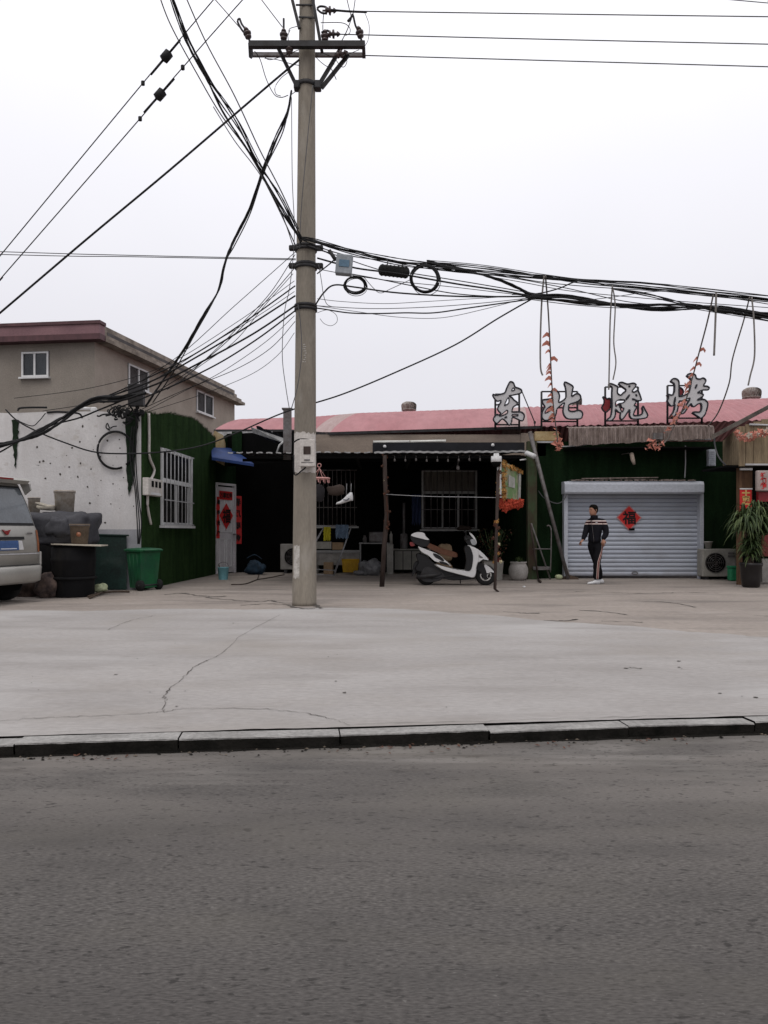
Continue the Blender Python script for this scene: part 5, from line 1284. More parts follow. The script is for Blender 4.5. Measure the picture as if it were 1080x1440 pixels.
# leaning pole, broom, other junk at the corner
g = MB(); g.tube([W(799,814,18.0), W(772,712,18.05), W(745,607,18.1)], [.042,.046,.05], 8); single(g, 'leaning_pole', M['wood_post'] if False else M['steel_grey'], 'long grey pole leaning from the ground left of the shutter up to the roof edge', 'pole')
br = thing('broom', 'broom with pale handle and dark head leaning beside the shutter', 'broom', W(801,813,18.2))
a = G(801,814.6); g = MB(); g.tube([a+V((0,0,.06)), W(780,746,18.2)], .018, 6); g.build('handle', M['board'], br)
g = MB(); g.loft([[V((a.x+x*w, a.y+y*.06, z)) for x, y in ((-1,-1),(1,-1),(1,1),(-1,1))] for z, w in ((0,.2),(.04,.19),(.09,.05))]); g.build('brush_head', M['wood_dark'], br)
g = MB(); g.tube([G(757,816), W(746,737,17.9)], .022, 6); g.tube([G(757,816), G(760,818,.03)], .03, 6); single(g, 'leaning_stick', M['wood_post'], 'thin stick leaning on the green corner post', 'stick')
g = MB(); g.tube([G(774,815), W(747,736,18.0)], .02, 6); single(g, 'leaning_pipe', M['steel_grey'], 'thin grey pipe leaning against the wall between post and pole', 'pipe')
fc = thing('metal_chair', 'bare metal chair frame in the dark corner left of the leaning pole', 'chair', (X(764,18.1),18.1,0))
g = MB(); D = 18.0
g.tube(catmull([W(774,805,D), W(775,770,D), W(775,745,D), W(772,739,D), W(769,740,D)],4), .016, 6); g.tube([W(749,772,D), W(775,772,D)], .014, 6); g.tube([W(750,801,D), W(775,801,D)], .014, 6); g.tube([W(750,801,D+.2), W(749,760,D+.2)], .014, 6)
g.build('frame', M['steel_grey'], fc); g = MB(); g.bb((X(750,D),D+.02,Z(800,D)),(X(774,D),D+.3,Z(797,D))); g.build('seat', M['steel_grey'], fc)
g = MB(); lumpy(g, G(786,815)+V((0,0,.06)), (.18,.14,.12), .3, 7, 2, 10, squash=.8); single(g, 'pale_rag', M['pale_bag'], 'small pale green rag on the ground beside the broom', 'rag')
g = MB(); lumpy(g, G(737,826)+V((0,0,.015)), (.05,.04,.03), .3, 20, 3, 8); single(g, 'litter_scrap', M['shoe'], 'tiny white scrap of litter on the ground right of the scooter', 'litter')
g = MB(); g.tube(catmull([W(801,676,18.2), W(795,700,18.1), W(783,708,18.1), W(765,700,18.2), W(757,690,18.3)],5), .012, 5)
single(g, 'loose_cable', M['cable_grey'], 'loose cable drooping from the left end of the shutter box', 'cable')

# ================================================================== PLANK HUT on the right
ht = thing('plank_hut', 'timber plank hut with sloping felt roof at the right edge', 'building', (X(1060,16.5)+1,16.5,0))
D = 16.0
g = MB(); xl, xr = X(1040,D), X(1080,D)+5
zt_, zb_ = Z(592,D), Z(655,D)
xw = xl
while xw < xr:
    w_ = rnd.uniform(.12,.17); jz = rnd.uniform(-.01,.01)
    g.bb((xw,D+rnd.uniform(0,.01),zb_+jz),(xw+w_-.008,D+.04,Z(598,D)+.0+min(1.2,(xw-xl)*.32)-.02)); xw += w_
# return face going back to the left
for k in range(9):
    a = V((X(1040,D)-.0,D+.02,0)).lerp(V((X(1019,17.2),17.3,0)), k/9); b = V((X(1040,D),D+.02,0)).lerp(V((X(1019,17.2),17.3,0)), (k+.93)/9)
    za = Z(655,D)+.0+(Z(659,17.3)-Z(655,D))*k/9; ztop = Z(598,D)-.02-.16*k/9
    g.add([a+V((0,0,za)), b+V((0,0,za)), b+V((0,0,ztop)), a+V((0,0,ztop))], [(0,1,2,3)])
g.build('plank_cladding', M['wood'], ht)
g = MB(); a, b = W(1001,615,16.6), W(1080,573,16.2); bb_ = b+(b-a)*1.2
off = V((.05,.6,-.03))
for p, q_ in ((a, bb_),):
    n = 24
    for i in range(n):
        u, w_ = p.lerp(q_, i/n), p.lerp(q_, (i+1)/n); j0 = .02*noise.noise(u*4); j1 = .02*noise.noise(w_*4)
        g.add([u+V((0,0,.05+j0)), w_+V((0,0,.05+j1)), w_+V((0,0,-.045)), u+V((0,0,-.045)), u+off+V((0,0,.05)), w_+off+V((0,0,.05)), u+off-V((0,0,.045)), w_+off-V((0,0,.045))], [(0,1,2,3),(0,1,5,4),(3,2,7,6)])
g.build('roof', M['roof_edge'], ht)
g = MB(); g.bb((xl-.25,D+.06,Z(655,D)-.02),(xr,D+1.3,Z(655,D)+.02)); g.build('ceiling', M['black'], ht)
g = MB(); g.cyl(W(1048,653.5,D-.02), W(1100,653.5,D-.02), .022, n=8); g.cyl(W(1054,597,D-.02), W(1110,599,D-.02), .022, n=8); g.build('batten', M['grey_bar'], ht)
g = MB(); g.bb((X(1040,16.2),16.2,0),(X(1044,16.2),16.35,Z(656,16.2))); g.bb((X(1044,16.25),16.25,1.0),(X(1058,16.25),16.4,Z(656,16.2))); g.build('corner_post', M['wood_brown'], ht)
g = MB(); g.bb((X(1041,18.2),18.2,0),(xr,18.3,3.0)); g.build('inner_wall', M['shade_black_wall'], ht)
g = MB(); g.add([V((X(1041,18.2),18.2,0)), V((X(1041,16.35),16.36,0)), V((X(1041,16.35),16.36,3)), V((X(1041,18.2),18.2,3))], [(0,1,2,3)]); g.build('side_wall', M['shade_black_wall'], ht)
g = MB(); g.bb((X(1042,16.1),16.12,Z(661,16.1)),(X(1059,16.1),16.17,Z(658,16.1))); single(g, 'door_lamp', M['white_frame'], 'short white strip lamp at the top of the hut post', 'lamp')
g = MB(); D2 = 16.15; g.bb((X(1041,D2),D2,Z(720,D2)),(X(1057,D2),D2+.03,Z(688.5,D2)),0); g.bb((X(1041,D2),D2-.01,Z(688.3,D2)),(X(1058,D2),D2+.03,Z(686.5,D2)),1)
for k, ch in enumerate('士惠门'): text_mesh(g, ch, .17, lambda u, v: V((X(1049,D2)+u, D2-.004, Z(694+9.5*k,D2)+v)), 2, .008)
single(g, 'red_notice', [M['red_paper'], M['white_frame'], M['gold']], 'red vertical notice with gold characters on the hut post', 'sign')
g = MB(); D3 = 15.9; xa_, xb_ = X(1065,D3), X(1086,D3)
g.rbox(((xa_+xb_)/2, D3+.06, Z(676,D3)), (xb_-xa_,.12,(690-661)*D3/F), .04)
for k, ch in enumerate('铁锅炖'): text_mesh(g, ch, .12, lambda u, v: V((X(1073.5,D3)+u, D3-.004, Z(669+7.2*k,D3)+v)), 1, .008)
single(g, 'white_sign_box', [M['lantern'], M['red_paper']], 'hanging white sign box with red characters under the hut roof', 'sign')
g = MB(); g.bb((X(1070,D3),D3+.1,Z(705,D3)),(X(1100,D3),D3+.2,Z(691,D3))); single(g, 'lower_sign', M['red_acrylic'], 'plain dark red panel hanging below the white sign box', 'sign')
g = MB(); g.bb((X(1072,16.4),16.4,.6),(X(1090,16.4),16.45,1.35),0); g.bb((X(1072,16.38),16.38,.05),(X(1090,16.38),16.43,.55),1); single(g, 'door_panel', [M['stripe_red'], M['ac_dim']], 'red and grey door panel behind the big potted plant', 'door')
bp = thing('potted_palm', 'big bushy long-leaved plant in a dark glazed pot before the hut', 'plant', G(1056,826))
c = G(1056,826); g = MB(); g.lathe(c, [(.14,0),(.17,.03),(.19,.2),(.205,.42),(.22,.45),(.22,.5),(.19,.5),(.18,.45),(.02,.44)], 26); g.build('pot', M['pot_dark'], bp)
g = MB()
for k in range(3): g.tube(catmull([c+V((.04*k-.04,0,.4)), c+V((.06*k-.07,.02,.8)), c+V((.1*k-.1,0,1.25))],4), .02, 6)
g.build('stem', M['wood_dark'], bp)
g = MB(); blades(g, c+V((-.12,0,1.15)), 230, .68, .042, .62, 1, 1.0, 7, 0, .0, .25); blades(g, c+V((.12,0,1.3)), 230, .68, .042, .6, 2, 1.0, 7, 0, .0, .2); blades(g, c+V((.0,-.02,.62)), 260, .5, .036, .5, 3, 1.0, 6, 0, -.1, .35); blades(g, c+V((.28,0,1.05)), 150, .55, .038, .6, 4, 1.0, 7, 0, .0, .25)
g.build('foliage', [M['leaf_a'], M['leaf_b']], bp)
garland('hut_bunting', 'faded orange flower bunting draped across the hut front', [W(1036,606,15.8), W(1040,615,15.8), W(1050,614,15.8), W(1058,613,15.8), W(1068,611,15.8), W(1080,605,15.8)], [M['pennant'], M['pennant'], M['board']], 60, .075, 22)

# ================================================================== LEFT-HAND CLUTTER
pl_ = thing('covered_heap', 'waist-high heap covered with grey tarpaulin between the van and the black drum', 'heap', (X(88,13.9),13.9,0))
g = MB(); lumpy(g, (X(76,13.9),13.95,.52), (1.05,.8,1.04), .1, 2.5, 3, 22, squash=.35); g.build('load', M['black_drum'], pl_)
g = MB(); lumpy(g, (X(86,13.75),13.9,1.16), (1.12,.86,.62), .22, 3.2, 11, 26, squash=.45); lumpy(g, (X(84,13.5),13.5,1.2), (.4,.2,.34), .5, 6, 5, 14, squash=.7); g.build('tarpaulin', M['tarp'], pl_)
dm = thing('black_drum', 'tall black plastic drum standing left of the green wheeled bin', 'drum', G(96,840))
c = G(97,840); c.y += .2; g = MB(); g.lathe(c, [(.33,0),(.34,.02),(.36,.6),(.37,.62),(.37,.66),(.36,.68),(.36,.84),(.34,.86),(.02,.86)], 30); g.build('body', M['black_drum'], dm)
g = MB(); g.lathe(c, [(.37,.30),(.385,.31),(.385,.34),(.37,.35)], 30); g.build('hoop', M['black_drum'], dm)
g = MB(); z = .875; g.add([V((X(66,12.8),12.95,z+.03)), V((X(68,13.3),13.5,z)), V((X(146,13.3),13.5,z+.0)), V((X(140,12.9),12.95,z)),
   V((X(66,12.8),12.95,z+.05)), V((X(68,13.3),13.5,z+.02)), V((X(146,13.3),13.5,z+.02)), V((X(140,12.9),12.95,z+.02))], [(0,1,2,3),(4,5,6,7),(0,1,5,4),(1,2,6,5),(2,3,7,6),(3,0,4,7)])
single(g, 'lid_board', M['board'], 'thin pale board lying across the top of the black drum', 'board')
def bucket(name, label, c, r0, r1, h, m, badge=None):
    t = thing(name, label, 'bucket', c); g = MB(); g.lathe(c, [(r0,0),(r1*.97,h*.86),(r1,h*.87),(r1,h*.9),(r1*1.03,h*.92),(r1*1.03,h),(r1*.93,h),(r0*.9,.05),(.01,.05)], 24); g.build('pail', m, t)
    g = MB(); g.torus(c+V((0,0,h*.93)), r1*1.04, .006, n=24, arc=(pi+.1, 2*pi-.1), axis='z'); g.build('handle', M['steel_grey'], t)
    if badge: g = MB(); g.lathe(c+V((.04,-(r0+r1)/2-.005,h*.5)), [(.04,0),(.04,.01)], 12, axis='y'); g.build('badge', badge, t)
bucket('paint_bucket', 'brown paint bucket with orange badge on the pale board', V((X(112,13.2),13.2,.897)), .13,.165,.36, M['bucket_paint'], M['amber'])
bucket('plaster_bucket', 'dirty pale bucket standing on top of the tarpaulin heap', V((X(91,14.1),14.1,Z(722,14.1)-.02)), .155,.185,.44, M['bucket_dirty'])
bucket('plaster_bucket', 'smaller stained tub half hidden behind the van on the heap', V((X(48,14.6),14.6,Z(718,14.6)-.05)), .1,.11,.3, M['bucket_dirty'])
g = MB(); g.box(W(63,710,14.0), (.25,.25,.02), Matrix.Rotation(.3,3,'Y')); lumpy(g, W(66,714,14.0), (.3,.25,.1), .3, 8, 2, 10); single(g, 'broken_board', M['board'], 'small tilted pale board lying on the tarpaulin heap', 'board')
bi = thing('wheeled_bin', 'green two-wheeled refuse bin at the corner of the turf wall', 'bin', G(200,831))
bc_ = G(199,831); Rz = Matrix.Rotation(math.radians(-33), 3, 'Z'); off_ = V((bc_.x-.05, bc_.y+.28, 0))
bfn = lambda x, y, z: off_ + Rz @ V((x, y, z))
g = MB(); rings = []
for z, a, b in ((.05,.165,.19),(.72,.20,.24),(.74,.21,.25)):
    rings.append([bfn(x*a, y*b, z) for x, y in ((-1,-1),(-.4,-1.05),(.4,-1.05),(1,-1),(1.03,-.3),(1.03,.3),(1,1),(-1,1),(-1.03,.3),(-1.03,-.3))])
g.loft(rings); g.build('body', M['bin_green'], bi)
g = MB(); rings = []
for z, a, b in ((.745,.23,.275),(.775,.235,.28),(.80,.2,.24),(.815,.08,.1)):
    rings.append([bfn(x*a, y*b, z) for x, y in ((-1,-1),(-.4,-1.04),(.4,-1.04),(1,-1),(1.02,-.3),(1.02,.3),(1,1),(-1,1),(-1.02,.3),(-1.02,-.3))])
g.loft(rings); g.tube([bfn(.22,-.2,.77), bfn(.28,-.17,.77), bfn(.28,.17,.77), bfn(.22,.2,.77)], .014, 6); g.build('lid', M['bin_green'], bi)
for sd in (-1,1):
    p = bfn(.17, sd*.19, .1); w_ = bfn(.17, sd*.25, .1); g = MB(); g.tube([p, w_], .1, 20); wl = g.build('wheel', M['rubber'], bi)
g = MB(); g.cyl(bfn(.17,-.26,.1), bfn(.17,.26,.1), .015); g.build('axle', M['steel_dark'], bi)
for k in (-1,0,1):
    g = MB(); g.tube([bfn(k*.09,-.197,.1), bfn(k*.11,-.246,.7)], .010, 5); g.build('rib', M['bin_green'], bi)
g = MB(); lumpy(g, G(38,840)+V((0,.3,.12)), (.75,.5,.36), .5, 5, 7, 16, squash=.8); lumpy(g, G(50,842)+V((.1,.2,.2)), (.4,.3,.42), .4, 6, 8, 12, squash=.8); single(g, 'rubbish_heap', M['rubbish'], 'dirty low heap of rubbish behind the van bumper', 'rubbish')
g = MB(); lumpy(g, G(132,838)+V((0,.3,.12)), (.28,.22,.16), .35, 8, 3, 12, squash=.8); single(g, 'rubbish_bag', M['pale_bag'], 'pale green and white plastic bag right of the black drum', 'bag')
g = MB(); g.tube(catmull([G(124,839,.02), G(140,834,.03), G(160,832,.03), G(182,832,.02)],5), [.02]*16, 6); g.tube([G(126,841,.02), G(146,832,.05)], .018, 6); single(g, 'broken_branch', M['wood_dark'], 'dark branch and stick lying between drum and wheeled bin', 'branch')

# ================================================================== VAN
vn = thing('parked_van', 'silver-beige minivan seen from the rear at the left edge', 'van', (-5.80,11.82,0), math.radians(165))
# plan outline rounded; stations in height: z, x_rear, x_front, halfwidth, corner radius
ST = [(.30,.02,3.55,.72,.12),(.34,-.06,3.65,.765,.14),(.56,-.08,3.68,.775,.15),(.60,-.02,3.66,.77,.13),(.95,.0,3.62,.775,.12),(1.14,.03,3.50,.77,.12),(1.22,.06,3.35,.755,.12),(1.50,.15,2.95,.70,.11),(1.78,.27,2.62,.635,.12),(1.86,.36,2.45,.60,.14),(1.92,.6,2.2,.50,.2)]
ST = [((1.22+(z-1.22)*1.17 if z > 1.22 else z), a, b, c_, d) for z, a, b, c_, d in ST]
vz = lambda z: 1.22+(z-1.22)*1.17 if z > 1.22 else z
def ring(z, xr_, xf, hw, r, n=6):
    P = []
    for cx, cy, a0 in ((xf-r,hw-r,0),(xr_+r,hw-r,pi/2),(xr_+r,-hw+r,pi),(xf-r,-hw+r,1.5*pi)):
        for k in range(n+1): a = a0+pi/2*k/n; P.append(V((cx+r*math.cos(a), cy+r*math.sin(a), z)))
    return P
g = MB(); g.loft([ring(*s_) for s_ in ST[3:]], 0, True, True); g.build('body', M['van'], vn, local=True)
g = MB(); g.loft([ring(*s_) for s_ in (ST[0], ST[1], ST[2], (.585,-.05,3.66,.772,.14))], 0, True, True); g.build('bumper', M['van'], vn, local=True)
g = MB(); g.loft([ring(z,a,b,c_,.1) for z, a, b, c_ in ((.18,.25,3.4,.62),(.31,.2,3.45,.66))]); g.build('underbody', M['black'], vn, local=True)
def rear(y, z, o=.006):                # point on the rear face
    for s0_, s1_ in zip(ST[:-1], ST[1:]):
        if s0_[0] <= z <= s1_[0]:
            t = (z-s0_[0])/(s1_[0]-s0_[0]); xr_ = s0_[1]+(s1_[1]-s0_[1])*t; hw = s0_[3]+(s1_[3]-s0_[3])*t; r = s0_[4]+(s1_[4]-s0_[4])*t
            d = abs(y)-(hw-r); xr2 = xr_ + (r-math.sqrt(max(0, r*r-d*d)) if d > 0 else 0)
            return V((xr2-o, y, z))
    return V((0,y,z))
def patch(name, fn_y, z0_, z1_, m, o=.006, parent=vn, ny=10, nz=8):
    g = MB(); vs = []; z0, z1 = vz(z0_), vz(z1_)
    for j in range(nz+1):
        z = z0+(z1-z0)*j/nz; a, b = fn_y(j/nz)
        for i in range(ny+1): vs.append(rear(a+(b-a)*i/ny, z, o))
    g.add(vs, [(j*(ny+1)+i, j*(ny+1)+i+1, (j+1)*(ny+1)+i+1, (j+1)*(ny+1)+i) for j in range(nz) for i in range(ny)], 0, True); return g.build(name, m, parent, local=True)
wn = patch('rear_window_seal', lambda t: (-.665+.11*t, .665-.11*t), 1.22, 1.76, M['van_trim'], .007)
patch('rear_window', lambda t: (-.64+.11*t, .64-.11*t), 1.255, 1.735, M['van_glass'], .014, wn)
patch('seam', lambda t: (-.70,.70), .765, .785, M['scoot_white'] if False else M['grey_bar'], .014)
patch('seam', lambda t: (-.70,.70), .592, .604, M['van_trim'], .02)
patch('plate_recess', lambda t: (-.36,.36), 1.0, 1.045, M['van_trim'], .022)
pb = patch('number_plate', lambda t: (-.22,.22), .835, .985, M['plate_blue'], .024)
patch('plate_lettering', lambda t: (-.17,.17), .853, .868, M['plate_white'], .029, pb, 10, 1)
patch('plate_recess', lambda t: (-.34+.03*t,-.24+.03*t), .84, .985, M['scoot_white'], .012)
for sd in (-1,1):
    patch('tail_lamp', lambda t: (sd*.655, sd*.755), .80, 1.15, M['amber'], .012, vn, 4, 6)
patch('door_handle', lambda t: (-.56,-.44), 1.085, 1.11, M['steel_grey'], .02)
# emblem: a winged V
g = MB()
for sd in (-1,1):
    pts = [(0,1.07),(.03,1.085),(.055,1.12),(.09,1.155),(.055,1.15),(.025,1.125),(.012,1.14),(0,1.115)]
    g.prism([(sd*a, z) for a, z in pts], lambda u, vv, d: V((rear(u,vv,0).x-d, u, vv)), .008, .028)
g.build('emblem', M['red_lamp'], vn, local=True)
g = MB(); rings = []
for y in (-.63,-.60,-.3,0,.3,.60,.63):
    e = .05 if abs(y) > .62 else 0; rings.append([V((.40,y,vz(z_))) if k_ == 0 else V((x_+e*(k_ < 4),y,vz(z_))) for k_, (x_, z_) in enumerate(((.40,1.80),(.14,1.79),(.08,1.835),(.12,1.865),(.45,1.895)))])
g.loft(rings); sp_ = g.build('roof_spoiler', M['van'], vn, local=True)
g = MB(); g.bb((.07,-.22,vz(1.835)),(.095,.22,vz(1.855))); g.build('brake_lamp', M['red_lamp'], sp_, local=True)
for sd in (-1,1):
    g = MB(); g.loft([[V((.28,sd*.60,1.90)), V((.11,sd*.61,1.90)), V((.10,sd*.63,1.80)), V((.22,sd*.645,1.72))], [V((.28,sd*.63,1.90)), V((.11,sd*.64,1.90)), V((.10,sd*.655,1.80)), V((.22,sd*.67,1.72))]]); g.build('spoiler_fin', M['van'], sp_, local=True)
    g = MB(); g.rbox((.05,sd*.765,.69),(.09,.05,.22),.02); g.build('bumper_corner', M['van'], vn, local=True)
    for a, b in ((.45,1.35),(1.45,2.35)):
        g = MB(); yy = lambda z: sd*((.755 if z < 1.3 else .64)+.006)
        g.add([V((a,yy(1.25),1.25)), V((b,yy(1.25),1.25)), V((b-.08,yy(1.75),1.83)), V((a+.08,yy(1.75),1.83))], [(0,1,2,3)]); g.build('side_window', M['van_glass'], vn, local=True)
for sx_ in (.62, 3.0):
    for sd in (-1,1):
        c = V((sx_, sd*.66, .29)); g = MB(); g.lathe(c, [(.17,-.09),(.26,-.09),(.29,-.06),(.29,.06),(.26,.09),(.17,.09)], 28, axis='y'); o = g.build('wheel', M['rubber'], vn, local=True)
        g = MB(); g.lathe(c, [(.02,-.07),(.17,-.075),(.17,.075),(.02,.07)], 20, axis='y'); g.build('rim', M['steel_grey'], o, local=True)
        g = MB(); g.torus((sx_, sd*.765, .31), .33, .035, arc=(0,pi), n=20); g.build('wheel_arch', M['van_trim'], vn, local=True)

# ================================================================== UTILITY POLE
PY = 11.75; pbx = X(428,PY); up = thing('utility_pole', 'tall tapering grey concrete utility pole at the edge of the old paving', 'utility pole', (pbx,PY,0))
ptop = V((X(432.5,PY)+.0, PY, 10.2))
pc = lambda z: V((pbx+(ptop.x-pbx)*z/10.2, PY, z))
pr = lambda z: .186-(.186-.119)*z/9.2
g = MB(); g.tube([pc(z) for z in [0,.05,.5,1,2,3,4,5,6,7,8,9,10.2]], [pr(z) for z in [0,.05,.5,1,2,3,4,5,6,7,8,9,10.2]], 36); g.build('shaft', M['pole'], up)
def band(z0, z1, a0, a1, m, name, o=.004):
    g = MB(); n = 14; rr = random.Random(int(z0*100)); vs = []
    for i in range(n+1):
        a = a0+(a1-a0)*i/n; zz0 = z0+rr.uniform(-.02,.02); zz1 = z1+rr.uniform(-.02,.02)
        for z in (zz0, zz1): vs.append(pc(z)+V((math.cos(a), math.sin(a), 0))*(pr(z)+o))
    g.add(vs, [(2*i,2*i+1,2*i+3,2*i+2) for i in range(n)], 0, True); return g.build(name, m, up)
band(.42,.92, math.radians(212), math.radians(252), M['whitewash'], 'whitewash_patch')
band(2.02,2.62, math.radians(200), math.radians(345), M['meter'], 'painted_band', .003)
# the small stencilled marks half-way up
g = MB(); rr = random.Random(3)
for i in range(9):
    z = Z(488+i*3.0, PY); a = math.radians(272+rr.uniform(-6,6)); 
    for k in range(2):
        aa = a+math.radians(rr.uniform(-7,7)); p = pc(z)+V((math.cos(aa), math.sin(aa),0))*(pr(z)+.004); g.add([p+V((-.012,0,-.008)), p+V((.012,0,-.004)), p+V((.01,0,.009)), p+V((-.01,0,.006))], [(0,1,2,3)])
g.build('stencil_mark', M['whitewash'], up)
for py in (348,352,373,377,431,436):
    z = Z(py, PY); g = MB(); g.lathe(pc(z), [(pr(z)-.005,-.022),(pr(z)+.022,-.02),(pr(z)+.022,.02),(pr(z)-.005,.022)], 30)
    if py in (348,373):
        for sd in (-1,1): g.rbox(pc(z)+V((sd*(pr(z)+.05),0,-.01)), (.13,.09,.07), .02)
    g.build('clamp', M['steel_dark'], up)
# cross arm assembly
def bar(name, a, b, t, m=M['steel_dark'], par=up):
    g = MB(); a, b = V(a), V(b); d = (b-a); L_ = d.length; d.normalize(); s_ = d.cross(V((0,1,0))).normalized(); u_ = s_.cross(d)
    R = Matrix((d, u_, s_)).transposed(); g.box((a+b)/2, (L_, t, t), R); return g.build(name, m, par)
bar('cross_arm', W(350,63,PY-.22), W(513,63,PY-.22), .085)
bar('cross_arm', W(353,77,PY+.22), W(513,77.5,PY+.22), .055, M['steel_grey'])
for a, b in (((391,67),(417,121)),((480,67),(447,122)),((490,77),(452,124))): bar('brace', W(*a,PY-.1), W(*b,PY-.02), .05)
for a, b in (((411,0),(421,40)),((411,-40),(411,0)),((438,-40),(440,0)),((440,0),(453,74))): bar('riser', W(*a,PY-.12), W(*b,PY-.12), .045)
for a, b in (((416,7),(440,7)),((420,24),(445,25))): bar('rung', W(*a,PY-.12), W(*b,PY-.12), .02)
for px in (352,511): bar('tie_plate', W(px,60,PY-.2), W(px+1,80,PY+.2), .05)
z = Z(121,PY); g = MB(); g.lathe(pc(z), [(pr(z)-.005,-.03),(pr(z)+.025,-.028),(pr(z)+.025,.028),(pr(z)-.005,.03)], 28)
for px in (418,447): g.rbox(W(px,121,PY-.05), (.1,.14,.12), .02)
g.build('clamp', M['steel_dark'], up)
def insul(c, d, s=1.0):
    c, d = V(c), V(d).normalized(); g = MB(); P, R_ = [], []
    for t, r in ((-.09,.012),(-.055,.012),(-.05,.04),(-.03,.045),(-.025,.022),(-.01,.022),(-.005,.05),(.02,.055),(.025,.02),(.05,.018),(.055,.035),(.07,.03),(.1,.008)): P.append(c+d*t*s); R_.append(r*s)
    g.tube(P, R_, 12); return g.build('insulator', M['insulator'], up)
for (px, py), d in (((348,48),(-.3,0,1)),((399,50),(0,0,1)),((463,15),(1,0,.0)),((468,48),(1,0,0)),((457,52),(0,0,1)),((506,47),(-.25,0,1)),((479,76),(1,0,.3)),((407,70),(0,0,1))): insul(W(px,py,PY-.2), d, 1.15)
for pts in ([(337,26),(340,34),(344,40),(349,52),(352,60)], [(337,26),(334,30),(340,42),(347,50)], [(399,26),(399,40),(398,52),(401,62)],
    [(446,12),(450,9),(458,10),(462,14)], [(446,13),(452,18),(460,19)], [(452,46),(460,43),(466,47)], [(506,46),(500,36),(496,20),(493,28)], [(493,28),(489,30),(496,22)], [(506,50),(510,62)]):
    g = MB(); g.tube(catmull([W(a,b,PY-.2) for a,b in pts],4), .016, 5); g.build('tie_wire', M['steel_dark'], up)
# jumpers near the head
jl = [([(358,72),(366,84),(374,110),(385,132),(395,137),(405,134)],1.2), ([(395,135),(388,132),(387,122),(395,110),(405,102)],1), ([(408,134),(416,128),(421,118)],1), ([(455,75),(470,82),(478,92),(484,94),(488,86),(484,78)],1),
   ([(444,80),(452,88),(462,94),(470,90)],1), ([(455,20),(454,40),(456,62)],1.2), ([(451,32),(480,32),(491,38),(492,46),(486,50)],1.1), ([(513,18),(519,35),(518,55),(513,65)],.8), ([(493,30),(487,45),(478,62)],1.3),
   ([(372,82),(390,84),(410,90),(421,92)],1), ([(420,70),(400,78),(380,84),(372,80)],1), ([(466,97),(470,105),(473,112)],1.2), ([(406,44),(408,40),(418,37)],1), ([(406,60),(405,50),(408,42)],1), ([(505,70),(490,76),(475,82)],.9)]
g = MB()
for pts, w_ in jl: g.tube(catmull([W(a,b,PY-.15+rnd.uniform(-.1,.1)) for a,b in pts],5), w_*.5*PY/F, 5)
single(g, 'jumper_wires', M['cable'], 'loose looping jumper wires around the cross arms at the pole head', 'wires')

# meter box on the pole
mb_ = thing('meter_box', 'cream electric meter box with small dark window strapped to the concrete pole', 'meter box', W(430,657,PY-.2))
g = MB(); y_ = PY-.33; g.rbox(((X(421,y_)+X(443,y_))/2, y_+.08, (Z(618,y_)+Z(656,y_))/2), (X(443,y_)-X(421,y_), .2, Z(618,y_)-Z(656,y_)), .02); g.build('casing', M['meter'], mb_)
g = MB(); g.bb((X(427,y_),y_-.028,Z(639,y_)),(X(437,y_),y_-.016,Z(628,y_))); g.build('meter_window', M['wood_post'], mb_)
g = MB(); g.bb((X(428,y_),y_-.03,Z(648,y_)),(X(436,y_),y_-.017,Z(646,y_))); g.bb((X(424,y_),y_-.024,Z(651,y_)),(X(441,y_),y_-.018,Z(650,y_))); g.build('latch', M['steel_grey'], mb_)
g = MB(); g.tube(catmull([W(413,622,PY-.2), W(420,618,PY-.3), W(432,618,PY-.3), W(444,622,PY-.2)],5), .012, 5); single(g, 'strap_wire', M['cable'], 'short black wire curving over the top of the pole meter box', 'wire'); g = MB(); g.tube(catmull([W(430,657,PY-.25), W(424,662,PY-.25), W(414,667,PY-.22), W(413,640,PY-.2)],5), .012, 5)
single(g, 'strap_wire', M['cable'], 'black wire hooking out from under the pole meter box', 'wire')

# ================================================================== OVERHEAD WIRES
def wire(name, label, pts, d0, d1, w, group=None, m='cable', cat='cable', strands=1, spread=0, n=8, fray=0):
    """pts in px; depth runs linearly d0..d1 with arc position (or a list of depths)"""
    ds = d0 if isinstance(d0, list) else None
    L_ = [0]
    for a, b in zip(pts[:-1], pts[1:]): L_.append(L_[-1]+math.hypot(b[0]-a[0], b[1]-a[1]))
    P = [W(p[0], p[1], ds[i] if ds else d0+(d1-d0)*L_[i]/L_[-1]) for i, p in enumerate(pts)]
    C = catmull(P, n); g = MB(); rr = random.Random(len(label)*31+int(pts[0][0]))
    for s_ in range(strands):
        ph = rr.random()*100; CC = []
        for i, p in enumerate(C):
            t = i/(len(C)-1); k = spread*(1 if not fray else (1-fray+fray*abs(math.sin(t*pi))))
            CC.append(p + V((0, noise.noise(V((ph, t*3, 0)))*k*1.6, noise.noise(V((ph, t*3, 9)))*k*1.8)))
        g.tube(CC, [w*rr.uniform(.7,1.15)*.5*p.y/F if strands > 1 else w*.5*p.y/F for p in CC], 5)
    return single(g, name, M[m], label, cat, group)
PD = PY-.3
# right-hand power lines
wire('power_line', 'uppermost of the three power lines running right from the cross arms', [(512,16),(800,20),(1120,24)], PD, 15, 1.5, cat='wire')
wire('power_line', 'middle of the three power lines running right from the cross arms', [(468,48),(800,56),(1120,63)], PD, 15, 1.5, cat='wire')
wire('power_line', 'lowest of the three power lines running right from the cross arms', [(513,78),(800,86),(1120,95)], PD, 15, 1.5, cat='wire')
wire('line_sleeve', 'thick black sleeve at the pole end of the uppermost power line', [(466,14),(490,16),(516,17)], PD, PD, 3, cat='sleeve')
wire('power_line', 'single wire crossing the extreme top right corner', [(1010,-2),(1100,6)], 14, 15, 1.2, cat='wire')
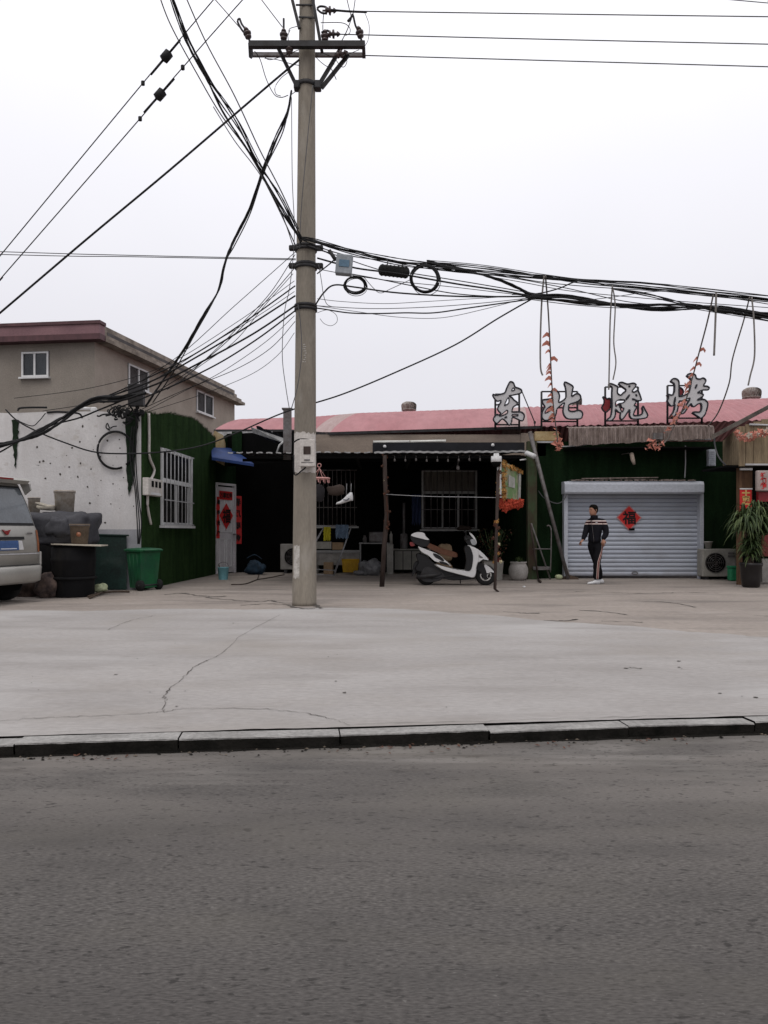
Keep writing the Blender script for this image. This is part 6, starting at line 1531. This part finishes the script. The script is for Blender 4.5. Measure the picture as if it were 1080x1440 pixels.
# upper-left pair with strain insulators
for lab, pts, ins in (('upper', [(330,-35),(300,0),(234,78),(201,117),(0,360),(-40,408),(-520,990)], [(234,79),(201,117)]), ('lower', [(375,-35),(341,0),(257,95),(225,132),(196,168),(0,393),(-40,438),(-520,960)], [(225,133),(197,167),(257,95)])):
    dsx = [8.5+ min(4.6, (330-p[0])/370*4) for p in pts]
    wire('guy_wire', '%s of the two parallel wires with black insulators at upper left' % lab, pts, dsx, 0, 1.6, cat='wire')
    t = thing('strain_insulator', 'black strain insulator on the %s of the two upper left wires' % lab, 'insulator', W(*ins[0], 8.5+(330-ins[0][0])/370*4))
    a = V((*ins[0],0)); D = 8.5+(330-a.x)/370*4; dr_ = V((pts[2][0]-pts[3][0], pts[2][1]-pts[3][1],0)).normalized() if lab == 'upper' else V((32,-36,0)).normalized()
    g = MB(); u1, u2 = a+dr_*8, a-dr_*8; g.tube([W(u1.x,u1.y,D), W((u1.x*4+a.x)/5,(u1.y*4+a.y)/5,D), W((u2.x*4+a.x)/5,(u2.y*4+a.y)/5,D), W(u2.x,u2.y,D)], [.02,.058,.058,.02], 10); g.build('body', M['cable'], t)
    g = MB(); u1, u2 = a+dr_*30, a-dr_*34; g.tube([W(u1.x,u1.y,D), W(a.x+dr_.x*6,a.y+dr_.y*6,D)], .014, 5); g.build('grip', M['cable'], t)
    g = MB(); g.tube([W(a.x-dr_.x*6,a.y-dr_.y*6,D), W(u2.x,u2.y,D)], .014, 5); g.build('grip', M['cable'], t)
    for e in ins[1:]: g = MB(); g.rbox(W(*e,8.5+(330-e[0])/370*4), (.045,.045,.055), .015); g.build('clamp', M['cable'], t)
wire('wire', 'thin wire from the left cross arm insulator up out of the picture', [(345,48),(303,0),(275,-30)], PD, 9, 1.3, cat='wire')
wire('wire', 'thin wire from the middle insulator up and left out of the picture', [(397,38),(368,0),(348,-28)], PD, 9, 1.3, cat='wire')
wire('wire', 'thin wire rising from the right cross arm end out of the top', [(494,24),(487,-5),(482,-30)], PD, PD, 1.2, cat='wire')
wire('wire', 'thin wire rising just right of its twin at the right cross arm end', [(496,24),(500,-5),(503,-30)], PD, PD, 1.2, cat='wire')
wire('service_cable', 'thick straight cable from the pole head down to the left edge', [(421,84),(380,118),(240,238),(120,338),(0,440),(-40,473),(-420,745)], [PD,11.6,11.9,12.2,12.5,12.6,13.2], 0, 3.0)
# the bundle falling from the top to the pole
tb = [(225,-10),(262,75),(300,150),(340,210),(375,262),(415,325),(424,345)]
wire('cable_bundle', 'heavy black cable bundle dropping from the top centre-left to the pole clamp', [(238,-12),(256,30),(275,75),(307,140),(340,190),(372,248),(400,295),(424,338)], 8.8, PD, 2.0, strands=7, spread=.12)
wire('cable', 'single cable left of the heavy bundle, falling from the top edge', [(222,-12),(240,35),(275,100),(310,160),(350,215),(385,280),(418,350)], 8.8, PD, 1.8, m='cable_grey')
wire('cable', 'thin grey cable right of the heavy bundle, falling from the top edge', [(258,-12),(290,60),(330,135),(365,210),(395,268),(420,322)], 8.8, PD, 1.8, m='cable_grey')
wire('cable', 'cable swinging out below the heavy bundle to reach the pole lower down', [(300,150),(330,198),(362,240),(392,290),(412,345)], 9.8, PD, 1.4, m='cable_grey')
# service cable from head to corner tangle
wire('cable_bundle', 'bundle of cables falling from the pole head past the grey building to the wall corner', [(410,128),(404,160),(388,195),(372,235),(350,295),(330,335),(317,365),(308,405),(285,445),(262,488),(240,522),(222,548),(205,572)], 11.6, 14.6, 2.5, strands=3, spread=.05)
wire('cable', 'single black cable hugging the long falling bundle on its right', [(408,135),(398,185),(372,240),(352,300),(330,345),(315,372),(304,415),(274,470),(246,520),(215,566)], 11.5, 14.5, 1.7)
# wires from the pole to the corner (fan)
fan = [((418,352),(330,430),(245,505),(150,560),(60,578),'thin wire from the highest pole clamp fanning down to the left',1.0),
       ((416,375),(350,450),(290,505),(225,548),(190,565),'second highest wire of the fan from pole to wall corner',1.2),
       ((415,402),(345,452),(270,500),(200,535),(130,566),'cable of the fan leaving the pole just above the coil height',2.0),
       ((415,416),(350,458),(280,500),(215,535),(140,562),'thick cable of the fan leaving the pole level with the coils',2.4),
       ((415,430),(355,470),(285,508),(220,540),(145,566),'thick lower cable of the fan below the coils',2.6),
       ((415,437),(360,478),(300,515),(230,548),(160,576),'second thick lower cable of the fan',2.2),
       ((415,452),(380,490),(330,520),(260,548),(200,575),'thin lowest sagging wire of the fan',1.0),
       ((414,468),(390,500),(350,528),(280,556),(205,580),'faint slack wire under the fan',.8)]
for a, b, c_, d_, e, lb, w_ in fan: wire('drop_wire', lb, [a,b,c_,d_,e], PD, 14.6, w_, cat='wire')
wire('drop_wire', 'thin wire crossing the fan steeply beside the pole', [(415,358),(380,412),(340,455),(300,495),(250,540)], PD, 14.5, 1.1, cat='wire')
wire('drop_wire', 'grey wire crossing the fan near the grey building', [(412,385),(372,430),(330,480),(285,512),(235,548)], PD, 14.5, 1.0, m='cable_grey', cat='wire')
wire('cable_bundle', 'very thick cable bundle sweeping across the white wall to the left edge', [(205,552),(170,560),(135,562),(112,574),(85,592),(55,608),(25,619),(-10,628),(-60,640),(-500,690)], 14.5, 11.5, 3.6, strands=5, spread=.05)
wire('cable', 'lower branch of the thick bundle crossing the white wall', [(190,555),(165,566),(140,576),(110,588),(70,598),(50,606),(20,624),(-10,640),(-60,655),(-500,720)], 14.5, 11.7, 2.4)
wire('cable', 'cable sagging from the upper left of the white wall across to the canopy', [(8,576),(25,592),(55,608),(90,622),(130,635),(170,638),(225,636),(280,628),(330,610),(400,580),(480,555),(560,522),(640,485),(700,448),(747,421)], [14.8,14.7,14.6,14.5,14.4,14.3,13.8,13.2,12.6,12.0,12.0,12.1,12.2,12.3,12.4], 0, 2.2)
wire('cable', 'cable stub drooping on the upper left of the white wall', [(26,592),(45,599),(55,592),(64,581)], 14.9, 14.9, 1.4)
wire('cable', 'upper of the two level wires crossing from the left edge to the pole', [(-900,325),(-30,353),(180,359),(416,364)], 13, PD, 1.2, cat='wire')
wire('cable', 'lower of the two level wires crossing from the left edge to the pole', [(-900,330),(-30,357),(180,361),(416,365.5)], 13, PD, 1.2, cat='wire')
wire('hanging_wire', 'long thin wire hanging down the left side of the pole', [(410,137),(411,250),(414,330),(408,400),(400,440),(397,500),(402,545),(407,575)], [PD]*8, 0, 1.1, m='cable_grey', cat='wire')
wire('hanging_wire', 'thin wire running down the face of the pole', [(440,120),(432,200),(424,290),(421,350)], [PY-.25]*4, 0, 1.2, m='cable_grey', cat='wire')
wire('hanging_wire', 'loose wire curving down the pole below the clamps', [(419,428),(423,460),(424,500),(418,545),(409,577)], [PY-.26]*5, 0, 1.3, m='cable_grey', cat='wire')
# bundles to the right
RB = 12.4
wire('cable_bundle', 'upper heavy cable bundle running from the pole clamp to the right edge', [(421,335),(440,340),(480,352),(530,363),(580,371),(630,375),(700,382),(765,390),(820,397),(900,403),(980,411),(1100,423)], PD, 13.4, 1.7, strands=8, spread=.06)
wire('cable_bundle', 'second cable bundle dipping from the large coil towards the lower bundle', [(600,368),(640,376),(680,388),(720,402),(745,413),(775,416)], 12.0, 12.4, 2.3, strands=4, spread=.04)
wire('cable_bundle', 'lower heavy cable bundle from mid-picture to the right edge', [(740,417),(790,420),(850,427),(910,431),(965,431),(1000,434),(1040,439),(1100,450)], 12.3, 13.4, 2.3, strands=10, spread=.06)
wire('cable_bundle', 'cables leaving the lower bundle upward near the right edge', [(860,405),(920,415),(970,428),(1010,437),(1100,441)], 12.6, 13.4, 1.8, strands=3, spread=.04)
wire('cable', 'cable under the pole box running straight into the lower bundle', [(446,363),(500,377),(560,385),(640,399),(700,408),(745,416)], PD, 12.3, 2.6)
wire('cable', 'cable passing under the small coil into the lower bundle', [(444,428),(455,412),(470,401),(500,404),(560,412),(650,417),(745,417)], PD, 12.3, 2.4)
wire('cable', 'cable rising out of the small coil and falling back to the lower bundle', [(492,385),(530,392),(580,402),(640,413),(700,417),(760,417)], 11.8, 12.3, 1.6)
wire('cable', 'sagging black cable from the lowest pole clamp to the lower bundle', [(420,431),(450,434),(490,440),(530,441),(570,440),(610,440),(660,433),(745,421)], PD, 12.3, 2.0)
wire('cable', 'thin sagging grey wire lowest of those right of the pole', [(445,430),(500,438),(560,446),(620,447),(680,435),(745,418)], PD, 12.3, .9, m='cable_grey', cat='wire')
wire('cable', 'thin wire just above the sagging black cable', [(446,430),(520,434),(600,432),(680,426),(745,419)], PD, 12.3, 1.1, m='cable_grey', cat='wire')
wire('cable', 'thin slack wire crossing under the black splice closure', [(446,420),(480,424),(540,427),(600,424),(700,418)], PD, 12.2, .9, m='cable_grey', cat='wire')
wire('cable', 'cable arching over from the lower bundle up to the upper bundle', [(720,414),(755,413),(785,406),(815,395),(850,400)], 12.3, 12.6, 1.9)
wire('cable', 'thin cable between the two bundles at mid right', [(640,380),(720,391),(800,406),(880,424),(960,432)], 12.1, 12.9, 1.3)
wire('cable', 'stub of cable from the pole to the small metal box', [(444,350),(460,355),(470,362),(480,372)], PD, PD, 2.2)
wire('cable', 'short cable from the lower clamp up to the small metal box', [(446,385),(455,378),(465,370),(473,362)], PD, PD, 2.0)
wire('cable', 'thin loop dropping from the box side of the pole', [(448,372),(452,395),(455,415),(460,428),(470,432)], PD, PD, 1.0, m='cable_grey', cat='wire')
wire('cable', 'curled thin wire end hanging right of the pole', [(446,440),(460,436),(472,442),(474,452),(466,458),(456,455),(450,448)], PD, PD, .8, m='cable_grey', cat='wire')
wire('cable', 'thin wire running from the small coil past the splice closure', [(512,390),(525,405),(535,412),(550,406),(580,392)], 11.8, 12, 1.0, m='cable_grey', cat='wire')
for lb, pts, w_ in (
    ('thin wire just above the upper bundle from the large coil to the right edge', [(600,366),(680,373),(765,386),(850,397),(940,405),(1100,418)], 1.1),
    ('wire peeling off the upper bundle past the first grey strap', [(620,374),(700,386),(765,397),(840,404),(920,409),(1000,415),(1100,431)], 1.3),
    ('wire running midway between both bundles to the right edge', [(660,384),(740,398),(800,409),(880,417),(960,424),(1100,434)], 1.1),
    ('wire from the splice closure sloping into the lower bundle', [(576,384),(640,394),(700,404),(760,414),(840,424)], 1.5),
    ('slack wire dipping just beneath the lower bundle', [(745,421),(800,428),(870,433),(950,432),(1010,440),(1100,455)], 1.2),
    ('wire crossing from the lower bundle up to the upper bundle near the third letter', [(800,425),(860,418),(920,410),(980,411)], 1.0),
    ('wire hugging the top of the pole clamp and joining the splice closure', [(430,345),(470,358),(510,372),(532,379)], 1.4),
    ('straight thin wire from the pole through the small coil', [(445,378),(500,388),(560,396),(640,404),(740,416)], 1.1)):
    wire('cable', lb, pts, PD, 13.2, w_, cat='wire')
for lb, pts in (('faint wire of the fan ending on the grey building side wall', [(414,444),(372,482),(310,524),(255,552),(205,578)]), ('faint wire of the fan crossing the right-hand upper window', [(414,410),(360,446),(300,482),(240,520),(200,545)]), ('faint long wire from the pole to the far left roof line', [(414,395),(330,455),(230,515),(130,545),(20,560)])):
    wire('drop_wire', lb, pts, PD, 14.4, .9, cat='wire')
# box, closure, coils
bxp = thing('junction_box', 'small grey metal box with blue label hung under the upper cable bundle', 'box', W(484,386,PD))
g = MB(); g.rbox(W(484,373,PD), (23*PD/F,.14,27*PD/F), .02, Matrix.Rotation(math.radians(5),3,'Y')); g.build('casing', M['box_grey'], bxp)
g = MB(); c = W(484,370,PD-.075); g.box(c, (.15,.01,.1), Matrix.Rotation(math.radians(5),3,'Y')); g.build('label_plate', M['box_blue'], bxp)
g = MB(); g.tube([W(463,352,PD), W(472,366,PD)], .03, 6); g.build('bracket', M['steel_dark'], bxp)
sc_ = thing('splice_closure', 'black ribbed splice closure hanging under the upper bundle', 'closure', W(554,388,12))
g = MB(); c0_, c1_ = W(532,379,12.0), W(576,384,12.0); P, R_ = [], []
for i in range(25): t = i/24; P.append(c0_.lerp(c1_, t)); R_.append((.03 if i in (0,24) else .07 if i in (1,23) else .085 + (.008 if i % 3 == 0 else 0)))
g.tube(P, R_, 14); g.build('body', M['rubber'], sc_)
g = MB()
for px in (545,566): g.tube([W(px,368,12), W(px,377,12)], .008, 5)
g.build('hanger', M['cable'], sc_)
for nm, lb, cx_, cy_, R_, n_, sq in (('cable_coil', 'large neat coil of black cable hanging beside the splice closure', 597.5, 392, .215, 8, 1.0), ('cable_coil', 'smaller flattened coil of black cable hanging below the metal box', 499, 401, .165, 5, .78)):
    g = MB(); rr = random.Random(int(cx_))
    for k in range(n_): g.torus(W(cx_+rr.uniform(-1.2,1.2), cy_+rr.uniform(-1.2,1.2), 11.95+rr.uniform(-.03,.03)), R_*rr.uniform(.9,1.04), .011, n=36, m=5, sz=sq*rr.uniform(.96,1.03))
    g.torus(W(cx_+2,cy_+3,11.95), R_*1.05, .005, n=30, m=4, sz=sq); single(g, nm, M['cable'], lb, 'cable coil')

# hanging straps and bunting ropes
def strap(label, pts, D, w=2.6): return wire('hanging_strap', label, pts, D, D, w, m='strap', cat='strap', group='grey straps hanging from the cables')
strap('grey strap hanging left of the first bunting rope', [(765,388),(762,420),(760,470),(760,515),(763,528)], 12.4)
strap('straight half of the long strap reaching behind the third letter', [(861,402),(858,450),(857,500),(856,548)], 12.5, 2.2)
strap('curved half of the long strap above the third letter', [(861,402),(865,430),(863,480),(866,510),(862,534)], 12.5, 2.0)
strap('short straight strap right of the second bunting rope', [(1007,412),(1006,450),(1004,500)], 12.8, 3.0)
strap('short strap hanging nearest the right edge', [(1057,418),(1060,450),(1061,500),(1055,528),(1052,542)], 13, 2.4)
strap('long slanting strap hanging down to the pink roof', [(1054,418),(1046,450),(1030,505),(1025,540),(1010,580),(995,600)], [13,13.5,14.5,15.5,17,18], 2.0)
def bunting(label, pts, ds, n, heap, seed):
    t = thing('bunting', label, 'bunting', W(*pts[-1], ds[-1])); rr = random.Random(seed)
    P = catmull([W(p[0], p[1], d) for p, d in zip(pts, ds)], 10); g = MB(); g.tube(P, .014, 5); g.build('cord', M['strap'], t)
    N_ = len(P)
    for k in range(n):
        f = .26+.5*k/n; p = P[int(f*(N_-1))]; s_ = rr.uniform(.075,.12); d = V((-1,0,rr.uniform(-.75,.0))).normalized() if rr.random() < .8 else V((1,0,-.2))
        g = MB(); q0_ = p+V((0,0,s_*.35)); q1_ = p-V((0,0,s_*.45)); m0 = q0_+d*s_*.6+V((0,-.05,.02)); m1 = q1_+d*s_*.55+V((0,-.04,.03)); tip = p+d*s_*1.25+V((0,.03,-.03)); t2 = tip+V((.02,0,.05))
        g.add([q0_, m0, m1, q1_, tip, t2], [(0,1,2,3),(1,5,4,2)], 0, True); g.build('pennant', M['pennant'], t)
    for k in range(int(heap[1]*.7)):
        a, b = rr.choice(heap[0]); p = W(a+rr.gauss(0,2.0), b+rr.gauss(0,2.4), heap[2]); s_ = rr.uniform(.05,.13)
        g = MB(); g.add([p, p+V((rr.uniform(-1,1),rr.uniform(-.5,.5),rr.uniform(-1,1)))*s_, p+V((rr.uniform(-1,1),rr.uniform(-.5,.5),rr.uniform(-1,.6)))*s_, p+V((rr.uniform(-1,1),-.4,rr.uniform(-1,.6)))*s_*.7], [(0,1,2),(0,2,3)]); g.build('pennant', M['pennant'], t)
bunting('rope of faded red pennants hanging in front of the second letter', [(767,388),(771,440),(774,500),(776,540),(779,580),(783,610),(785,630)], [12.4,13.2,14.6,15.6,16.6,17.2,17.5], 16, ([(775,550),(779,590),(783,608),(785,620),(785,622),(786,630),(786,626),(787,616)],48,17.4), 5)
bunting('rope of faded red pennants hanging through the fourth letter', [(1003,415),(994,455),(982,500),(974,530),(962,570),(950,595),(935,622),(918,625)], [12.8,13.4,14.6,15.6,16.8,17.3,17.5,17.5], 12, ([(966,545),(958,570),(950,585),(943,600),(938,608),(938,615),(930,622),(920,624),(915,620),(913,626),(925,628)],78,17.4), 8)

# ================================================================== WORLD, SUN, CAMERA
w = bpy.data.worlds.new('World'); SC.world = w; w.use_nodes = True
N = w.node_tree.nodes; L = w.node_tree.links; bg = N['Background']
el, az = math.radians(58), math.radians(200)
sky = N.new('ShaderNodeTexSky'); sky.sky_type = 'NISHITA'; sky.sun_disc = False; sky.sun_elevation = el; sky.sun_rotation = az
sky.air_density = 2.0; sky.dust_density = 6.0
tc = N.new('ShaderNodeTexCoord'); sp = N.new('ShaderNodeSeparateXYZ'); L.new(tc.outputs['Generated'], sp.inputs[0])
r = N.new('ShaderNodeValToRGB'); cr = r.color_ramp
cr.elements[0].position = 0.0; cr.elements[0].color = (6.9,6.85,7.5,1)
cr.elements[1].position = .85; cr.elements[1].color = (11.8,11.6,12.0,1)
e = cr.elements.new(.22); e.color = (7.7,7.6,8.15,1); e = cr.elements.new(.42); e.color = (9.1,9.0,9.5,1); e = cr.elements.new(.57); e.color = (10.5,10.4,10.8,1)
L.new(sp.outputs['Z'], r.inputs['Fac'])
nz = N.new('ShaderNodeTexNoise'); nz.inputs['Scale'].default_value = 1.6; nz.inputs['Detail'].default_value = 4; L.new(tc.outputs['Generated'], nz.inputs['Vector'])
mr = N.new('ShaderNodeMapRange'); mr.inputs['To Min'].default_value = .91; mr.inputs['To Max'].default_value = 1.09; L.new(nz.outputs['Fac'], mr.inputs['Value'])
mm = N.new('ShaderNodeMix'); mm.data_type = 'RGBA'; mm.blend_type = 'MULTIPLY'; mm.inputs['Factor'].default_value = 1; L.new(r.outputs[0], mm.inputs['A']); L.new(mr.outputs[0], mm.inputs['B'])
mx = N.new('ShaderNodeMix'); mx.data_type = 'RGBA'; mx.inputs['Factor'].default_value = .93; L.new(sky.outputs[0], mx.inputs['A']); L.new(mm.outputs['Result'], mx.inputs['B'])
L.new(mx.outputs['Result'], bg.inputs['Color']); bg.inputs['Strength'].default_value = .11
sl = bpy.data.lights.new('sun', 'SUN'); sl.energy = .8; sl.angle = math.radians(22); sl.color = (1,.96,.9)
so = bpy.data.objects.new('sun', sl); COL.objects.link(so)
sd_ = V((math.sin(az)*math.cos(el), math.cos(az)*math.cos(el), math.sin(el)))
so.rotation_euler = sd_.to_track_quat('Z', 'Y').to_euler()
cam = bpy.data.cameras.new('camera'); co = bpy.data.objects.new('camera', cam); COL.objects.link(co); SC.camera = co
co.location = (0,0,CH); co.rotation_euler = (pi/2,0,0)
cam.sensor_fit = 'VERTICAL'; cam.sensor_height = 36; cam.lens = 36*F/1440; cam.shift_y = (HY-720)/1440
cam.clip_start = .05; cam.clip_end = 1500
SC.view_settings.view_transform = 'Standard'; SC.view_settings.look = 'None'; SC.view_settings.exposure = 0; SC.view_settings.gamma = 1
SC.cycles.max_bounces = 6
